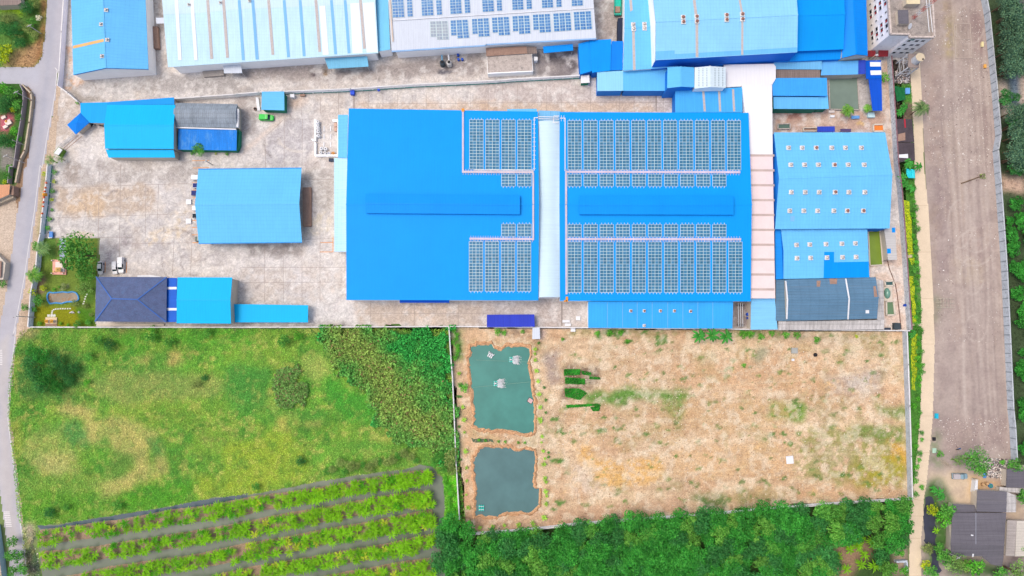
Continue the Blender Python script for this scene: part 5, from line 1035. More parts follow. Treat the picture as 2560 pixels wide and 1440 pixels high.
_, pe2 = gable(e2, c8(338, 580, 985, 578, 1001, 940, 356, 952), c8(357, 747, 992, 742), 6.0, 7.0, B_SKY, 'x', M_bluewall, .2)
sheet_on(e2, c8(662, 745, 992, 742, 1000, 939, 656, 946), pe2[1], B_STRONG, 'new_sheets', .02, .015)
for x, y in ((452, 698), (552, 695), (673, 692), (792, 689), (893, 686)): vent(e2, *c8(x, y)[0], pe2[0])
for x, y in ((456, 797), (558, 795), (680, 793), (797, 790), (898, 788)): vent(e2, *c8(x, y)[0], pe2[1])
shed('lean_to', 'narrow strong blue roof strip beside the pinkish long roof', c8(293, 582, 340, 582, 356, 952, 298, 957), [5.2, 5.2, 5.2, 5.2], roofing('strip blue', C(40, 160, 250), 'x', .9, .05, .05, .05), M_bluewall, 'lean-to')
e3 = new_building('factory_shed', 'weathered slate blue gabled shed with white barge boards', 'shed', c8(300, 955, 1060, 940, 1060, 1255, 300, 1265))
_, pe3 = gable(e3, c8(366, 957, 818, 946, 838, 1256, 378, 1266), c8(384, 1106, 848, 1100), 6.0, 7.6, B_SLATE, 'x', M_cream, .3)
pent(e3, c8(299, 960, 366, 957, 378, 1266, 299, 1266), 4.8, B_SLATE, M_cream, part='west_roof')
e4 = new_building('factory_shed', 'patched slate grey east bay of the weathered shed', 'shed', c8(820, 945, 1050, 940, 1060, 1250, 838, 1256))
_, pe4 = gable(e4, c8(820, 946, 1048, 938, 1058, 1250, 839, 1256), c8(848, 1101, 1070, 1092), 5.6, 7.1, B_SLATE, 'x', M_cream, .2)
m = MB()
for a, b, z0, z1 in (((372, 968), (385, 1106), 6.0, 7.6), ((385, 1106), (380, 1252), 7.6, 6.0), ((822, 950), (848, 1100), 6.0, 7.6), ((848, 1100), (839, 1256), 7.6, 6.0)):
    m.bar(P(*c8(*a)[0], z0 + .06), P(*c8(*b)[0], z1 + .06), .45, .12)
m.build('barge_board', M_trim, e3)
for q in ((605, 965, 635, 965, 630, 1010, 605, 1010), (700, 950, 760, 950, 755, 990, 705, 990), (420, 1085, 440, 1085, 438, 1110, 420, 1110)): sheet_on(e3, c8(*q), pe3[0], B_RUST, 'patch_sheet')
sheet_on(e4, c8(972, 1186, 998, 1186, 998, 1210, 972, 1210), pe4[1], M_trim, 'patch_sheet'); sheet_on(e4, c8(1030, 1005, 1048, 1005, 1062, 1085, 1036, 1088), pe4[0], B_RUST, 'patch_sheet')
shed('lean_to', 'patchwork grey white lean-to roof along the south wall', c8(318, 1270, 1112, 1260, 1112, 1330, 318, 1336), [4.2, 4.2, 3.4, 3.4], B_PATCH, M_cream, 'lean-to')
shed('lean_to', 'grey white patched roof strip east of the slate sheds', c8(1052, 960, 1105, 962, 1112, 1262, 1058, 1258, 1070, 1092), [4.2, 3.8, 3.8, 4.2, 4.4], B_PATCH, M_cream, 'lean-to')
shed('shed', 'pale sky blue roof at the south end of the pinkish long roof', c8(113, 1100, 292, 1096, 312, 1330, 110, 1332), [5.0, 5.0, 4.4, 4.4], roofing('pale sky', C(140, 212, 255), 'x', .8, .06, .05, .05), M_cream)
e6 = new_building('narrow_shed', 'narrow grey roof with two blue patches beside the compound wall', 'shed', c8(1115, 560, 1190, 550, 1205, 810, 1140, 810))
_, pe6 = pent(e6, c8(1112, 580, 1150, 550, 1192, 552, 1208, 808, 1142, 812), 3.6, roofing('narrow grey', C(206, 204, 200), 'x', .8, .14, .06, .06), M_cream)
sheet_on(e6, c8(1168, 568, 1194, 566, 1195, 603, 1170, 604), pe6, B_STRONG, 'blue_patch'); sheet_on(e6, c8(1132, 725, 1160, 724, 1162, 760, 1134, 762), pe6, B_STRONG, 'blue_patch')
s1 = new_building('factory_shed', 'sky blue lean-to shed with six small vents below the east solar hall', 'shed', c7(628, 1195, 1468, 1195, 1465, 1350, 628, 1345))
_, ps1 = pent(s1, c7(628, 1192, 1470, 1192, 1466, 1350, 628, 1346), [6.4, 6.4, 5.4, 5.4], roofing('south blue', C(64, 180, 255), 'y', 1.0, .06, .05, .04), M_wall)
for x in (740, 828, 913, 1000, 1090, 1178, 1265, 1352): strip(s1, c7(x, 1197)[0], c7(x, 1346)[0], .14, ps1, M_bst, 'seam', .01, .03)
for i, (x, y) in enumerate(c7(875, 1248, 953, 1248, 1047, 1248, 1128, 1248, 1222, 1250, 953, 1333)): vent(s1, x, y, ps1, None if i == 5 else M_vred, .75)
shed('container_shed', 'long violet blue sheet roof against the south wall', c7(40, 1270, 316, 1268, 318, 1340, 40, 1342), 3.0, roofing('violet sheet', C(54, 72, 200), 'y', .6, .18, .06, .1), M_bluewall)
shed('hut', 'small white roofed hut outside the wall at the bare field', c7(305, 1346, 347, 1344, 349, 1411, 303, 1412), 2.6, B_GREY, M_cream, 'hut')
# ---- west yard buildings
gA = new_building('office_building', 'bright cyan blue gabled building with a lower front roof near the gate', 'building', c1(915, 900, 1500, 900, 1500, 1350, 930, 1350))
gable(gA, c1(918, 898, 1502, 898, 1488, 1276, 900, 1274), c1(892, 1072, 1488, 1074), 5.4, 6.6, B_CYAN, 'x', M_cream, .3)
pent(gA, c1(905, 1280, 1488, 1282, 1500, 1350, 930, 1350), [4.4, 4.4, 3.9, 3.9], B_CYAN, M_cream, part='front_roof')
gX = new_building('annex_roof', 'cyan blue annex roof between the guardhouse and the cyan building', 'roof', c1(690, 880, 1490, 835, 1490, 895, 890, 1055, 770, 1050))
pent(gX, c1(688, 882, 920, 876, 918, 900, 895, 1056, 770, 1052, 690, 968), 3.8, roofing('annex blue', C(0, 176, 255), 'y', .9, .05, .03, .03), M_cream, part='west_roof')
pent(gX, c1(920, 876, 1490, 834, 1494, 896, 918, 898), 4.0, roofing('annex blue dark', C(0, 162, 250), 'y', .9, .05, .03, .03), M_cream, part='back_roof')
gh = new_building('guardhouse', 'small guardhouse with a strong blue hip roof at the gate', 'guardhouse', c1(575, 1070, 690, 965, 765, 1050, 650, 1150))
q = [P(*c, 3.2) for c in c1(575, 1070, 690, 965, 766, 1050, 650, 1152)]; ap = (sum(q, Vector()) / 4) + Vector((0, 0, .9))
MB().shell([[q[i], q[(i + 1) % 4], ap] for i in range(4)], .12).build('roof', roofing('guard blue', C(0, 136, 240), 'y', .8, .05, .04, .04), gh)
i_ = inset(q, .8); MB().prism([(p.x, p.y) for p in i_], 0, 3.05).build('wall', M_cream, gh)
gB = new_building('old_building', 'old grey corrugated roof building beside the cyan building', 'building', c1(1500, 880, 2030, 890, 2035, 1090, 1500, 1085))
m = MB(); rows = []
for k in range(9):
    t = k / 8; z = 4.4 + 1.6 * math.sin(math.pi * t); a = P(*c1(1504, 880 + 205 * t)[0], 4.6); b = P(*c1(2034, 890 + 205 * t)[0], 4.6); rows.append(((a.x, a.y, z), (b.x, b.y, z)))
for r0, r1 in zip(rows, rows[1:]): m.face(r1[0], r1[1], r0[1], r0[0])
m.face(*[r[0] for r in rows]); m.face(*[r[1] for r in rows]); m.build('roof', B_OLD, gB)
slab_box(gB, c1(1510, 890, 2026, 897, 2026, 1086, 1510, 1080), 0, 4.3, M_cream); q = c1(2030, 930, 2046, 935, 2042, 1090, 2026, 1088); slab_box(gB, q, 4.2, 5.0, M_trim, 'parapet')
slab_box(gB, c1(1505, 1088, 2022, 1102, 2022, 1112, 1505, 1097), 4.0, 4.3, M_trim, 'gutter')
gC = shed('building', 'low deep blue roof building with pale streaks behind a round tree', c1(1530, 1105, 2030, 1112, 2026, 1290, 1524, 1282), [4.0, 4.0, 3.2, 3.2], roofing('streaked blue', C(16, 132, 228), 'y', .7, .12, .1, .12, dirt=C(110, 176, 226), dirt_amt=.75), M_grn, 'building')
slab_box(gC, c1(1495, 1090, 1524, 1092, 1524, 1250, 1498, 1250), 0, 2.6, M_grn, 'side_wall'); slab_box(gC, c1(2032, 1112, 2050, 1112, 2046, 1240, 2030, 1280), 0, 2.4, M_grn, 'side_wall')
gS = shed('shed', 'square sky blue shed roof against the long white wall', c2(187, 785, 378, 783, 380, 946, 183, 940), [4.0, 4.0, 3.6, 3.6], roofing('square blue', C(110, 200, 250), 'x', .8, .07, .05, .05), M_grn)
cpk = new_building('carport', 'large sky blue gabled carport in the middle of the yard', 'carport', [(496, 423), (754, 420), (755, 606), (497, 609)])
_, pcp = gable(cpk, [(496, 423), (754, 420), (755, 606), (497, 609)], [(487.5, 512), (748, 510)], 4.8, 7.5, roofing('carport blue', C(108, 202, 255), 'y', 1.0, .06, .04, .04, rows=.06, rowp=1.3), 'x', None)
tl, tr, br, bl = [P(*c, 4.8) for c in [(496, 423), (754, 420), (755, 606), (497, 609)]]
for a, b in ((tl, tr), (bl, br)):
    for k in range(6):
        p = a.lerp(b, .05 + .18 * k); p = p.lerp((tl + tr + br + bl) / 4, .04); MB().box((p.x, p.y, 0), .3, .3, 4.62).build('post', M_steel, cpk)
i_ = inset([tl, tr, br, bl], .6); m = MB(); a, b = i_[1].lerp(i_[0], .12), i_[2].lerp(i_[3], .12); c_ = (a + b) / 2
m.box((c_.x, c_.y, 0), .25, (a - b).length, 4.55); m.build('back_wall', M_wall, cpk)
m = MB()
for a, b in ((tl, tr), (bl, br)): m.bar(a + Vector((0, 0, .02)), b + Vector((0, 0, .02)), .3, .08)
m.build('gutter', surf('gutter cyan', C(30, 150, 230), .6), cpk)
dk = thing('loading_dock', 'brown concrete loading dock on the east side of the carport', 'dock', P(760, 520)); slab_box(dk, c6(468, 266, 530, 264, 530, 556, 470, 556), 0, 1.3, B_RUST, 'platform')
m = MB()
for y in (300, 380, 460, 530): p = P(*c6(531, y)[0]); m.box((p.x, p.y, .5), .2, .6, .5)
m.build('bumpers', M_hole, dk)
of = new_building('office_building', 'slate blue hip roofed office beside the lawn', 'office', c5(722, 937, 1250, 938, 1247, 1275, 713, 1270))
q = [P(*c, 6.2) for c in c5(722, 936, 1251, 938, 1247, 1276, 713, 1271)]; a, b = P(*c5(838, 1100)[0], 9.0), P(*c5(1032, 1106)[0], 9.0)
MB().shell([[q[0], q[1], b, a], [q[1], q[2], b], [a, b, q[2], q[3]], [q[3], q[0], a]], .2).build('roof', B_OFFICE, of)
m = MB()
for u, v in ((a, b), (q[0], a), (q[3], a), (q[1], b), (q[2], b)): m.bar(u + Vector((0, 0, .03)), v + Vector((0, 0, .03)), .35, .1)
m.build('hip_tiles', surf('hip tile', C(66, 112, 190), .7), of)
i_ = inset(q, .9); MB().prism([(p.x, p.y) for p in i_], 0, 6.0).build('wall', M_cream, of)
slab_box(of, c5(1030, 925, 1120, 922, 1205, 932, 1205, 940, 1030, 940), 3.0, 3.3, M_trim, 'porch'); slab_box(of, c5(730, 1285, 1230, 1288, 1230, 1303, 730, 1303), 0, .5, M_cream, 'plinth')
cn = new_building('link_roof', 'royal blue link roof with two white bands beside the slate office', 'roof', c5(1250, 943, 1326, 943, 1322, 1276, 1247, 1276))
_, pcn = pent(cn, c5(1251, 944, 1327, 944, 1322, 1275, 1247, 1275), 5.4, roofing('link blue', C(26, 104, 214), 'x', .8, .05, .05, .05), M_cream)
for y in (1021, 1179): sheet_on(cn, c5(1250, y - 9, 1325, y - 9, 1325, y + 9, 1250, y + 9), pcn, M_wst, 'white_band')
cy = new_building('office_building', 'cyan blue gabled building right of the slate office', 'building', c5(1330, 940, 1740, 940, 1732, 1287, 1324, 1285))
gable(cy, c5(1331, 940, 1742, 941, 1732, 1287, 1324, 1285), c5(1325, 1109, 1728, 1111), 6.2, 7.4, B_CYAN, 'x', M_cream, .4)
shed('bike_shed', 'long low cyan blue roof at the south wall', [(585, 760), (770, 763), (770, 806), (587, 806)], [3.4, 3.4, 3.0, 3.0], B_CYAN, None, 'shed', open_=True)
# ---- apartment block
th_ = 15.0; tp = [(2212, -90), (2224, 87), (2271, 88), (2272, 95), (2333, 95), (2322, -90)]
ap_ = new_building('apartment_block', 'white five storey apartment block with red curtained windows', 'apartment block', tp)
tw = [P(*p, th_) for p in tp]; MB().prism([(p.x, p.y) for p in tw], 0, th_).build('wall', surf('apartment render', (.84, .81, .79), .85, .05, .05, .25, stain=C(200, 180, 170), stain_amt=.4), ap_)
ins_ = [p.lerp(sum(tw, Vector()) / 6, .02) for p in tw]; m = MB(); m.face(*[(p.x, p.y, th_ + .02) for p in reversed(ins_)]); m.build('roof', surf('roof grime', C(176, 166, 158), .95, .2, .2, .4, stain=C(110, 104, 100), stain_amt=.8), ap_)
m = MB()
for i in range(6): m.bar(tw[i] + Vector((0, 0, .0)), tw[(i + 1) % 6], .55, .9)
m.build('parapet', surf('old parapet', C(220, 206, 196), .9, .12, .12, .8, stain=C(130, 116, 108), stain_amt=.7), ap_)
A, B = tw[1], tw[0]; u = (B - A); L_ = u.length; u.normalize(); nrm = Vector((u.y, -u.x, 0)); nrm = nrm if nrm.x < 0 else -nrm
M_cur = surf('red curtain', C(190, 50, 56), .8)
def window(c, u, nrm, wd, hg, curtain=False):
    def quad(m, w0, w1, z0, z1, o): m.add([c + u * w0 + Vector((0, 0, z0)) + nrm * o, c + u * w1 + Vector((0, 0, z0)) + nrm * o, c + u * w1 + Vector((0, 0, z1)) + nrm * o, c + u * w0 + Vector((0, 0, z1)) + nrm * o], [(0, 1, 2, 3)])
    f = MB(); t = wd / 2
    for a0, a1, z0, z1 in ((-t - .1, t + .1, hg, hg + .12), (-t - .15, t + .15, -.15, 0), (-t - .1, -t, 0, hg), (t, t + .1, 0, hg)):
        p0 = c + u * a0 + Vector((0, 0, z0)); p1 = c + u * a1 + Vector((0, 0, z0)); f.add([p0, p1, p1 + nrm * .14, p0 + nrm * .14] + [p + Vector((0, 0, z1 - z0)) for p in (p0, p1, p1 + nrm * .14, p0 + nrm * .14)], [(0, 1, 2, 3), (4, 5, 6, 7), (0, 1, 5, 4), (1, 2, 6, 5), (2, 3, 7, 6), (3, 0, 4, 7)])
    w_ = f.build('window', M_trim, ap_); g_ = MB(); quad(g_, -t, t, 0, hg, .04); g_.build('pane', M_hole, w_)
    if curtain: k = MB(); quad(k, -t * .9, t * .35, .1, hg * .72, .06); k.build('curtain', M_cur, w_)
for fl in range(4):
    for k, d in enumerate((3.6, 5.4, 11.2, 13.0, 18.6, 20.4)):
        window(A + u * d + Vector((0, 0, -1.9 - 3.0 * fl)) , u, nrm, 1.25, 1.5, (k + fl) % 3 != 0)
    for d in (1.8, 8.2, 15.6):
        window(A + u * d + Vector((0, 0, -1.6 - 3.0 * fl)), u, nrm, .5, 1.0)
A, B = tw[3], tw[4]; u = (B - A); L_ = u.length; u.normalize(); nrm = Vector((u.y, -u.x, 0)); nrm = nrm if nrm.y < 0 else -nrm
for fl in range(4):
    for k, d in enumerate((1.2, 3.8, 5.8)): window(A + u * d + Vector((0, 0, -2.6 - 3.0 * fl)), u, nrm, 1.2 if k else 1.0, 1.2 if k else 1.5)
m = MB(); c_ = P(*cT8(1285, 745)[0], 14); m.box((c_.x, c_.y - .4, 13.4), 1.3, .9, 1.2); m.build('balcony', surf('balcony green', C(120, 170, 160), .7), ap_)
def on_roof(name, label, pts, h, mat, top, cat):
    r = thing(name, label, cat, P(*pts[0], th_)); slab_box(r, pts, th_ + .03, th_ + h, mat, 'wall'); q = [P(*p, th_ + h) for p in pts]
    c = sum(q, Vector()) / 4; q = [c + (p - c) * 1.08 for p in q]; MB().shell([[Vector((p.x, p.y, th_ + h + .12)) for p in q]], .1).build('roof', top, r); return r
on_roof('roof_hut', 'dark sheet roofed hut on the apartment block roof', cT8(1000, 215, 1195, 210, 1205, 465, 1015, 468), 1.6, M_cream, B_DARK, 'hut')
on_roof('roof_hut', 'beige stair hut at the top edge of the apartment block roof', cT8(1170, -60, 1425, -60, 1428, 75, 1175, 78), 2.4, M_cream, surf('beige roof', C(236, 220, 180), .8), 'hut')
r = thing('satellite_dish', 'pale oval satellite dish on the apartment block roof', 'dish', P(*cT8(1225, 520)[0], th_)); p = P(*cT8(1225, 520)[0], th_ + .9)
m = MB(); m.cyl((0, 0, 0), .25, .3, 14, .95); m.v = [Euler((.5, .6, 0)).to_matrix() @ v + p for v in m.v]; m.build('dish', M_trim, r); MB().tube((p.x, p.y, th_ + .03), p, .06).build('mast', M_steel, r)
r = thing('antenna_mast', 'red and white lattice antenna mast on the apartment block roof', 'antenna', P(*cT8(1290, 365)[0], th_)); b_ = P(*cT8(1290, 365)[0], th_); hh = 15.0
for k in range(6):
    z0, z1 = th_ + hh * k / 6, th_ + hh * (k + 1) / 6; s = MB()
    for sx, sy in ((-.35, -.35), (.35, -.35), (.35, .35), (-.35, .35)): s.tube((b_.x + sx, b_.y + sy, z0), (b_.x + sx, b_.y + sy, z1), .05, 5)
    for a, b in (((-.35, -.35), (.35, -.35)), ((.35, -.35), (.35, .35)), ((.35, .35), (-.35, .35)), ((-.35, .35), (-.35, -.35))): s.tube((b_.x + a[0], b_.y + a[1], z0), (b_.x + b[0], b_.y + b[1], z1), .035, 4)
    s.build('mast_section', surf('mast red', C(226, 70, 60), .6) if k % 2 == 0 else M_trim, r)
m = MB()
for a, b in (((1565, 0), (1625, 640)), ((1625, 0), (1690, 640))): m.tube(P(*cT8(*a)[0], th_ + .4), P(*cT8(*b)[0], th_ + .4), .12)
m.build('roof_pipes', M_trim, ap_)
for i, q in enumerate((cT8(400, 1010, 552, 1010, 556, 1135, 398, 1135), cT8(612, 1005, 808, 1000, 800, 1130, 606, 1135))):
    shed('awning', ('left' if i == 0 else 'right') + ' dark red sheet awning at the foot of the apartment block', q, [3.6, 3.6, 3.0, 3.0], roofing('maroon sheet', C(146, 52, 58), 'y', .6, .22, .08, .1), None, 'awning', open_=True)
# water tower
wt = thing('water_tower', 'white steel water tower with a cream topped round tank', 'water tower', P(2255, 172)); zp = 7.7
pq = [P(*p, zp) for p in ((2271, 134), (2297, 134), (2298, 169), (2271, 169))]; c_ = sum(pq, Vector()) / 4
MB().prism([(p.x, p.y) for p in pq], zp - .3, zp).build('platform', surf('tower platform', C(160, 146, 140), .9), wt)
for p in pq: e = p.lerp(c_, .06); MB().box((e.x, e.y, 0), .32, .32, zp - .3).build('leg', M_trim, wt)
m = MB()
for z in (2.4, 4.8):
    for a, b in zip(pq, pq[1:] + pq[:1]): a2, b2 = a.lerp(c_, .06), b.lerp(c_, .06); m.tube((a2.x, a2.y, z), (b2.x, b2.y, z), .09, 6); m.tube((a2.x, a2.y, z - 2.2), (b2.x, b2.y, z), .05, 5)
m.build('bracing', M_trim, wt)
tc_ = P(2288, 152, zp); MB().cyl((tc_.x, tc_.y, zp), 1.42, 2.9, 24).build('tank', surf('tank grey', C(226, 228, 230), .6, .1, .08, .8, stain=C(150, 156, 160), stain_amt=.5), wt)
lid = MB().cyl((tc_.x, tc_.y, zp + 2.9), 1.5, .12, 24, 1.42).build('lid', surf('tank lid', C(222, 206, 176), .8, .08), wt); MB().box((tc_.x + .75, tc_.y - .75, zp + 3.0), .5, .5, .12, .3).build('hatch', M_hole, lid)
#@@MORE
# ================================================================== PLANTS
def leaf_cloud(cen, nrm, length, width, bend=.18):
    """one bent four-corner leaf per centre; returns verts and quads (two halves per leaf share the midrib)"""
    n = len(cen); nrm = nrm / np.maximum(1e-6, np.linalg.norm(nrm, axis=1, keepdims=True))
    t = NR.normal(size=(n, 3)); a = np.cross(nrm, t); a /= np.maximum(1e-6, np.linalg.norm(a, axis=1, keepdims=True)); b = np.cross(nrm, a)
    L = (length * NR.uniform(.7, 1.3, n))[:, None]; W = (width * NR.uniform(.7, 1.3, n))[:, None]
    v = np.stack([cen - a * L / 2, cen + b * W / 2 - nrm * bend * W, cen + a * L / 2 - nrm * bend * L * .6, cen - b * W / 2 - nrm * bend * W], 1).reshape(-1, 3)
    f = np.arange(n * 4).reshape(n, 4); return v, f
def crown_mesh(name, mat, seed, rx, rz, zc, lobes=12, leaves=650, leaf=.42, aspect=.6, ragged=.25, spread=.72):
    global NR
    NR = np.random.default_rng(seed); cs = []; 
    for i in range(lobes):
        a = 6.2832 * (i * .618 % 1); r = math.sqrt((i + .5) / lobes) * spread
        z = zc + rz * (.55 * (1 - r * r) + NR.uniform(-.35, .25)); cs.append((rx * r * math.cos(a) + NR.normal() * .08 * rx, rx * r * math.sin(a) + NR.normal() * .08 * rx, z, rx * NR.uniform(.28, .44) * (1.15 - .4 * r)))
    cs = np.array(cs); k = NR.integers(0, lobes, leaves); d = NR.normal(size=(leaves, 3)); d[:, 2] = np.abs(d[:, 2]) * 1.1 - .25; d /= np.linalg.norm(d, axis=1, keepdims=True)
    rr = cs[k, 3:4] * (1 + NR.normal(size=(leaves, 1)) * ragged * .5)
    cen = cs[k, :3] + d * rr * np.array([1, 1, .8]); nr = d + NR.normal(size=(leaves, 3)) * .55 + np.array([0, 0, .35])
    v, f = leaf_cloud(cen, nr, leaf, leaf * aspect)
    return npmesh(name, v, f, mat)
M_bark = surf('bark', C(120, 98, 76), .95, .15, .2, 2.0)
def tree_kind(label, cat, mat, seed, r=3.2, h=6.0, lobes=12, leaves=650, leaf=.45, aspect=.6, name='tree', limbs=5, ragged=.25, rzf=.62):
    root = thing(name, label, cat, (0, 0, 0)); rnd = random.Random(seed)
    o = crown_mesh('crown', mat, seed, r, r * rzf, h - r * .55, lobes, leaves, leaf, aspect, ragged); o.parent = root
    t = MB(); top = Vector((rnd.uniform(-.2, .2), rnd.uniform(-.2, .2), max(.5, h - r * .9))); t.tube((0, 0, -.05), top, r * .075 + .04, 8, r * .045 + .02)
    for i in range(limbs):
        a = 6.2832 * i / max(1, limbs) + rnd.uniform(-.3, .3); t.tube(top - Vector((0, 0, .2 * r * .2)), top + Vector((math.cos(a) * r * .55, math.sin(a) * r * .55, r * .45)), r * .035 + .01, 6, r * .012)
    t.build('trunk', M_bark, root); return root
L_grove = leafy('grove leaves', C(32, 118, 38), C(76, 164, 60), vary=.3); L_dark = leafy('dark leaves', C(34, 104, 46), C(74, 146, 70), vary=.3); L_blue = leafy('bluish leaves', C(34, 76, 66), C(108, 144, 104), vary=.3)
L_bright = leafy('bright leaves', C(60, 160, 40), C(120, 196, 60)); L_olive = leafy('olive leaves', C(104, 130, 60), C(160, 176, 100)); L_yellow = leafy('yellow leaves', C(150, 180, 20), C(200, 210, 40)); L_mid = leafy('mid leaves', C(52, 128, 44), C(110, 176, 70))
L_ban = leafy('banana leaves', C(70, 158, 14), C(150, 200, 34), trans=.35, vary=.15); L_banb = leafy('young banana leaves', C(116, 186, 50), C(176, 214, 90), trans=.35, vary=.15); L_bany = leafy('yellowing banana leaves', C(130, 170, 30), C(190, 196, 60), trans=.3, vary=.15); L_palm = leafy('palm leaves', C(66, 110, 60), C(130, 160, 90), vary=.2); L_palmb = leafy('bright palm leaves', C(70, 150, 40), C(150, 196, 80), vary=.2)
def banana_kind(label, cat, mat, seed, nl=11, L=2.0, wd=.42, h=1.9, name='banana_plant', droop=.9):
    root = thing(name, label, cat, (0, 0, 0)); rnd = random.Random(seed); m = MB()
    for i in range(nl):
        a = 6.2832 * i / nl + rnd.uniform(-.25, .25); l = L * rnd.uniform(.7, 1.1); up = rnd.uniform(.25, 1.0); prev = None; d = Vector((math.cos(a), math.sin(a), 0)); s = Vector((-d.y, d.x, 0)); w0 = wd * rnd.uniform(.8, 1.15)
        for k in range(6):
            t = k / 5; c = d * (l * t * (.95 - .12 * t)) + Vector((0, 0, h + l * (up * t * 1.1 - droop * (up * .7 + .35) * t * t))); ww = w0 * (.12, .75, 1.0, .95, .7, .06)[k] / 2; e = Vector((0, 0, ww * .5))
            row = (c - s * ww + e, c - Vector((0, 0, 0)), c + s * ww + e)
            if prev: m.face(prev[0], prev[1], row[1], row[0]); m.face(prev[1], prev[2], row[2], row[1])
            prev = row
    # weld so each leaf is one island
    vs = {}; nv = []; nf = []
    for f in m.f:
        ff = []
        for i in f:
            p = m.v[i]; key = (round(p.x, 4), round(p.y, 4), round(p.z, 4))
            if key not in vs: vs[key] = len(nv); nv.append(p)
            ff.append(vs[key])
        nf.append(tuple(ff))
    m.v, m.f = nv, nf; m.build('leaves', mat, root)
    MB().tube((0, 0, 0), (0, 0, h + .1), .16 * h / 1.9, 7, .09 * h / 1.9).build('stem', surf('banana stem', C(140, 156, 80), .8), root); return root
def palm_kind(label, cat, mat, seed, nl=15, L=2.8, h=5.5, name='palm_tree', leaflet=.7):
    root = thing(name, label, cat, (0, 0, 0)); rnd = random.Random(seed); m = MB()
    for i in range(nl):
        a = 6.2832 * i / nl + rnd.uniform(-.2, .2); l = L * rnd.uniform(.8, 1.1); up = rnd.uniform(.1, 1.0); d = Vector((math.cos(a), math.sin(a), 0)); s = Vector((-d.y, d.x, 0))
        ps = [d * (l * t * (1 - .15 * t)) + Vector((0, 0, h + l * (up * t - (.35 + up * .75) * t * t))) for t in [k / 12 for k in range(13)]]
        for k in range(1, 13):
            c = ps[k]; w_ = leaflet * (math.sin(math.pi * (.12 + .8 * k / 12))); f = (ps[k] - ps[k - 1]) * .55
            for sg in (-1, 1): m.face(c - f * .9, c + f * .7, c + s * sg * w_ + f * .9 - Vector((0, 0, w_ * .35)))
    m.build('fronds', mat, root)
    t = MB(); t.tube((0, 0, -.05), (.15, .1, h * .5), .2, 8, .15); t.tube((.15, .1, h * .5), (0, 0, h), .15, 8, .13); t.build('trunk', M_bark, root); return root
def park(o):
    return Kind(o)
def east(x, y, h): return max(x, (2478 + y * .066 - 1280) / (1 - h / H) + 1280)
def top_at(kind, px, py, h, sca=1.0, label=None, cat=None, group=None, rz=None, kh=None):
    """stand a plant so that its crown (height h) is seen at this place in the photo"""
    p = P(px, py, h); kind.put((p.x, p.y, 0), R.uniform(0, 6.28) if rz is None else rz, sca, label, cat, group)

# the dense grove at the bottom
GV = [park(tree_kind('x', 'tree', L_grove, 100 + i, 3.3, 6.6, 17, 1250, .5, .6, rzf=.46)) for i in range(3)] + [park(tree_kind('x', 'tree', L_dark, 110 + i, 3.2, 6.4, 16, 1150, .5, .62, rzf=.46)) for i in range(2)] + [park(tree_kind('x', 'tree', L_mid, 116, 3.1, 6.3, 16, 1100, .48, .62, rzf=.46))] + [park(tree_kind('x', 'tree', leafy('yellowish grove leaves', C(64, 132, 40), C(116, 172, 70)), 117, 2.8, 6.8, 11, 760, .55, .6))]
gpoly = c11(50, 1150, 130, 1118, 190, 1160, 215, 1215, 560, 1195, 850, 1150, 1000, 1122, 1440, 1110) + c12(330, 1080, 600, 1070, 850, 1050, 1320, 1020, 1310, 1120, 1300, 1280, 1220, 1300, 1200, 1250, 1160, 1160, 1000, 1190, 780, 1170, 740, 1210, 790, 1300, 900, 1330, 910, 1440, 910, 1600) + c11(200, 1600, 80, 1440, 40, 1340, 70, 1300, 60, 1220)
garr = np.array(gpoly); pts = []; rg = random.Random(77); tries = 0
while len(pts) < 275 and tries < 30000:
    tries += 1; x, y = rg.uniform(garr[:, 0].min(), garr[:, 0].max()), rg.uniform(garr[:, 1].min(), garr[:, 1].max())
    if not inpoly(np.array([x]), np.array([y]), gpoly)[0]: continue
    if all((x - a) ** 2 + (y - b) ** 2 > 19.5 ** 2 for a, b in pts): pts.append((x, y))
pts += c12(760, 1250, 790, 1200, 1000, 1200, 1180, 1330, 1235, 1210, 1290, 1150, 870, 1240, 940, 1225, 1165, 1245, 1200, 1400)
pts.sort(key=lambda p: -p[1])
for x, y in pts:
    edge = y < 1345 - (x - 1180) * .073 + 18
    k = GV[rg.choice((0, 0, 1, 1, 2, 2, 3, 3, 4, 5, 6) if x < 2000 else (0, 3, 4, 5, 6))]
    where = 'front row tree of the dense grove, close to the white wall' if edge and x > 1180 else ('round tree of the dense grove beside the plantation ditch' if x < 1180 else ('darker tree in the east end of the dense grove near the lane' if x > 2000 else 'leafy tree deep inside the dense grove below the bare field'))
    top_at(k, x, y, 5.2, rg.uniform(.85, 1.2), where, 'tree', 'trees of the dense grove')
# trees east of the panel fence
EV = [park(tree_kind('x', 'tree', L_blue, 130 + i, 4.2, 9.0, 15, 1150, .55, .5, rzf=.8)) for i in range(2)] + [park(tree_kind('x', 'tree', L_dark, 135, 3.6, 7.5, 13, 1000, .55, .55))]
for i, (x, y, r) in enumerate(c4(2290, 20, 2400, 10, 2300, 120, 2420, 110, 2340, 220, 2450, 190, 2540, 240, 2360, 320, 2470, 310, 2350, 420, 2460, 420, 2340, 510, 2440, 500, 2540, 480, 2330, 580, 2420, 580) and [(*p, 30) for p in c4(2290, 20, 2400, 10, 2300, 120, 2420, 110, 2340, 220, 2450, 190, 2540, 240, 2360, 320, 2470, 310, 2350, 420, 2460, 420, 2340, 510, 2440, 500, 2540, 480, 2330, 580, 2420, 580)]):
    top_at(EV[i % 2], east(x + 6, y, 6.5) + 6 * (i % 3), y, 6.5, R.uniform(.8, 1.05), 'tall bluish green tree of the upper stand beyond the panel fence', 'tree', 'upper trees beyond the fence')
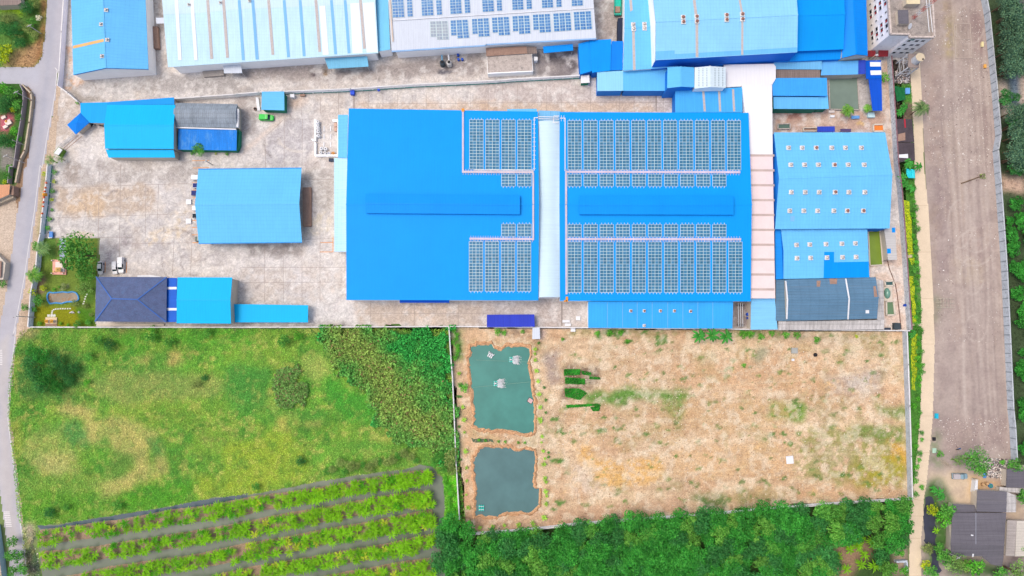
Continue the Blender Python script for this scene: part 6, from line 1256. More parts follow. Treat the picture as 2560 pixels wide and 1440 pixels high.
for i, (x, y) in enumerate(c4(2400, 790, 2365, 850, 2510, 810)): top_at(EV[2], east(x, y, 4), y, 4.0, .62 if i < 2 else .5, ('middle sized', 'small dark', 'olive')[i] + ' tree standing alone by the pale path beyond the panel fence', 'tree')
for i, (x, y) in enumerate(c4(2440, 940, 2540, 960, 2380, 1030, 2480, 1050, 2390, 1140, 2500, 1150, 2560, 1080, 2400, 1240, 2500, 1260, 2420, 1330, 2530, 1340, 2560, 1240) + c8(2050, 30, 2130, 90, 2040, 110)):
    top_at(EV[i % 3], east(x + 4, y, 6.5) + 5 * (i % 3), y, 6.5, R.uniform(.75, 1.0), 'bluish tree of the middle stand beyond the panel fence', 'tree', 'middle trees beyond the fence')
SHR = [park(tree_kind('x', 'shrub', L_grove, 140 + i, 2.4, 3.4, 11, 620, .5, .6, 'shrub', 3)) for i in range(2)]
for i in range(80):
    y = 500 + i * 8.3; x0 = 2494 + (y - 480) * .066; x = x0 + R.uniform(10, 95)
    if x > 2575: continue
    top_at(SHR[i % 2], east(x + 6, y, 2.6), y, 2.6, R.uniform(.7, 1.15), 'dense green shrub of the long thicket beyond the lower panel fence', 'shrub', 'thicket beyond the fence')
# single trees and shrubs
TB = park(tree_kind('x', 'tree', L_mid, 150, 3.4, 5.6, 14, 1300, .42, .62)); TD = park(tree_kind('x', 'shrub', L_dark, 151, 3.0, 3.6, 15, 1000, .4, .55, 'shrub', 3)); TO = park(tree_kind('x', 'shrub', L_olive, 152, 2.2, 2.6, 11, 650, .36, .5, 'shrub', 3, .4)); TG = park(tree_kind('x', 'shrub', L_bright, 153, 1.2, 1.5, 8, 260, .3, .6, 'shrub', 2)); TY = park(tree_kind('x', 'shrub', L_yellow, 154, 1.0, 1.3, 8, 240, .26, .6, 'shrub', 2)); TM = park(tree_kind('x', 'shrub', L_mid, 155, 1.6, 2.4, 9, 420, .32, .6, 'shrub', 3))
TL = park(tree_kind('x', 'tree', leafy('light tree leaves', C(96, 150, 60), C(150, 190, 100)), 156, 2.4, 4.6, 10, 520, .36, .5, 'tree', 5, .35))
def pl(kind, x, y, h, s, label, cat, group=None): top_at(kind, x, y, h, s, label, cat, group)
pl(TB, *c5(636, 770)[0], 4.2, 2.0, 'big round tree shading the white car beside the lawn', 'tree'); pl(TB, *c5(660, 900)[0], 3.4, 1.0, 'dark tree between the big lawn tree and the slate office', 'tree'); pl(TL, *c5(650, 1020)[0], 3.2, 1.3, 'loose light green tree against the west side of the slate office', 'tree')
pl(TL, *c1(430, 1370)[0], 3.6, .9, 'light green tree at the gate end of the pale blue wall', 'tree'); pl(TL, *c1(500, 1350)[0], 3.4, .6, 'small light tree right behind the gate sign', 'tree'); pl(TB, *c1(1700, 1278)[0], 3.5, .72, 'round green tree in front of the low deep blue roof', 'tree')
pl(TG, *c1(1640, 1310)[0], 1.0, .55, 'small bright bush left of the round tree at the deep blue roof', 'shrub'); pl(TY, *c1(1845, 1312)[0], 1.0, .5, 'tiny yellow bush under the deep blue roof edge', 'shrub'); pl(TG, *c1(1940, 1316)[0], 1.0, .55, 'bright ball bush below the right part of the deep blue roof', 'shrub')
for i, (x, y, yl) in enumerate(((410, 150, 0), (404, 220, 1), (394, 293, 0), (386, 357, 1), (385, 433, 0), (371, 503, 0), (357, 570, 0))):
    pl(TY if yl else TG, *c5(x, y)[0], .9, .8 if i != 4 else .55, f'{ORD[i]} clipped {"yellow" if yl else "green"} bush from the gate along the inside of the pale blue wall', 'shrub', 'clipped bushes along the wall')
pl(TY, *c5(333, 165)[0], 1.2, 1.1, 'round yellow bush on the road side of the pale blue wall', 'shrub'); pl(TG, *c5(268, 705)[0], 2.0, 1.5, 'bright green bush on the road side of the garden wall', 'shrub')
PA = park(palm_kind('x', 'palm tree', L_palmb, 160, 17, 2.9, 3.6, leaflet=.8)); PB = park(palm_kind('x', 'palm tree', L_palm, 161, 20, 3.5, 6.5, leaflet=.85))
pl(PB, *c5(318, 725)[0], 3.4, (.9, .9, .55), 'grey green feathery palm at the top corner of the lawn', 'palm tree'); pl(PA, *c5(258, 925)[0], 3.2, (1.15, 1.15, 1), 'broad dark palm overhanging the garden wall', 'palm tree')
pl(TG, *c5(255, 860)[0], 2.0, .9, 'small bright bush above the broad garden palm', 'shrub'); pl(TY, *c5(240, 1050)[0], 1.8, 1.5, 'yellowish shrub on the wall left of the blue rimmed pond', 'shrub'); pl(TY, *c5(320, 1020)[0], 1.4, 1.2, 'yellow leaved shrub at the upper left of the blue rimmed pond', 'shrub'); pl(TM, *c5(300, 1115)[0], 1.6, 1.35, 'dense green shrub at the left end of the blue rimmed pond', 'shrub')
pl(TO, *c5(480, 1010)[0], 1.2, .55, 'greyish spiky shrub above the blue rimmed pond', 'shrub'); pl(TG, *c5(400, 1030)[0], 1.0, .6, 'small bright bush on the pond rim', 'shrub'); pl(TO, *c5(560, 1135)[0], 1.4, .65, 'thin grey green shrub hanging over the lower right pond rim', 'shrub'); pl(TO, *c5(625, 1150)[0], 2.2, .5, 'bare looking little tree right of the stepping stones', 'shrub')
for i, (x, y, k, s, t) in enumerate(((290, 1285, TG, .7, 'pale flowering bush in the lower left lawn corner'), (445, 1285, TG, .55, 'small bush beside the cream twin shrine'), (500, 1295, TG, .5, 'tiny ball bush along the south wall of the lawn'), (585, 1290, TM, .95, 'rounded flowering shrub on the south wall of the lawn'), (660, 1278, TM, .75, 'round dark shrub near the office corner'), (675, 1220, TO, .4, 'thin shrub with pale flowers by the office'), (190, 1165, TM, .9, 'green bush outside the lower garden wall'), (255, 1180, TM, .7, 'bush hanging over the lower garden wall'), (430, 1010, TG, .4, 'tiny plant above the pond rim'))): pl(k, *c5(x, y)[0], 1.3, s, t, 'shrub')
pl(TG, *c1(660, 880)[0], .8, .6, 'dark bush in the corner of the diagonal white wall', 'shrub')
# overgrown field: single shrubs
fs = ((275, 862, TD, .75, 'dark shrub clump near the top of the overgrown field'), (250, 850, TM, 1.3, 'rounded shrub left of the upper clump in the field'), (225, 890, TM, 1.1, 'shrub below the upper clump in the field'), (380, 842, TM, 1.4, 'green shrub against the south wall below the slate office'), (425, 855, TM, 1.2, 'low shrub below the south wall in the field'), (380, 822, TG, 1.2, 'bright bush climbing the south wall'), (520, 832, TM, 1.1, 'bush by the south wall below the cyan building'), (712, 852, TM, 1.5, 'shrub clump near the reeds by the south wall'), (745, 840, TG, 1.5, 'bright shrub by the south wall next to the reeds'), (750, 1152, TD, .62, 'dark round shrub in the lower middle of the field'), (640, 1216, TM, 1.0, 'small shrub on the ditch edge'), (125, 1282, TD, .7, 'dark shrub at the lower left of the field'), (165, 1268, TM, .8, 'smaller shrub beside the lower left dark shrub'), (295, 1262, TM, 1.1, 'shrub near the ditch in the lower left field'), (490, 960, TO, .8, 'greyish shrub in the upper middle of the field'), (510, 945, TD, .45, 'small dark shrub in the upper middle of the field'), (1160, 970, TG, 1.4, 'bright round bush on the pond bank by the white wall'), (1150, 962, TM, .6, 'olive bush beside the bright bush on the pond bank'), (215, 955, TG, 1.1, 'bright bush right of the big dark shrub mass'))
for x, y, k, s, t in fs: pl(k, x, y, 1.6, s, t, 'shrub')
TM2 = park(tree_kind('x', 'shrub', L_grove, 158, 3.0, 3.6, 15, 1000, .4, .55, 'shrub', 3))
for i, (x, y, s) in enumerate(((75, 905, 1.0), (105, 890, 1.05), (140, 905, 1.0), (85, 935, 1.0), (120, 940, 1.15), (160, 930, .9), (100, 965, .95), (140, 965, .9), (180, 920, .75), (170, 950, .7), (75, 880, .7))): pl((TD, TM2, TD)[i % 3], x, y, 2.4, s, 'dark green shrub of the big thicket at the left of the field', 'shrub', 'big thicket in the field')
for i in range(16):
    x = 815 + i * 15 + R.uniform(-6, 6); y = 1172 - (x - 815) * .14 + R.uniform(-12, 14); pl(TO if i % 3 else TM, x, y, 1.8, R.uniform(.7, 1.0), 'grey green shrub of the row on the upper ditch bank', 'shrub', 'shrubs on the ditch bank')
for i, (x, y, s) in enumerate(((1100, 1140, 1.2), (1125, 1150, 1.2), (1110, 1170, 1.15), (1130, 1175, 1.0), (1085, 1150, .9), (1135, 1130, .9))): pl(TO if i % 2 else TM, x, y, 2.2, s, 'leafy shrub of the clump at the ditch corner by the white wall', 'shrub', 'shrubs at the ditch corner')
for i in range(10): pl(TG, 1118 + R.uniform(-6, 18), 1195 + i * 10, 1.0, R.uniform(.6, 1.0), 'bright green bush on the strip between ditch and white wall', 'shrub', 'bright bushes beside the ditch')
# north-west and west gardens
for i, (x, y, k, s, t) in enumerate(((290, 30, TO, 1.0, 'grey green tree at the top by the road'), (240, 70, TD, .9, 'dark shrub at the top left beside the bright lawn'), (60, 170, TO, 1.0, 'pale spiky shrub on the left edge above the side road'), (40, 250, TD, .9, 'dark shrub on the left edge above the side road'), (130, 260, TD, 1.0, 'dark shrub in the middle of the north west plot'), (230, 240, TO, .9, 'olive shrub in the middle of the north west plot'), (290, 290, TO, .8, 'straggly olive shrub near the road bank'), (270, 190, TM, 1.1, 'green shrub behind the white flowering bush'), (60, 440, TY, 2.6, 'large yellow green tree by the side road'), (40, 510, TY, 2.0, 'lower yellow green bush by the side road'), (170, 360, TD, .8, 'dark shrub above the dry grass bank'), (150, 320, TO, .9, 'grey shrub beside the dry grass bank'))): pl(k, *c1(x, y)[0], 2.0, s, t, 'shrub')
pl(park(tree_kind('x', 'shrub', leafy('cream blossom', C(226, 220, 170), C(250, 246, 226)), 157, 1.0, 1.2, 7, 220, .3, .7, 'shrub', 2)), *c1(332, 148)[0], 1.0, 1.1, 'cream white flowering bush on the road bank', 'shrub')
for i, (x, y, k, s, t) in enumerate(((30, 760, TG, 2.0, 'bright tree at the top of the west garden'), (110, 800, TM, 1.6, 'green tree in the upper west garden'), (60, 860, TD, .9, 'dark tree in the west garden'), (150, 900, TM, 1.4, 'tree beside the grey garden wall'), (90, 930, TY, 1.1, 'yellow bush above the pink terrace'), (20, 930, TD, .8, 'dark shrub at the left edge of the west garden'), (150, 1000, TM, 1.0, 'shrub right of the pink terrace'), (110, 1120, TG, 1.5, 'bright shrub below the pink terrace'), (140, 1180, TG, 1.1, 'small bright shrub by the garden wall'), (40, 1200, TD, 1.0, 'dark tree below the pink terrace'), (90, 1230, TM, 1.0, 'shrub beside the dark tree below the terrace'), (60, 1430, TG, 1.1, 'bush above the orange roof'))): pl(k, *c1(x, y)[0], 2.2, s, t, 'shrub')
for i, (x, y, k, s, t) in enumerate(((50, 180, TM, 1.0, 'green tree just above the orange roof'), (20, 220, TY, 1.0, 'yellow green bush left above the orange roof'), (10, 990, TM, 1.0, 'bush at the lower left road edge'))): pl(k, *c5(x, y)[0], 2.0, s, t, 'shrub')
for i, (x, y, s) in enumerate(((60, 1250, 1.3), (90, 1330, 1.5), (40, 1330, 1.2), (120, 1400, 1.4), (60, 1420, 1.3))): pl(TM, *c9(x, y)[0], 3.0, s, 'dark tree of the clump over the road end at the lower left', 'tree', 'trees over the road end')
# lane side and waste ground
pl(PB, *c4(1700, 908)[0], 6.5, 1.0, 'tall coconut palm leaning over the lane', 'palm tree'); pl(PA, *c4(1080, 928)[0], 3.6, 1.0, 'bright palm at the lower edge of the square basin', 'palm tree'); pl(PA, *c4(1256, 906)[0], 3.0, .7, 'faint thin palm beside the long royal blue canopy', 'palm tree')
pl(TG, *c4(1385, 652)[0], 2.0, 1.6, 'bright round bush on the compound wall', 'shrub')
BN = [park(banana_kind('x', 'banana plant', L_ban, 170 + i, 12 + i, 1.95 + .1 * i, .33, 1.7 + .15 * i)) for i in range(4)] + [park(banana_kind('x', 'banana plant', L_bany, 176, 10, 1.9, .36, 1.7))]
BG = park(banana_kind('x', 'banana plant', leafy('green banana leaves', C(30, 120, 40), C(80, 166, 66), trans=.25), 178, 10, 2.3, .55, 2.4))
for i, (x, y) in enumerate(c4(1540, 930, 1560, 900, 1515, 945)): pl(BG, x, y, 2.6, .85, 'dark banana plant of the clump between compound wall and lane', 'banana plant', 'bananas by the lane')
for i, (x, y) in enumerate(c8(1290, 100, 1370, 110, 1250, 190, 1270, 240, 1310, 270, 1300, 70)): pl(BG, x, y, 2.6, .95, 'banana plant of the clump round the turquoise tarpaulin', 'banana plant', 'bananas round the tarpaulin')
for i, (x, y) in enumerate(c12(150, 88, 222, 88, 300, 92)): pl(BG, x, y, 2.6, 1.45, ('left', 'middle', 'right')[i] + ' big banana plant at the wall of the bare field', 'banana plant')
for i in range(46):
    y = 470 + i * 17; x0 = 2258 + (y - 470) * .035; x1 = 2288 + (y - 470) * .03; pl(TG if i % 3 else TM, x1 + R.uniform(-9, 1) if y < 1000 else R.uniform(x0, x1), y, .8, R.uniform(.55, 1.1), 'green bush of the verge between the stained wall and the lane', 'shrub', 'bushes along the lane verge')
for x, y in c12(1345, 85, 1360, 70): pl(BG, x, y, 2.0, .7, 'banana plant at the corner of the compound wall by the ditch', 'banana plant', 'bananas at the wall corner')
for x, y, s in ((*c12(405, 255)[0], .8), (*c12(1402, 255)[0], 1.1), (2300, 915, .8)): pl(TG, x, y, .8, s * .9, 'small round bush ' + ('in the upper bare field' if x < 2200 else ('on the grass strip beside the lane' if y < 914 else 'at the lane edge below the wall')), 'shrub')
for i, (x, y, s, t) in enumerate(((500, 95, 1.0, 'bright low bush right of the banana plants'), (400, 80, 1.4, 'green hedge clump right of the three banana plants'), (440, 80, 1.2, 'second hedge clump right of the banana plants'), (560, 75, 1.0, 'bush below the pale sky blue roof'), (812, 112, 1.1, 'isolated bright bush below the patchwork roof'), (1040, 92, .7, 'small yellow bush below the slate shed'), (640, 85, 1.1, 'low hedge bush under the patchwork roof'), (700, 85, 1.2, 'second low hedge bush under the patchwork roof'))): pl(TY if 'yellow' in t else TG, *c12(x, y)[0], .9, s, t, 'shrub')
for i, (x, y, s, t) in enumerate(((370, 65, 1.2, 'dark bush below the violet blue sheet roof'), (405, 72, .9, 'bright bush below the violet blue sheet roof'), (510, 65, .7, 'small bush left of the white hut'), (930, 75, .9, 'bush under the sky blue lean-to shed'), (1000, 75, 1.1, 'wide bush under the sky blue lean-to shed'), (1060, 70, 1.0, 'dark bush under the sky blue lean-to shed'), (1100, 120, .8, 'small bush in the upper bare field path'), (735, 108, .6, 'tiny bush on the path right of the hut'))): pl(TG, *c11(x, y)[0], .9, s, t, 'shrub')
for i in range(8): pl(TG, *c11(118 + R.uniform(-4, 30), 60 + i * 22)[0], .9, R.uniform(.5, .9), 'dark green bush on the bank strip along the white field wall', 'shrub', 'bushes on the bank strip')
# plantation bananas: two lines of plants on every raised bed
bed_n = ['top', 'second', 'third', 'fourth', 'lowest']; rb = random.Random(5); spots = []
for bi, (top, bot) in enumerate(beds):
    x0, x1 = max(top[0][0], bot[0][0]), min(top[-1][0], bot[-1][0]); L = x1 - x0; n = int(L / 12.5)
    for row, v in enumerate((.14, .5, .86)):
        for i in range(n):
            t = (i + .5 + rb.uniform(-.5, .5) + .33 * row) / n
            if t > 1 or rb.random() < ((.45 if row == 1 else .22) * (1 - t) + (.2 if row == 1 else .05)): continue
            tx = x0 + L * t
            a = lerp_edge(top, (tx - top[0][0]) / (top[-1][0] - top[0][0])); b = lerp_edge(bot, (tx - bot[0][0]) / (bot[-1][0] - bot[0][0])); vv = .5 + (v - .5) * .9 + rb.uniform(-.11, .11); x, y = a[0] * (1 - vv) + b[0] * vv, a[1] * (1 - vv) + b[1] * vv
            if y > 1462: continue
            spots.append((rb.uniform(.75, 1.08) + .16 * t * t, x, y, bi, rb.uniform(0, 6.28), 4 if rb.random() < .07 else rb.randrange(4)))
spots.sort(reverse=True); mv, mf, nv_ = [], [], 0
for q, (sc_, x, y, bi, rz, ki) in enumerate(spots):
    p = P(x, y, .4); k = BN[ki]
    if q < 298: k.put((p.x, p.y, .35), rz, sc_, f'{"yellowing" if ki == 4 else "bright green"} banana plant on the {bed_n[bi]} raised bed of the flooded plantation', 'banana plant', f'bananas on the {bed_n[bi]} bed')
    else:
        me = k.kids[0].data; co = np.empty(len(me.vertices) * 3, np.float32); me.vertices.foreach_get('co', co); co = co.reshape(-1, 3) * sc_; c_, s_ = math.cos(rz), math.sin(rz); co = np.stack([co[:, 0] * c_ - co[:, 1] * s_ + p.x, co[:, 0] * s_ + co[:, 1] * c_ + p.y, co[:, 2] + .35], 1)
        lv = np.empty(len(me.loops), np.int32); me.loops.foreach_get('vertex_index', lv); mv.append(co); mf.append(lv.reshape(-1, 4) + nv_); nv_ += len(co)
props(npmesh('banana_foliage', np.concatenate(mv), np.concatenate(mf), L_ban), 'the smaller banana plants filling the gaps between the larger ones on all the raised beds', 'banana plants', None, 'stuff')
# young bananas round the fish ponds
YB = park(banana_kind('x', 'banana plant', L_banb, 180, 7, 1.15, .34, .8))
for i, (x, y, s) in enumerate([(580, 165, 1), (580, 190, .8), (580, 225, 1), (588, 285, 1.1), (596, 345, 1), (602, 418, 1.2), (608, 490, 1.1), (608, 560, 1.3), (612, 575, .8), (620, 655, .9), (616, 690, .6), (625, 738, .9), (636, 780, .7), (630, 812, 1.2), (636, 890, 1.1), (640, 910, 1), (638, 965, 1.2), (645, 990, .8), (643, 1035, 1.1), (632, 1110, 1.4)]):
    pl(YB, *c11(x, y)[0], .9, s, 'young banana plant in the row on the right bank of the fish ponds', 'banana plant', 'young bananas right of the ponds')
for x, y, s in [(152, 300, 1), (172, 490, 1), (180, 560, 1.2), (182, 632, .7), (188, 738, 1.2), (194, 832, .8), (196, 906, .8), (192, 985, .6), (204, 1055, 1.1)]: pl(YB, *c11(x, y)[0], .9, s, 'young banana plant in the row left of the fish ponds', 'banana plant', 'young bananas left of the ponds')
for x, y, s in [(210, 1138, .9), (268, 1168, 1), (342, 1162, 1), (406, 1156, .9), (488, 1152, 1.2), (565, 1142, 1.2)]: pl(YB, *c11(x, y)[0], .9, s, 'young banana plant in the row below the lower pond', 'banana plant', 'young bananas below the ponds')
for x, y in [(146, 430), (144, 545), (152, 600), (150, 700), (160, 785), (168, 965), (168, 1045), (160, 430), (600, 130), (630, 380), (640, 450), (640, 520), (655, 745), (655, 770)]: pl(TM, *c11(x, y)[0], .4, .38, 'tiny dark round shrub in the planting rows beside the ponds', 'shrub', 'tiny shrubs by the ponds')
for x, y in [(375, 683), (412, 685), (485, 690), (523, 690), (265, 675), (300, 678)]: pl(TG, *c11(x, y)[0], .4, .5, 'bright low bush on the dam between the two ponds', 'shrub', 'bushes on the dam')
# vegetable beds
def veg(name, label, pts, mat, n, h=.5, leaf=.35):
    global NR
    NR = np.random.default_rng(len(pts) + n); q = wpoly(pts); a = np.array(q); lo, hi = a.min(0), a.max(0); p = NR.uniform(lo, hi, (n * 3, 2)); p = p[inpoly(p[:, 0], p[:, 1], q)][:n]
    cen = np.concatenate([p, NR.uniform(.1, h, (len(p), 1))], 1); nr = np.stack([NR.normal(size=len(p)) * .5, NR.normal(size=len(p)) * .5, np.ones(len(p))], 1); v, f = leaf_cloud(cen, nr, leaf, leaf * .6)
    return npmesh(name, v, f, mat)
L_veg = leafy('vegetable leaves', C(20, 112, 34), C(64, 164, 46), vary=.3)
for i, (q, n, t) in enumerate(((c11(742, 278, 832, 275, 832, 308, 742, 312), 900, 'top left vegetable bed of the garden plot'), (c11(840, 285, 895, 295, 890, 312, 845, 306), 260, 'small top middle vegetable bed of the garden plot'), (c11(885, 318, 945, 322, 945, 334, 885, 332), 260, 'thin right vegetable row of the garden plot'), (c11(748, 322, 860, 330, 860, 362, 748, 358), 1100, 'middle vegetable bed of the garden plot'), (c11(745, 385, 830, 385, 870, 410, 830, 450, 750, 430), 1500, 'large lower vegetable bed of the garden plot'), (c11(752, 478, 930, 470, 950, 480, 760, 494), 900, 'long thin green row below the vegetable garden'), (c11(890, 490, 945, 480, 940, 510, 905, 512), 500, 'green patch at the end of the long vegetable row'))):
    props(veg('vegetable_bed', t, q, L_veg, n, .6), t, 'vegetable bed', 'vegetable beds')
# ground cover: grass blades over the fields, reeds
def blades(name, label, zone, n, size, hgt, mat, poly=None, cat='grass', jitter=.25, dark=1.0):
    global NR
    NR = np.random.default_rng(n); p = zone.scatter(n, poly); c = zone.sample(p[:, 0], p[:, 1]) * NR.uniform(1 - jitter, 1 + jitter, (len(p), 1)) * dark
    cen = np.concatenate([p, NR.uniform(.05, hgt, (len(p), 1))], 1); nr = np.stack([NR.normal(size=n) * .6, NR.normal(size=n) * .6, np.full(n, .8)], 1)
    v, f = leaf_cloud(cen, nr, size, size * .35); o = npmesh(name, v, f, mat, np.repeat(np.clip(c, .002, .86), 4, 0)); return props(o, label, cat, None, 'stuff')
M_blade = painted('grass blades', .3, .05, 2.0, .1, .8)
blades('grass_tufts', 'rough grass tufts all over the overgrown field', field, 90000, .6, .3, M_blade, None, jitter=.32, dark=1.75)
blades('grass_tufts', 'dry grass tufts scattered over the bare field', dry, 26000, .5, .15, M_blade, None, jitter=.35)
blades('grass_tufts', 'short grass tufts of the garden plots north west', nw, 5000, .6, .4, M_blade, jitter=.4); blades('grass_tufts', 'short grass tufts of the strip beside the lane', st, 9000, .4, .25, M_blade, jitter=.35); blades('grass_tufts', 'rough undergrowth beyond the panel fence', eb, 6000, .8, .5, M_blade, jitter=.4)
def reeds(label, poly, n, ca, cb, seed, hgt=2.0, size=.95):
    global NR
    NR = np.random.default_rng(seed); q = wpoly(poly); a = np.array(q); lo, hi = a.min(0) - 1, a.max(0) + 1; out = []
    while sum(len(o) for o in out) < n:
        p = NR.uniform(lo, hi, (n, 2)); wx = p[:, 0] + (fbm(p[:, 0], p[:, 1], 5, seed) - .5) * 14; wy = p[:, 1] + (fbm(p[:, 0], p[:, 1], 5, seed + 3) - .5) * 14; out.append(p[inpoly(wx, wy, q)])
    p = np.concatenate(out)[:n]; m = np.clip((fbm(p[:, 0], p[:, 1], 9, seed + 7) - .35) * 3, 0, 1)[:, None]; return p, m, NR
rpoly = c10(560, 45, 1262, 45, 1270, 160, 1285, 400, 1300, 640, 1305, 800, 1200, 760, 1100, 720, 1010, 670, 930, 590, 850, 480, 760, 400, 680, 330, 610, 240, 560, 150, 500, 60)
p, _, NR = reeds('', rpoly, 30000, 0, 0, 9)
pa, pb = P(*c10(720, 130)[0]), P(*c10(1140, 640)[0]); d_ = np.array([pb.x - pa.x, pb.y - pa.y]); L2 = (d_ ** 2).sum(); t_ = np.clip(((p - np.array([pa.x, pa.y])) @ d_) / L2, 0, 1); dist = np.linalg.norm(p - (np.array([pa.x, pa.y]) + t_[:, None] * d_), axis=1)
olive = np.clip(1.25 - dist / 11 + (fbm(p[:, 0], p[:, 1], 6, 3) - .5) * 1.6, 0, 1)[:, None]
col = np.array(C(54, 150, 64)) * 1.6 * (1 - olive) + np.array(C(136, 166, 78)) * 1.5 * olive; brown = (NR.uniform(size=(len(p), 1)) < .09 * olive); col = np.where(brown, np.array(C(160, 130, 92)), col) * NR.uniform(.4, 1.6, (len(p), 1))
z_ = NR.uniform(.3, 2.2, (len(p), 1)); v, f = leaf_cloud(np.concatenate([p, z_], 1), np.stack([NR.normal(size=len(p)) * .7, NR.normal(size=len(p)) * .7, np.full(len(p), .8)], 1), .95, .38)
props(npmesh('tall_reeds', v, f, M_blade, np.repeat(np.clip(col, .002, .8), 4, 0)), 'dense mass of tall green and olive reeds filling the field corner at the white wall', 'reeds', None, 'stuff')
sheet('reed_ground', rpoly, surf('reed soil', C(84, 124, 52), .95, .2, .2, .6), .03, 1.5, 5)  # dull green ground tone with random mottling under the reeds
p, _, NR = reeds('', c10(250, 290, 330, 270, 400, 250, 450, 290, 470, 380, 470, 450, 380, 470, 300, 480, 250, 430), 3200, 0, 0, 19)
col = np.where(NR.uniform(size=(len(p), 1)) < .12, np.array(C(160, 130, 100)), np.array(C(110, 152, 76)) * 1.6) * NR.uniform(.55, 1.4, (len(p), 1)); v, f = leaf_cloud(np.concatenate([p, NR.uniform(.2, 1.5, (len(p), 1))], 1), np.stack([NR.normal(size=len(p)) * .7, NR.normal(size=len(p)) * .7, np.full(len(p), .8)], 1), .8, .34)
props(npmesh('tall_reeds', v, f, M_blade, np.repeat(np.clip(col, .002, .8), 4, 0)), 'isolated round clump of brownish reeds in the middle of the overgrown field', 'reeds', None, 'stuff')
#@@THINGS
# ================================================================== VEHICLES
M_tyre = surf('tyre', C(40, 40, 42), .9); M_rim = surf('rim', C(180, 184, 188), .4, metal=.5); M_lamp = surf('headlight', C(230, 236, 240), .2); M_tail = surf('tail light', C(180, 30, 30), .3); M_win = surf('car glass', C(26, 58, 60), .08, 0, 0, spec=.6)
def paint(key, c): return surf(key, c, .3, .02, .01, spec=.5)
def vehicle(name, label, cat, pc, nose, L, Wd, Ht, mat, kind='car', load=None, loadmat=None):
    """pc: photo place of the middle; nose: photo direction of travel; body lofted along its length"""
    c = P(*pc, .6); n = P(pc[0] + nose[0], pc[1] + nose[1], .6) - c; rz = math.atan2(n.y, n.x)
    root = thing(name, label, cat, (c.x, c.y, 0)); ORG[root.name] = Vector((0, 0, 0))   # parts in the vehicle's own axes, nose along +x
    h = L / 2; w = Wd / 2
    def loft(st, mat, nm, par=root):
        m = MB(); rows = []
        for x, wl, z0, z1, tp in st: rows.append([(x, -wl, z0), (x, -wl, (z0 + z1) / 2), (x, -wl * tp, z1), (x, wl * tp, z1), (x, wl, (z0 + z1) / 2), (x, wl, z0)])
        for a, b in zip(rows, rows[1:]):
            for k in range(6): m.face(a[k], b[k], b[(k + 1) % 6], a[(k + 1) % 6])
        m.face(*rows[0]); m.face(*reversed(rows[-1])); return m.build(nm, mat, par)
    if kind == 'pickup':
        body = loft([(-h, w * .9, .4, .92, .97), (-h + .1, w, .32, 1.0, .97), (h * .05, w, .3, 1.02, .96), (h * .5, w, .3, 1.02, .93), (h * .86, w * .95, .34, .95, .88), (h, w * .78, .42, .8, .85)], mat, 'body')
        cab = loft([(-h * .12, w * .93, 1.0, Ht - .05, .84), (h * .02, w * .94, 1.0, Ht - .02, .84), (h * .26, w * .94, 1.0, Ht - .04, .82), (h * .52, w * .93, 1.0, 1.06, .86)], M_win, 'windows')
        roof = loft([(-h * .13, w * .80, Ht - .04, Ht + .02, .95), (h * .05, w * .82, Ht - .04, Ht + .04, .95), (h * .27, w * .79, Ht - .06, Ht, .95)], mat, 'roof')
        for sy in (-1, 1): MB().tube((h * .26, sy * w * .78, Ht - .03), (h * .52, sy * w * .84, 1.04), .05, 5).build('pillar', mat, root)
        bed = MB(); bed.box((-h * .57, 0, 1.01), h * .78, w * 1.7, .03); bed.build('cargo_bed', load if load and not loadmat else M_hole, root)
        if loadmat: loft([(-h * .98, w * .9, 1.0, Ht - .02, .9), (-h * .55, w * .92, 1.0, Ht + .08, .9), (-h * .15, w * .9, 1.0, Ht + .05, .9)], loadmat, 'canopy')
    elif kind == 'truck':
        body = loft([(-h, w, .7, .95, 1), (h * .55, w, .7, .95, 1)], M_hole, 'chassis')
        loft([(h * .58, w * .95, .5, Ht, .9), (h * .75, w, .45, Ht, .95), (h * .92, w, .45, Ht - .3, .9), (h, w * .9, .5, 1.2, .95)], mat, 'cab')
        m = MB(); m.box((-h * .22, 0, .96), L * .76, Wd, .1)
        for y in (-w, w): m.box((-h * .22, y * .97, .96), L * .76, .08, .9)
        for x in (-h * .98, h * .54): m.box((x, 0, .96), .08, Wd, .9)
        m.build('cargo_box', mat, root); m = MB(); m.box((-h * .5, 0, 1.0), L * .3, Wd * .85, .55, 0, .8); m.build('load', load or B_RUST, root)
        loft([(h * .9, w * .9, 1.3, Ht - .35, .95), (h * .97, w * .85, 1.3, Ht - .6, .95)], M_win, 'windscreen')
    else:
        body = loft([(-h, w * .82, .4, .85, .9), (-h * .9, w * .96, .32, .98, .92), (-h * .3, w, .3, .98, .94), (h * .4, w, .3, .96, .92), (h * .8, w * .94, .34, .86, .88), (h, w * .7, .42, .7, .85)], mat, 'body')
        cab = loft([(-h * .86, w * .86, .94, 1.0, .85), (-h * .6, w * .92, .95, Ht - .06, .82), (-h * .1, w * .94, .95, Ht, .82), (h * .15, w * .93, .95, Ht - .06, .82), (h * .5, w * .9, .94, 1.0, .86)], M_win, 'windows')
        roof = loft([(-h * .6, w * .74, Ht - .05, Ht + .0, .95), (-h * .15, w * .78, Ht - .04, Ht + .05, .95), (h * .14, w * .75, Ht - .06, Ht, .95)], mat, 'roof')
        for sy in (-1, 1): MB().tube((h * .14, sy * w * .76, Ht - .03), (h * .5, sy * w * .8, .98), .05, 5).build('pillar', mat, root)
    for sx in (-.62, .62):
        for sy in (-1, 1):
            t = MB().tube((sx * h, sy * (w - .2), .33), (sx * h, sy * (w + .02), .33), .33, 14).build('wheel', M_tyre, root); MB().tube((sx * h, sy * (w - .05), .33), (sx * h, sy * (w + .035), .33), .19, 10).build('rim', M_rim, t)
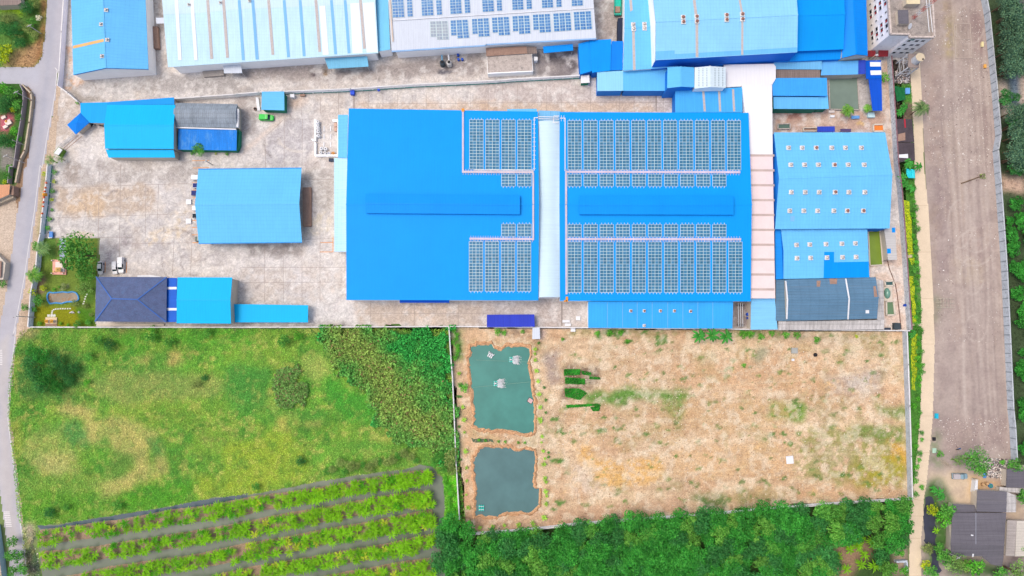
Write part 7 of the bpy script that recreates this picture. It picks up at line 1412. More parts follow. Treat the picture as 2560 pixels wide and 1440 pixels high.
    for sy in (-1, 1):
        m = MB(); m.box((h * .95, sy * w * .62, .62), .14, .32, .16); m.build('headlight', M_lamp, root); m = MB(); m.box((-h * .98, sy * w * .74, .7), .1, .16, .2); m.build('tail_light', M_tail, root)
        if kind != 'truck': m = MB(); m.box((h * .36, sy * (w + .1), .98), .14, .2, .12); m.build('mirror', mat, root)
    root.rotation_euler.z = rz; return root
P_white = paint('white paint', C(250, 250, 250)); P_navy = surf('navy tarp', C(50, 62, 130), .8); P_black = surf('black tarp', C(36, 52, 64), .8)
vehicle('parked_car', 'white car half under the big lawn tree', 'car', (251.5, 670), (0, 1), 4.3, 1.75, 1.5, P_white)
vehicle('pickup_truck', 'small white pickup parked on the left of the canopied one', 'pickup', (288.5, 670), (0, 1), 4.3, 1.72, 1.6, P_white, 'pickup', loadmat=P_white)
vehicle('pickup_truck', 'long white pickup with a white canopy in the yard', 'pickup', (303.5, 663.5), (0, 1), 5.4, 1.9, 1.75, P_white, 'pickup', loadmat=P_white)
vehicle('pickup_truck', 'silver pickup with a grey canopy at the lane houses', 'pickup', c13(716, 541)[0], (1, 0), 5.0, 1.85, 1.7, paint('silver blue', C(150, 180, 192)), 'pickup', loadmat=surf('grey canopy', C(196, 190, 192), .6))
vehicle('pickup_truck', 'bright green pickup with a green canopy below the square shed', 'pickup', c2(230, 1010)[0], (1, .03), 4.8, 2.1, 1.8, paint('green paint', C(40, 214, 70)), 'pickup', loadmat=surf('green canopy', C(56, 220, 80), .5))
vehicle('lorry', 'teal lorry with a brown load at the top of the yard', 'lorry', c3(1177, 40)[0], (0, -1), 8.5, 2.4, 2.6, paint('teal lorry', C(20, 206, 180)), 'truck')
for i, (x, y, kd, lm, ld, t) in enumerate(((481, 445, 'pickup', P_white, None, 'white pickup backing out of the carport, topmost'), (482.5, 464, 'pickup', None, P_navy, 'pickup with a navy bed, just below the topmost white one'), (479, 483, 'pickup', None, P_navy, 'pickup with a navy bed that sticks out farthest from the carport'), (486, 504, 'car', None, None, 'grey car barely showing at the tip of the carport ridge'), (483.5, 521.5, 'pickup', P_white, None, 'white pickup just below the carport ridge tip'), (481.5, 540, 'pickup', None, P_black, 'pickup with a black bed in the lower half of the carport'), (486, 598, 'car', None, None, 'dark green car at the bottom corner of the carport'))):
    mt = P_white if (lm or i == 5 or i == 1) else (paint('grey car', C(130, 140, 160)) if i == 3 else (paint('dark green car', C(70, 110, 100)) if i == 6 else paint('navy car', C(46, 60, 110))))
    vehicle('parked_car' if kd == 'car' else 'pickup_truck', t, 'car' if kd == 'car' else 'pickup', (x + 18.5, y), (1, 0), 5.0 if kd == 'pickup' else 4.4, 1.8, 1.65 if kd == 'pickup' else 1.5, mt, kd, load=ld, loadmat=lm)
PLN = MB(); M_ol = surf('orange line', C(240, 164, 96), .85)
for a, b in (((482, 420), (523, 419)), ((481, 457), (493, 456.5)), ((481, 475.5), (492, 475)), ((481, 494), (490, 494)), ((481, 551), (492, 551)), ((480, 569), (494, 569)), ((480, 587), (495, 587)), ((481, 607), (496, 606)), (c6(603, 680)[0], c6(697, 678)[0]), (c6(600, 750)[0], c6(697, 749)[0]), (c5(790, 825)[0], c5(788, 905)[0]), (c5(950, 825)[0], c5(947, 905)[0]), (c5(1440, 66)[0], c5(1570, 64)[0]), (c6(697, 640)[0], c6(697, 752)[0])): PLN.bar(P(*a, .014), P(*b, .014), .22, .003)
props(PLN.build('parking_lines', M_ol), kind='structure')
def box_thing(name, label, cat, pts, h, mat, lid=None, z0=0.0, group=None, lidname='lid'):
    r = thing(name, label, cat, P(*pts[0], z0), group); slab_box(r, pts, z0, z0 + h, mat, 'body')
    q = [P(*p, z0 + h) for p in pts]; c = sum(q, Vector()) / len(q); q = [c + (p - c) * 1.06 for p in q]; MB().shell([[Vector((p.x, p.y, z0 + h + .06)) for p in q]], .055).build(lidname, lid or mat, r); return r
def sq(f, x, y, w, h): return f(x - w / 2, y - h / 2, x + w / 2, y - h / 2, x + w / 2, y + h / 2, x - w / 2, y + h / 2)
box_thing('pallet_stack', 'white covered pallet on the yard left of the carport ridge', 'pallet', sq(c5, 1415, 373, 36, 36), .5, M_trim); box_thing('pallet_stack', 'lower white covered pallet on the yard left of the carport', 'pallet', sq(c5, 1414, 518, 36, 36), .5, M_trim)
box_thing('container', 'dark navy container beside the sky blue hall at the top of the yard', 'container', c3(1182, 162, 1226, 158, 1226, 350, 1180, 348), 2.6, surf('navy container', C(30, 44, 72), .7), lidname='top')
for i, (x, y) in enumerate(((1870, 480), (1874, 517), (1906, 516))):
    p = P(*c2(x, y)[0]); r = thing('blue_drum', ('upper', 'lower left', 'lower right')[i] + ' one of three blue drums by the grey warehouse wall', 'drum', p); MB().cyl((p.x, p.y, 0), .42, 1.0, 14).build('body', surf('blue plastic', C(30, 80, 190), .5), r); MB().cyl((p.x, p.y, 1.0), .44, .06, 14).build('lid', surf('blue lid', C(40, 96, 210), .5), r)
for i, (x, y, mt, t) in enumerate(((1735, 545, surf('dark silo', C(70, 84, 92), .6), 'dark round fan silo with a blue duct on the yard'), (1793, 545, surf('pale silo', C(232, 230, 224), .6, stain=C(170, 160, 150), stain_amt=.4), 'pale round fan silo with a dark opening on the yard'))):
    p = P(*c2(x, y)[0], 1.4); r = thing('fan_silo', t, 'silo', (p.x, p.y, 0)); b = MB(); b.cyl((p.x, p.y, 0), .9, 2.2, 18); b.cyl((p.x, p.y, 2.2), .9, .5, 18, .5); b.build('body', mt, r); MB().cyl((p.x, p.y, 2.7), .5, .25, 16).build('mouth', M_hole, r)
    q = P(*c2(x - 6, 470)[0], 3.0); MB().tube((p.x, p.y + .8, 2.0), (q.x, q.y, 3.0), .26, 8).build('duct', surf('duct blue', C(120, 184, 220), .5) if i == 0 else M_trim, r)
box_thing('bin', 'blue bin standing at the long white wall', 'bin', sq(c2, 962, 790, 32, 36), 1.3, surf('bin blue', C(20, 80, 220), .5)); box_thing('bin', 'small blue box on the long white wall', 'bin', sq(c2, 1187, 768, 18, 14), 1.0, MATS['bin blue'], z0=1.4)
box_thing('cabinet', 'small white cabinet at the long wall beside the square blue shed', 'cabinet', sq(c2, 447, 820, 34, 26), 1.6, M_trim); box_thing('crate', 'flat brown crate under the end of the diagonal yard strip', 'crate', sq(c2, 535, 815, 40, 16), .7, B_RUST); box_thing('dark_box', 'dark grating box below the tank enclosure', 'box', sq(c2, 780, 1370, 36, 26), .7, surf('grating', C(60, 70, 90), .8))
r = thing('tank', 'round brown planter beside the square blue shed', 'planter', P(*c2(133, 936)[0])); p = P(*c2(133, 936)[0]); MB().cyl((p.x, p.y, 0), .55, .6, 14).build('pot', B_RUST, r); MB().cyl((p.x, p.y, .6), .42, .03, 14).build('soil', M_hole, r); r.name = 'planter'
box_thing('plank_stack', 'white planks leaning beside the square blue shed', 'planks', c2(135, 835, 158, 838, 172, 945, 150, 945), .4, M_trim)
# chemical tank enclosure
cV = crop(760, 280, 12)
en = thing('tank_enclosure', 'low white walled enclosure beside the west hall', 'enclosure', P(*cV(660, 780)[0])); m = MB()
for q in ((305, 215, 360, 215, 360, 860, 305, 860), (215, 805, 305, 805, 305, 860, 245, 860), (300, 870, 362, 930, 362, 1275, 305, 1275), (300, 1275, 1025, 1275, 1025, 1330, 340, 1330), (1003, 225, 1026, 225, 1026, 1275, 1003, 1275), (850, 228, 1003, 228, 1003, 290, 866, 290)):
    w_ = [P(*p, 1.0) for p in cV(*q)]; m.prism([(p.x, p.y) for p in w_], 0, 1.0)
m.build('wall', M_wall, en)
for i, (x, y, rr_, t) in enumerate(((405, 300, 58, 'topmost'), (412, 400, 55, 'second'), (420, 490, 52, 'third'), (424, 592, 54, 'fourth'), (424, 712, 56, 'lowest'))):
    p = P(*cV(x, y)[0], 1.2); r = thing('white_tank', f'{t} of five white tanks along the left wall of the enclosure', 'tank', (p.x, p.y, 0)); b = MB(); b.cyl((p.x, p.y, 0), rr_ / 12 * MPX, 1.2, 16); b.dome((p.x, p.y, 1.2), rr_ / 12 * MPX, .3, 16, 3); b.build('body', M_trim, r); MB().cyl((p.x + .1, p.y, 1.47), .16, .1, 10).build('cap', M_hole, r)
for i, (x, y, rr_, mt, t) in enumerate(((520, 1095, 55, M_trim, 'upper left white'), (640, 1105, 55, M_trim, 'upper right white'), (500, 1210, 50, M_trim, 'lower left white'), (630, 1220, 46, M_trim, 'lower middle white'), (748, 1235, 48, M_trim, 'lower right white'), (870, 1235, 46, surf('orange tank', C(250, 176, 90), .5), 'orange'))):
    p = P(*cV(x, y)[0], 1.0); r = thing('white_tank' if i < 5 else 'orange_tank', f'{t} drum in the bottom group inside the enclosure', 'drum', (p.x, p.y, 0)); b = MB(); b.cyl((p.x, p.y, 0), rr_ / 12 * MPX, 1.0, 14); b.dome((p.x, p.y, 1.0), rr_ / 12 * MPX, .15, 14, 3); b.build('body', mt, r); MB().cyl((p.x, p.y, 1.13), .2, .1, 10).build('cap', M_hole if i != 4 else P_navy, r)
for i, (x, y) in enumerate(((600, 500), (800, 500), (600, 735), (800, 740), (595, 985), (795, 980))): props(slab_box(en, sq(cV, x, y, 30, 150), 0, .2, M_trim, 'concrete_bar'))
box_thing('crate', 'upper brown crate inside the tank enclosure', 'crate', sq(cV, 945, 380, 80, 110), .9, surf('carton', C(214, 180, 160), .8)); box_thing('crate', 'lower brown crate inside the tank enclosure', 'crate', sq(cV, 945, 515, 80, 110), .9, MATS['carton'])
# motorbikes and small yard things
def motorbike(label, px, py, ang, mat):
    p = P(px, py); r = thing('motorbike', label, 'motorbike', (p.x, p.y, 0)); ORG[r.name] = Vector((0, 0, 0))
    for x in (-.62, .62): MB().tube((x, -.06, .3), (x, .06, .3), .3, 14).build('wheel', M_tyre, r)
    m = MB(); m.tube((-.6, 0, .35), (.1, 0, .55), .1, 8); m.tube((.1, 0, .5), (.5, 0, .95), .08, 8); m.tube((.5, 0, .95), (.62, 0, .3), .05, 6); m.box((0, 0, .3), .5, .28, .3); m.build('frame', mat, r)
    m = MB(); m.box((-.28, 0, .66), .75, .28, .14, 0, .85); m.build('seat', M_tyre, r); MB().tube((.46, -.36, 1.0), (.46, .36, 1.0), .03, 6).build('handlebar', M_rim, r); r.rotation_euler.z = ang
motorbike('blue and white motorbike beside the guardhouse roof', *c1(780, 1072)[0], .2, paint('bike blue', C(60, 120, 200))); motorbike('white motorbike beside the annex roof', *c1(806, 1078)[0], .4, P_white); motorbike('dark red motorbike under the annex roof edge', *c1(872, 1080)[0], -.3, paint('bike red', C(150, 40, 50)))
motorbike('blue motorbike under the tree at the lane houses', *c13(700, 295)[0], .3, paint('bike blue', C(60, 120, 200)))
r = thing('handcart', 'blue and white handcart at the top corner of the lawn', 'cart', P(*c5(380, 620)[0])); slab_box(r, sq(c5, 381, 618, 26, 44), .5, 1.0, surf('cart blue', C(60, 140, 220), .5), 'tray'); slab_box(r, sq(c5, 374, 640, 30, 12), .3, .8, M_trim, 'box')
for x, y in ((370, 605), (392, 605), (370, 635), (392, 635)): p = P(*c5(x, y)[0]); MB().tube((p.x - .06, p.y, .25), (p.x + .06, p.y, .25), .25, 10).build('wheel', M_tyre, r)
gt = thing('sliding_gate', 'long rail of the sliding entrance gate beside the guardhouse', 'gate', P(*c1(590, 1210)[0])); m = MB()
a, b = P(*c1(518, 1262)[0]), P(*c1(660, 1152)[0])
for z in (.15, .8, 1.5): m.tube((a.x, a.y, z), (b.x, b.y, z), .05, 6)
for k in range(19): q = a.lerp(b, k / 18); m.tube((q.x, q.y, .1), (q.x, q.y, 1.5), .03, 5)
m.build('gate_leaf', M_trim, gt); m = MB()
for o in ((545, 1300, 700, 1168), (530, 1286, 672, 1160)): m.bar(P(*c1(o[0], o[1])[0], .01), P(*c1(o[2], o[3])[0], .01), .16, .05)
m.build('track', B_RUST, gt)
gs = thing('entrance_sign', 'white topped sign block with a green side at the entrance', 'sign', P(*c1(490, 1290)[0])); slab_box(gs, c1(458, 1310, 500, 1258, 535, 1282, 500, 1335), 0, 2.2, surf('sign green', C(120, 160, 60), .8), 'base'); slab_box(gs, c1(462, 1312, 502, 1262, 533, 1284, 500, 1330), 2.2, 2.5, M_trim, 'panel')
# ---- office garden
sh = thing('shrine_platform', 'pink and white tiered shrine platform at the end of the garden path', 'shrine', P(*cG(555, 485)[0])); M_pinkb = surf('pink tiles', C(244, 180, 160), .7); M_shr = surf('shrine white', C(252, 232, 220), .7); M_gold = surf('gilded', C(236, 190, 110), .5, .1, .1)
slab_box(sh, cG(448, 368, 660, 372, 656, 605, 445, 603), .0, .5, M_pinkb, 'base'); slab_box(sh, cG(490, 405, 632, 408, 630, 560, 488, 558), .5, .9, M_shr, 'upper_step')
c_ = P(*cG(555, 530)[0], 1.5); m = MB(); m.box((c_.x, c_.y, .9), 1.3, 1.0, 1.4); m.build('spirit_house', M_shr, sh); m = MB(); m.box((c_.x, c_.y, 2.3), 1.8, 1.5, .25, 0, .6); m.box((c_.x, c_.y, 2.55), .9, .8, .4, 0, .2); m.build('gilded_roof', M_gold, sh)
for x, y in ((470, 390), (640, 392), (638, 590), (466, 588)): p = P(*cG(x, y)[0]); m = MB(); m.box((p.x, p.y, .5), .3, .3, .8); m.build('corner_post', M_shr, sh)
for x in (500, 610): p = P(*cG(x, 560)[0]); m = MB(); m.cyl((p.x, p.y, .9), .22, .45, 10, .3); m.build('urn', M_gold, sh)
s2 = thing('shrine_platform', 'cream terrace with twin gilded spirit houses at the bottom of the lawn', 'shrine', P(*cG(425, 1320)[0])); slab_box(s2, cG(337, 1272, 514, 1272, 512, 1372, 335, 1372), 0, .35, surf('cream terrace', C(244, 220, 180), .8), 'base')
for x in (362, 442):
    c_ = P(*cG(x, 1335)[0], 1.2); m = MB(); m.box((c_.x, c_.y, .35), .8, .8, 1.2); m.build('spirit_house', M_shr, s2); m = MB(); m.box((c_.x, c_.y, 1.55), 1.1, 1.1, .3, 0, .4); m.box((c_.x, c_.y, 1.85), .4, .4, .5, 0, .2); m.build('gilded_roof', surf('orange gold', C(248, 176, 70), .5), s2)
slab_box(s2, cG(335, 1376, 512, 1376, 512, 1410, 335, 1410), 0, .2, B_RUST, 'back_step')
M_step = surf('stepping stone', C(236, 236, 226), .8)
for i, (x, y) in enumerate(((386, 1246), (435, 1245), (474, 1246), (436, 1220), (438, 1196), (446, 1172), (466, 1152), (497, 1143), (533, 1140), (570, 1137), (607, 1137), (645, 1138), (685, 1137), (722, 1137), (985, 915), (965, 950), (955, 985), (942, 1025), (930, 1060))):
    p = P(*cG(x, y)[0]); m = MB(); m.box((p.x, p.y, .0), .55 if i > 2 else .95, .42 if i > 2 else .8, .07, .2 * (i % 3), .92); props(m.build('stepping_stone', M_step), 'pale stepping stone of the curved path on the lower lawn' if i < 14 else 'pale stepping stone of the short path right of the pond', 'stepping stone', 'stepping stones ' + ('on the lower lawn' if i < 14 else 'right of the pond'))
pn = thing('garden_pond', 'brown garden pond with a wavy blue painted rim', 'pond', P(*cG(600, 960)[0])); pr = cG(375, 900, 400, 880, 450, 890, 530, 884, 610, 874, 680, 884, 760, 872, 815, 888, 848, 935, 855, 985, 832, 1015, 760, 1030, 690, 1028, 640, 1040, 590, 1056, 500, 1046, 405, 1058, 372, 1010, 362, 950)
q = [P(*p, .25) for p in pr]; m = MB()
for i in range(len(q)):
    a, b = q[i], q[(i + 1) % len(q)]; m.tube(a, b, .26, 8)
m.build('rim', surf('rim blue', C(84, 164, 222), .6, .15, .1), pn); f = MB(); f.face(*[(p.x, p.y, .1) for p in reversed(q)]); f.build('water', surf('murky water', C(140, 124, 100), .15, .25, .1, .35, stain=C(140, 88, 14), stain_amt=.9, spec=.15), pn)
for i, (x, y) in enumerate(((750, 1192), (855, 1192))):
    p = P(*cG(x, y)[0], .3); r = thing('garden_statue', ('larger white bird statue with spread wings' if i == 0 else 'small round white bird statue') + ' on the lower lawn', 'statue', (p.x, p.y, 0)); m = MB(); m.dome((p.x, p.y, 0), .42 if i == 0 else .36, .6, 12, 4); m.tube((p.x, p.y, .5), (p.x + .2, p.y + .1, 1.0), .09, 6, .06); m.build('body', M_trim, r)
    if i == 0: m = MB(); m.box((p.x - .5, p.y - .1, .35), .8, .35, .12, .4, .6); m.box((p.x + .55, p.y - .1, .35), .7, .35, .12, -.5, .6); m.build('wings', surf('pinkish wing', C(230, 214, 214), .8), r)
# ---- fish pond gear
M_float = surf('teal float', C(60, 214, 196), .4); M_spray = surf('spray', C(250, 252, 252), .4)
def aerator(label, x, y, run, ang=0.0, fl=None):
    p = P(*cPo(x, y)[0]); r = thing('pond_aerator', label, 'aerator', (p.x, p.y, 0)); ORG[r.name] = Vector((0, 0, 0)); r.rotation_euler.z = ang
    for k in (-1, 0, 1): m = MB(); m.tube((-.75, k * .62, .22), (.75, k * .62, .22), .22, 10); m.build('float', fl or M_float, r)
    m = MB()
    for x_ in (-.45, .45): m.box((x_, 0, .42), .12, 1.7, .08)
    m.box((-.1, 0, .45), .5, .35, .35); m.build('frame', M_trim, r)
    m = MB()
    for k in (-.95, -.32, .32, .95):
        m.tube((.75, k - .08, .35), (.75, k + .08, .35), .12, 8)
        for j in range(8): a = j * .785; m.box((.75 + .28 * math.cos(a), k, .3 + .28 * math.sin(a)), .1, .16, .12)
    m.build('paddle_wheels', M_trim, r)
    if run:
        m = MB(); rg_ = random.Random(int(x))
        for k in range(620):
            d = abs(rg_.gauss(0, .85)) + .05; a = rg_.uniform(-.95, .95); yy = rg_.choice((-.95, -.5, 0, .5, .95)) * (1 + d * .18) + rg_.gauss(0, .13) + a * d * .18; s_ = rg_.uniform(.08, .24) * (1.2 - min(1, d / 3)); xx = .8 + d * 1.15; z = max(.03, rg_.uniform(.03, .6) * (1 - d / 3))
            m.add([(xx - s_, yy - s_ * .6, z), (xx + s_, yy - s_ * .5, z + .02), (xx + s_ * .7, yy + s_ * .6, z), (xx - s_ * .7, yy + s_ * .5, z - .01), (xx, yy, z + s_)], [(0, 1, 4), (1, 2, 4), (2, 3, 4), (3, 0, 4)])
        props(m.build('spray', M_spray, r), kind='stuff')
    return r
aerator('running paddle aerator throwing white spray in the upper right of the pond', 945, 472, True, -.05); aerator('running paddle aerator throwing white spray in the middle of the pond', 635, 948, True, .0)
aerator('idle tilted aerator without spray near the top of the upper pond', 528, 388, False, 1.05, M_trim)
p = P(*c11(278, 1056)[0]); r = thing('floating_rack', 'teal three bar floating rack in the corner of the lower pond', 'rack', (p.x, p.y, 0)); 
for k in (-1, 0, 1): MB().tube((p.x + k * .65, p.y - .95, .2), (p.x + k * .65, p.y + .95, .2), .24, 8).build('float', M_float, r)
m = MB(); m.box((p.x, p.y - .5, .4), 1.7, .14, .08); m.box((p.x, p.y + .5, .4), 1.7, .14, .08); m.build('crossbar', M_trim, r)
rf = thing('feeding_raft', 'small pinkish raft with a dark edge at the right pond bank', 'raft', P(*cPo(1330, 1290)[0])); q = cPo(1305, 1225, 1400, 1280, 1345, 1365, 1255, 1305); slab_box(rf, q, .0, .25, P_black, 'hull'); c_ = sum((Vector((*p, 0)) for p in q), Vector()) / 4; slab_box(rf, [tuple((Vector((*p, 0)) * .84 + c_ * .16)[:2]) for p in q], .25, .4, surf('raft deck', C(224, 190, 186), .8), 'deck')
for i, (a, b, t) in enumerate(((cPo(240, 480)[0], cPo(1280, 520)[0], 'upper'), (cPo(175, 1030)[0], cPo(1350, 915)[0], 'lower'))):
    m = MB(); m.tube(P(*a, .12), P(*b, .12), .04, 5); props(m.build('mooring_rope', surf('rope', C(150, 190, 170), .8)), f'{t} mooring rope stretched across the upper fish pond', 'rope')
# ---- bare field bits
box_thing('white_sheet_box', 'white square tank lid lying in the lower middle of the bare field', 'box', c12(642, 768, 680, 765, 683, 806, 646, 808), .3, M_trim); box_thing('crate', 'grey wire crate near the top of the bare field', 'crate', sq(c12, 690, 172, 32, 30), .8, surf('wire crate', C(176, 178, 172), .7)); box_thing('crate', 'small white box below the grey wire crate', 'crate', sq(c12, 681, 224, 14, 12), .4, M_trim)
r = thing('rubbish_bag', 'black rubbish bag in the upper right of the bare field', 'bag', P(*c12(806, 196)[0])); p = P(*c12(806, 196)[0]); m = MB(); m.dome((p.x, p.y, 0), .7, .7, 10, 4); m.build('bag', M_hole, r); m = MB(); m.cyl((p.x, p.y, .65), .14, .2, 8, .22); m.build('knot', M_hole, r)
for i, (x, y, s, t) in enumerate(((500, 1308, 40, 'long white slab pile against the wall left of the sky blue lean-to'), (510, 1328, 34, 'lower white slab pile against the wall'), (570, 1290, 24, 'white square crate left of the sky blue lean-to'), (540, 1357, 26, 'white lump pile outside the wall below the slabs'))): box_thing('slab_pile', t, 'slabs', sq(c7, x, y, s, 14 if i < 2 else 22), .6, M_trim)
for i, (x, y, t) in enumerate(((c2(0, 0) and 1552, 1268, 'upper'), (1556, 1290, 'lower'))):
    p = P(*c7(x, y)[0]); r = thing('blue_drum', f'{t} blue drum in the gap right of the sky blue lean-to', 'drum', p); MB().cyl((p.x, p.y, 0), .6, 1.4, 14).build('body', MATS['blue plastic'], r); MB().cyl((p.x, p.y, 1.4), .5, .06, 14).build('lid', MATS['blue lid'], r)
pp_ = thing('pipe_run', 'bundle of grey pipes in the gap between the lean-to and the pale sky blue roof', 'pipes', P(*c7(1510, 1280)[0]))
for x in (1500, 1512, 1524): MB().tube(P(*c7(x, 1200)[0], 2.0), P(*c7(x + 3, 1340)[0], 2.0), .12, 8).build('pipe', M_steel, pp_)
for x, y in ((1512, 1215), (1514, 1330)): m = MB(); p = P(*c7(x, y)[0], 1); m.box((p.x, p.y, 0), 2.0, .15, 1.9); m.build('support', M_hole, pp_)
# ---- court and basins strip
shed('canopy', 'violet blue sheet roof at the north eave of the big vented shed', cE(988, 370, 1336, 366, 1336, 476, 986, 478), 2.6, B_PURP, None, 'canopy', open_=True); shed('canopy', 'dark violet sheet roof right of the violet blue one', cE(1450, 415, 1662, 415, 1662, 476, 1450, 476), 2.2, roofing('dark violet', C(100, 84, 124), 'y', .6, .1, .1, .1), None, 'canopy', open_=True)
tb_ = thing('work_table', 'light blue table on the dirt court beside the bright palm', 'table', P(*cE(1745, 183)[0])); slab_box(tb_, cE(1668, 156, 1830, 150, 1830, 210, 1668, 216), .72, .8, surf('table blue', C(110, 170, 230), .5), 'table_top')
for x, y in ((1680, 165), (1820, 160), (1820, 200), (1680, 205)): p = P(*cE(x, y)[0]); MB().tube((p.x, p.y, 0), (p.x, p.y, .72), .05, 6).build('leg', M_steel, tb_)
box_thing('crate', 'pale aqua lidded crate in the right corner of the dirt court', 'crate', cE(2000, 92, 2120, 84, 2138, 182, 2010, 186), 1.0, surf('aqua crate', C(204, 236, 240), .6)); box_thing('crate', 'small white board box in the middle of the dirt court', 'crate', cE(1252, 142, 1334, 140, 1326, 184, 1246, 184), .4, M_trim); box_thing('pallet_stack', 'white slatted pallet at the foot of the square basin', 'pallet', cE(1215, 45, 1330, 45, 1328, 92, 1215, 95), .4, surf('pallet', C(226, 214, 206), .8))
pit = thing('settling_pit', 'small cream walled pit at the north eave of the big vented shed', 'pit', P(*cE(830, 440)[0])); q = [P(*p) for p in cE(690, 412, 972, 408, 972, 474, 690, 478)]; m = MB()
for i in range(4): m.bar(q[i], q[(i + 1) % 4], .3, .9)
m.build('rim', M_cream, pit); f = MB(); f.face(*[(p.x, p.y, .3) for p in reversed(q)]); f.build('floor', B_RUST, pit)
gd = thing('dome_tank', 'green translucent dome tank east of the slate shed', 'tank', P(*cF(510, 890)[0])); p = P(*cF(508, 890)[0], .8); m = MB(); m.dome((0, 0, 0), 1.0, 1.1, 18, 6); m.v = [Vector((p.x + v.x * 1.05, p.y + v.y * 1.85, .5 + v.z)) for v in m.v]; m.build('dome', surf('dome green', C(120, 170, 150), .25, .15, .1, .6, stain=C(60, 140, 120), stain_amt=.6, spec=.5), gd); slab_box(gd, cF(462, 805, 566, 805, 572, 990, 468, 992), 0, .5, M_cream, 'base')
box_thing('black_tank', 'square black tank in the corner of the factory yard', 'tank', cF(600, 1272, 672, 1275, 680, 1352, 598, 1352), 1.5, surf('black tank', C(64, 76, 82), .7)); box_thing('scrap_pile', 'dark scrap pile beside the square black tank', 'scrap', sq(cF, 510, 1348, 76, 30), .6, surf('scrap', C(74, 82, 96), .9, .4, .4, 2.0))
m = MB(); q = [P(*p, .14) for p in cF(508, 470, 530, 570, 566, 660, 610, 780, 632, 900, 650, 1050, 668, 1200, 684, 1350)]
for a, b in zip(q, q[1:]): m.tube(a, b, .12, 6)
props(m.build('drain_pipe', surf('brown pipe', C(120, 84, 70), .7)), 'long brown drain pipe running down beside the compound wall', 'pipe')
box_thing('blue_tub', 'blue tub standing beside the stained compound wall', 'tub', sq(cF, 745, 1044, 40, 30), .8, MATS['blue plastic'], z0=0)
for i, (a, b, t) in enumerate(((c8(1270, 788)[0], c8(1326, 778)[0], 'upper'), (c8(1318, 1292)[0], c8(1392, 1296)[0], 'lower'))):
    r = thing('plank_bridge', f'{t} pale plank footbridge across the duckweed ditch', 'footbridge', P(*a)); A, B = P(*a, .35), P(*b, .35); MB().bar(A, B, .9, .1).build('deck', surf('bridge plank', C(206, 196, 160), .9, .15, .15, 1), r); s_ = Vector((0, .45, 0)); m = MB(); m.tube(A + s_, B + s_, .05, 5); m.tube(A - s_, B - s_, .05, 5); m.build('rails', M_steel, r)
# lane side sheds and tarpaulins
ls = shed('shed', 'blackened sheet roof shed with a red stripe between compound wall and lane', c4(1484, 1002, 1618, 1004, 1636, 1195, 1495, 1195), 2.8, B_BLACK, M_cream); sheet_on(ls, c4(1548, 1002, 1560, 1002, 1566, 1075, 1554, 1075), (Vector((0, 0, 2.8)), Vector((0, 0, 1))), surf('red stripe', C(190, 40, 60), .7), 'red_sheet')
ls2 = shed('shed', 'lower blackened sheet roof shed beside the lane', c4(1498, 1200, 1636, 1200, 1642, 1350, 1508, 1360), 2.6, B_BLACK, M_cream); sheet_on(ls2, c4(1506, 1302, 1582, 1296, 1584, 1332, 1506, 1328), (Vector((0, 0, 2.6)), Vector((0, 0, 1))), M_wst, 'white_sheet'); sheet_on(ls, c4(1498, 1130, 1560, 1115, 1560, 1180, 1500, 1190), (Vector((0, 0, 2.8)), Vector((0, 0, 1))), B_RUST, 'rusty_sheet')
def tarp(name, label, pts, h, mat, cat='tarpaulin', seed=1):
    rr = random.Random(seed); q = [P(*p, h) for p in pts]; m = MB(); n = 6; g_ = [[q[0].lerp(q[1], i / n).lerp(q[3].lerp(q[2], i / n), j / n) + Vector((0, 0, rr.uniform(-.15, .15))) for i in range(n + 1)] for j in range(n + 1)]
    for j in range(n):
        for i in range(n): m.face(g_[j][i], g_[j + 1][i], g_[j + 1][i + 1], g_[j][i + 1])
    r = thing(name, label, cat, (q[0].x, q[0].y, 0)); m.build('sheet', mat, r)
    for p in q: MB().tube((p.x, p.y, 0), (p.x, p.y, p.z), .05, 6).build('pole', M_steel, r)
tarp('tarpaulin', 'dark green shade net between compound wall and lane', c4(1466, 722, 1558, 742, 1560, 838, 1492, 854), 2.0, surf('green net', C(10, 110, 56), .8, .15, .1, .5)); tarp('tarpaulin', 'turquoise tarpaulin among the banana plants by the lane', c8(1275, 124, 1340, 130, 1344, 196, 1284, 194), 2.2, surf('turquoise tarp', C(40, 220, 232), .6, .1, .1), seed=3)
box_thing('blue_tub', 'light blue lidded tub beside the dark green shade net', 'tub', sq(c4, 1580, 765, 36, 46), 1.0, surf('light blue tub', C(110, 176, 240), .5)); box_thing('box', 'turquoise box on the waste ground beside the lower lane', 'box', sq(c13, 512, 0, 26, 44), .6, surf('teal box', C(20, 190, 220), .6)); box_thing('manhole', 'small square concrete manhole beside the lower lane', 'manhole', sq(c13, 486, 207, 30, 30), .3, B_FLAT, M_hole)
box_thing('pale_sheet_box', 'pale green sheet lying near the lane houses', 'sheet', sq(c13, 489, 311, 34, 42), .1, surf('pale green sheet', C(180, 214, 190), .7)); box_thing('marker_block', 'yellow marker block at the foot of the panel fence', 'block', sq(c4, 2211, 372, 18, 40), .5, surf('pale yellow', C(240, 226, 170), .8)); box_thing('marker_block', 'orange marker block at the foot of the panel fence', 'block', sq(c4, 2234, 556, 18, 30), .5, surf('orange block', C(244, 180, 90), .8))
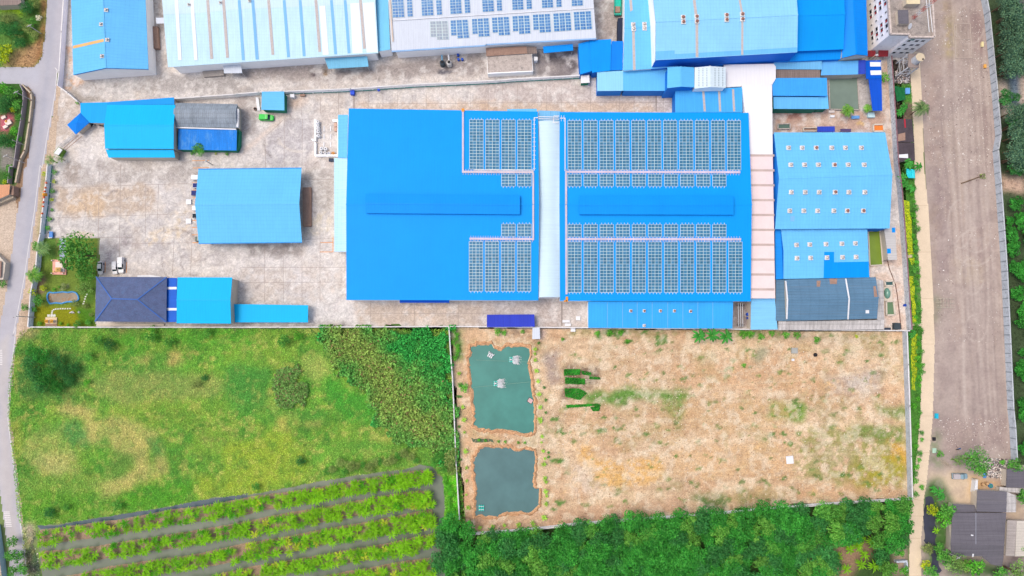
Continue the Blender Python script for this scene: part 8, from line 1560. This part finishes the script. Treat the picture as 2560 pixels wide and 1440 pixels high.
# plots marked out on the waste ground
pk_ = thing('plot_frame', 'thin concrete kerb frame of two square plots on the waste ground', 'kerb', P(*c4(2045, 340)[0])); m = MB(); q = c4(1972, 198, 2105, 200, 2120, 490, 1982, 490)
for a, b in list(zip(q, q[1:] + q[:1])) + [(c4(1976, 330)[0], c4(2112, 332)[0])]: m.bar(P(*a), P(*b), .2, .12)
m.build('kerb', surf('kerb pale', C(200, 184, 172), .9), pk_)
r = thing('fallen_trunk', 'fallen palm trunk lying on the waste ground', 'trunk', P(*c8(1770, 205)[0])); MB().tube(P(*c8(1690, 236)[0], .2), P(*c8(1845, 180)[0], .25), .2, 8, .15).build('log', M_bark, r); v, f = leaf_cloud(np.array([list(P(*c8(1848, 180)[0], .3) + Vector((R.uniform(-.9, .9), R.uniform(-.9, .9), R.uniform(0, .4)))) for _ in range(40)]) - np.array(ORG[r.name]), NR.normal(size=(40, 3)), .8, .25); npmesh('dry_fronds', v, f, L_olive, None, (0, 0, 0), r)
rk = thing('bamboo_rack', 'low pale bamboo rack at the edge of the waste ground beside the lane', 'rack', P(*c8(1560, 1130)[0])); m = MB()
for x in (1530, 1555, 1580, 1605): m.tube(P(*c8(x, 1095)[0], .4), P(*c8(x + 4, 1170)[0], .4), .06, 6)
for y in (1100, 1130, 1165): m.tube(P(*c8(1500, y)[0], .5), P(*c8(1640, y + 3)[0], .5), .06, 6)
m.build('poles', surf('bamboo', C(206, 196, 176), .8), rk)
# litter and rubble
def litter(name, label, poly, n, size, cols, seed, h=.12):
    global NR
    NR = np.random.default_rng(seed); q = wpoly(poly); a = np.array(q); lo, hi = a.min(0), a.max(0); p = NR.uniform(lo, hi, (n * 3, 2)); d = fbm(p[:, 0], p[:, 1], 12, seed); p = p[inpoly(p[:, 0], p[:, 1], q) & (NR.uniform(size=len(p)) < (d - .2) * 1.6)][:n]; k = len(p)
    cen = np.concatenate([p, NR.uniform(.03, h, (k, 1))], 1); v, f = leaf_cloud(cen, np.stack([NR.normal(size=k) * .3, NR.normal(size=k) * .3, np.ones(k)], 1), size, size * .7); v = v.reshape(-1, 4, 3); s_ = np.where(NR.uniform(size=k) < .12, 1.9, 1.0)[:, None, None]; v = ((v - cen[:, None]) * s_ + cen[:, None]).reshape(-1, 3); v[:, 2] = np.maximum(v[:, 2], .02)
    c = np.array(cols)[NR.integers(0, len(cols), k)]; return props(npmesh(name, v, f, M_blade, np.repeat(c, 4, 0)), label, 'litter', None, 'stuff')
WL = [C(246, 240, 230), C(236, 226, 214), C(222, 206, 196), C(130, 110, 106), C(206, 190, 180)]
litter('litter', 'pale litter and stones strewn over the waste ground', c4(1700, 100, 2190, 60, 2250, 500, 2300, 1000, 2330, 1410, 1760, 1410, 1720, 900) , 1100, .3, WL, 3)
litter('litter', 'sparse pale litter on the lower waste ground', c8(1480, 0, 1930, 0, 2000, 1430, 1520, 1430) , 380, .28, WL, 5); litter('litter', 'pale litter near the lane houses', c13(500, 20, 1160, 20, 1170, 380, 620, 330), 300, .3, WL, 6)
litter('litter', 'pale stones and straw scattered over the bare field', c11(680, 140, 1440, 140, 1440, 1060, 700, 1120) + [], 1700, .26, [C(244, 226, 196), C(250, 238, 214), C(170, 130, 92), C(150, 112, 84)], 7); litter('litter', 'pale stones and straw scattered over the east part of the bare field', c12(0, 140, 1290, 110, 1300, 980, 0, 1080), 2800, .26, [C(244, 226, 196), C(250, 238, 214), C(170, 130, 92), C(150, 112, 84)], 8)
litter('rubble', 'heap of grey and white rubble north of the lane houses', c13(950, 375, 1140, 395, 1130, 560, 960, 550), 900, .6, WL + [C(150, 146, 144), C(110, 104, 104)], 9, .6); litter('rubble', 'heap of dark scrap and rubble under the water tower', c4(1470, 600, 1590, 610, 1585, 700, 1465, 700), 420, .6, [C(120, 116, 118), C(90, 88, 92), C(180, 160, 150), C(226, 220, 216)], 10, .6); litter('litter', 'pale litter on the dark verge at the road end', cA(0, 700, 130, 690, 190, 1280, 0, 1280), 90, .4, WL, 12)
# ---- utility poles
def pole(label, base, top_px, h, arm=True):
    b = P(*base); r = thing('utility_pole', label, 'pole', b); MB().tube(b, b + Vector((0, 0, h)), .16, 8, .11).build('shaft', surf('pole concrete', C(206, 200, 196), .85), r)
    if arm:
        MB().box((b.x, b.y, h - .5), 2.0, .14, .14, .5).build('crossarm', M_steel, r)
        for k in (-.85, 0, .85): MB().cyl((b.x + k * math.cos(.5), b.y + k * math.sin(.5), h - .36), .08, .25, 8).build('insulator', M_brown, r)
pole('leaning grey utility pole at the bend of the road by the garden wall', c1(290, 868)[0], None, 9.0); pole('utility pole on the bank of the north west plot', c1(355, 290)[0], None, 6.5); pole('utility pole beside the tan outer wall above the orange roof', cL(165, 607)[0], None, 9.5); pole('utility pole at the lower end of the pale blue wall', c5(262, 1240)[0], None, 9.0); pole('utility pole among trees by the dark canal at the lane houses', c13(560, 1205)[0], None, 8.7); pole('short utility pole with fittings above the carport', (531, 412), None, 5.5); pole('small pole on the garden wall by the side street', c1(215, 1245)[0], None, 6.0, False)
lp = thing('lamp_post', 'cream leaning lamp post beside the royal blue canopy', 'lamp post', P(*cT8(330, 1278)[0])); b = P(*cT8(330, 1278)[0]); MB().tube(b, b + Vector((0, 0, 7.3)), .14, 8, .1).build('shaft', surf('lamp cream', C(232, 222, 180), .7), lp); m = MB(); m.box((b.x + .4, b.y, 7.2), 1.0, .3, .15); m.build('lamp_head', M_trim, lp)
# ---- west houses
wo = new_building('house', 'orange tiled house corner at the left edge beside the side street', 'house', c5(0, 245, 75, 245, 100, 330, 0, 380)); pent(wo, c5(-60, 250, 74, 243, 68, 318, -60, 375), [3.6, 3.6, 3.2, 3.2], roofing('orange tiles', C(226, 164, 124), 'y', .5, .12, .1, .1), M_cream); slab_box(wo, c5(74, 245, 104, 255, 100, 325, 70, 318), 0, 2.6, B_RUST, 'side_wall'); slab_box(wo, c5(-60, 385, 70, 325, 100, 328, 100, 342, -60, 410), 0, 1.6, M_tan, 'yard_wall')
wc = new_building('house', 'cream wall corner of a house at the left edge below the side street', 'house', c5(0, 790, 40, 835, 30, 950, 0, 960)); slab_box(wc, c5(-60, 740, 0, 788, 42, 832, 36, 880, 24, 955, -60, 965), 0, 2.4, M_cream); pent(wc, c5(-60, 800, 10, 820, 6, 940, -60, 950), 3.0, B_RUST, None)
w5_ = thing('garden_shrine', 'white and yellow shrine table on the pink terrace', 'shrine', P(*c1(65, 1050)[0]))
for i, (x, y) in enumerate(((30, 1005), (70, 1050), (45, 1085))):
    p = P(*c1(x, y)[0], .6); m = MB(); m.box((p.x, p.y, 0), 2.0 if i == 1 else 1.5, 1.7 if i == 1 else 1.0, .7, .55); m.build('table', M_shr, w5_)
p = P(*c1(65, 1045)[0]); m = MB(); m.cyl((p.x, p.y, .7), .45, .3, 12, .25); m.build('offering', MATS['orange gold'], w5_)
tk = shed('house', 'grey pink roofed house corner in the top left corner', c1(-60, -60, 150, -60, 185, 20, 150, 42, -60, 50), 3.4, B_TILE, M_cream, 'house')
# ---- houses by the lane at the lower right
h1 = new_building('house', 'large dark grey roofed house beside the dark canal', 'house', c13(645, 870, 1135, 870, 1105, 1350, 640, 1260))
_, ph1 = gable(h1, c13(652, 868, 1136, 872, 1112, 1262, 640, 1262), c13(636, 1156, 1118, 1164), 3.4, 5.0, B_DARK, 'x', M_cream, .3, .1)
pent(h1, c13(915, 1262, 1114, 1262, 1098, 1356, 1000, 1335), [3.3, 3.3, 2.8, 2.8], B_DARK, M_cream, part='back_roof'); strip(h1, c13(862, 872)[0], c13(862, 1156)[0], .3, ph1[0], surf('roof seam', C(140, 142, 152), .8), 'seam'); sheet_on(h1, c13(832, 1240, 845, 1240, 842, 1268, 828, 1268), ph1[1], M_trim, 'patch_sheet'); sheet_on(h1, c13(818, 1066, 842, 1070, 838, 1080, 818, 1078), ph1[0], M_trim, 'patch_sheet')
h2 = new_building('house', 'middle dark grey roofed house with a patched east end', 'house', c13(872, 670, 1225, 690, 1220, 866, 870, 862)); gable(h2, c13(876, 668, 1142, 680, 1137, 868, 868, 860), c13(872, 768, 1140, 776), 3.6, 4.8, roofing('house grey', C(120, 117, 124), 'x', .8, .1, .08, .1, dirt=C(160, 158, 160), dirt_amt=.3), 'x', M_cream, .3, .1); pent(h2, c13(1142, 684, 1226, 716, 1224, 866, 1136, 866), [3.4, 3.0, 3.0, 3.4], B_PATCH, M_cream, part='patched_roof')
shed('house', 'small dark grey roofed annex left of the middle house', c13(655, 792, 864, 800, 862, 862, 654, 866), [2.8, 2.8, 3.2, 3.2], B_DARK, M_cream, 'house'); h4 = shed('house', 'small dark grey roofed house at the right edge below the rubble', c13(1142, 478, 1310, 484, 1300, 648, 1136, 642), [3.4, 3.4, 3.0, 3.0], B_DARK, M_cream, 'house'); shed('lean_to', 'pale patched strip roof below the small right edge house', c13(1076, 640, 1266, 650, 1262, 690, 1074, 682), 2.4, B_PATCH, M_cream, 'lean-to')
h5 = shed('house', 'pale weathered roofed house at the right edge beside the large grey one', c13(1146, 938, 1230, 940, 1212, 1264, 1130, 1258), [3.2, 3.6, 3.6, 3.2], roofing('pale weathered', C(176, 168, 162), 'x', .8, .12, .1, .12, dirt=C(120, 114, 112), dirt_amt=.5), M_cream, 'house'); shed('house', 'cream streaked roof at the right edge beside the pale weathered house', c13(1232, 942, 1340, 944, 1340, 1262, 1216, 1264), [3.6, 3.2, 3.2, 3.6], roofing('cream streak', C(218, 210, 196), 'x', .8, .16, .08, .1), M_cream, 'house')
slt = TL; pl(park(tree_kind('x', 'tree', L_mid, 190, 3.6, 6.0, 15, 1250, .42, .6)), *c13(840, 400)[0], 4.4, 1.3, 'large green tree on the edge of the waste ground by the lane houses', 'tree'); pl(TL, *c13(700, 400)[0], 3.0, .9, 'lighter tree left of the large tree by the lane houses', 'tree'); pl(TL, *c13(905, 480)[0], 3.0, .8, 'lighter low tree right of the large tree by the lane houses', 'tree')
for x, y, k, s, t in ((530, 690, BG, 1.0, 'tall banana plant at the upper end of the dark canal'), (490, 660, BG, .8, 'smaller banana plant at the upper end of the dark canal'), (560, 730, BG, .9, 'banana plant nearest the lane houses'), (520, 1040, BN[0], .9, 'yellow green banana plant beside the white tub')): pl(k, *c13(x, y)[0], 2.6, s, t, 'banana plant')
for x, y, k, s, t in ((460, 840, TY, 1.6, 'round yellow green tree standing over the dark canal'), (580, 840, TM, 1.3, 'green shrub left of the small grey annex'), (560, 920, TG, 1.7, 'bright shrub between canal and the large grey house'), (600, 870, TM, 1.1, 'dark shrub touching the small grey annex'), (520, 1180, TM, .9, 'shrub at the foot of the pole by the canal'), (620, 1290, TL, 1.2, 'loose tree below the large grey house'), (560, 1260, TM, 1.3, 'shrub right of the lower canal'), (830, 1350, TG, 2.0, 'bright spiky tree below the large grey house'), (760, 1340, TO, .8, 'thin tree below the large grey house'), (1150, 1370, TL, 1.3, 'green tree in the bottom right corner'), (1060, 1410, TM, 1.2, 'shrub at the bottom edge near the corner tree'), (430, 1190, TO, .7, 'dry shrub between lane and canal'), (410, 1340, TY, 1.3, 'yellow green shrub by the lane at the bottom'), (440, 1400, TM, 1.2, 'green shrub by the lane at the bottom edge'), (550, 345, TG, .8, 'low bush beside the lane above the driveway'), (1270, 720, TM, 1.2, 'shrub at the right edge beside the patched roof'), (1290, 690, TG, .9, 'bright shrub at the right edge'), (1275, 1210, TM, 1.0, 'dark shrub growing through the cream streaked roof'), (1190, 440, TM, 1.2, 'dark shrub above the small right edge house'), (1120, 420, TG, .6, 'tiny bright bush on the rubble')): pl(k, *c13(x, y)[0], 1.8, s * 1.4, t, 'tree' if 'tree' in t else 'shrub')
for x, y, s, t in ((200, 1240, 1.0, 'shrub at the lower end of the grove by the lane'), (120, 1370, 1.5, 'bright shrub at the bottom end of the grove'), (220, 1390, 1.4, 'second bright shrub at the bottom end of the grove'), (40, 1390, 1.4, 'yellowish shrub at the bottom of the grove')): pl(TG, *c13(x, y)[0], 1.5, s, t, 'shrub')
for x, y in c12(930, 1330, 1000, 1290, 1060, 1370, 1120, 1240, 1040, 1260, 1080, 1320, 1130, 1380, 980, 1400, 1060, 1230, 850, 1330): pl(BN[R.randrange(4)], x, y, 2.2, R.uniform(1.1, 1.35), 'yellow green banana plant in the clearing at the east end of the grove', 'banana plant', 'bananas in the grove clearing')
for i, (x, y, t) in enumerate(((915, 612, 'left'), (952, 605, 'right'))): p = P(*c13(x, y)[0]); r = thing('water_jar', f'{t} one of two brown water jars above the middle grey house', 'jar', p); m = MB(); m.cyl((p.x, p.y, 0), .35, .5, 14, .6); m.cyl((p.x, p.y, .5), .6, .45, 14, .4); m.build('jar', surf('jar clay', C(190, 150, 110), .7), r); m = MB(); m.cyl((p.x, p.y, .95), .4, .06, 14); m.build('lid', surf('jar lid', C(214, 176, 130), .8), r)
p = P(*c13(986, 625)[0]); r = thing('blue_tub', 'round bright blue tub beside the two water jars', 'tub', p); MB().cyl((p.x, p.y, 0), .6, .7, 14, .75).build('tub', surf('bright blue tub', C(30, 150, 240), .5), r); MB().cyl((p.x, p.y, .7), .66, .03, 14).build('water', M_pond, r)
box_thing('sheet_metal', 'tilted blue sheet under the large tree by the rubble', 'sheet', sq(c13, 942, 535, 26, 44), .15, surf('dull blue sheet', C(84, 140, 196), .7)); bt = thing('white_tub', 'white oval tub lying among the canal shrubs', 'tub', P(*c13(600, 972)[0])); p = P(*c13(600, 972)[0]); m = MB(); m.cyl((0, 0, 0), .7, .5, 16, .8); m.v = [Vector((p.x + v.x * .8, p.y + v.y * 1.5, v.z + .4)) for v in m.v]; m.build('tub', M_trim, bt); m = MB(); m.cyl((0, 0, 0), .66, .02, 16); m.v = [Vector((p.x + v.x * .8, p.y + v.y * 1.5, v.z + .91)) for v in m.v]; m.build('inside', surf('tub green', C(90, 170, 60), .6), bt)
r = thing('yard_wall', 'short pale wall left of the middle grey house', 'wall', P(*c13(870, 630)[0])); slab_box(r, c13(862, 575, 882, 575, 878, 690, 850, 690), 0, 2.0, M_trim, 'panel'); slab_box(r, c13(858, 570, 886, 570, 886, 580, 858, 580), 0, 2.3, M_cream, 'pillar')
r = thing('branch_pile', 'pile of pale cut branches beside the driveway of the lane houses', 'branches', P(*c13(600, 440)[0])); m = MB()
for i in range(16): a = c13(560 + R.uniform(-20, 30), 400 + R.uniform(-10, 30))[0]; b = c13(620 + R.uniform(-20, 40), 455 + R.uniform(-20, 20))[0]; m.tube(P(*a, R.uniform(.05, .4)), P(*b, R.uniform(.05, .5)), .05, 5, .03)
m.build('branches', surf('pale branch', C(206, 190, 170), .9), r)
wl = thing('yard_wall', 'low grey wall corner at the bottom end of the grove beside the lane', 'wall', P(*c13(210, 1320)[0])); slab_box(wl, c13(150, 1305, 245, 1300, 248, 1318, 150, 1322), 0, 1.6, M_gwall, 'panel'); slab_box(wl, c13(238, 1318, 252, 1318, 252, 1400, 240, 1400), 0, 1.6, M_gwall, 'panel')
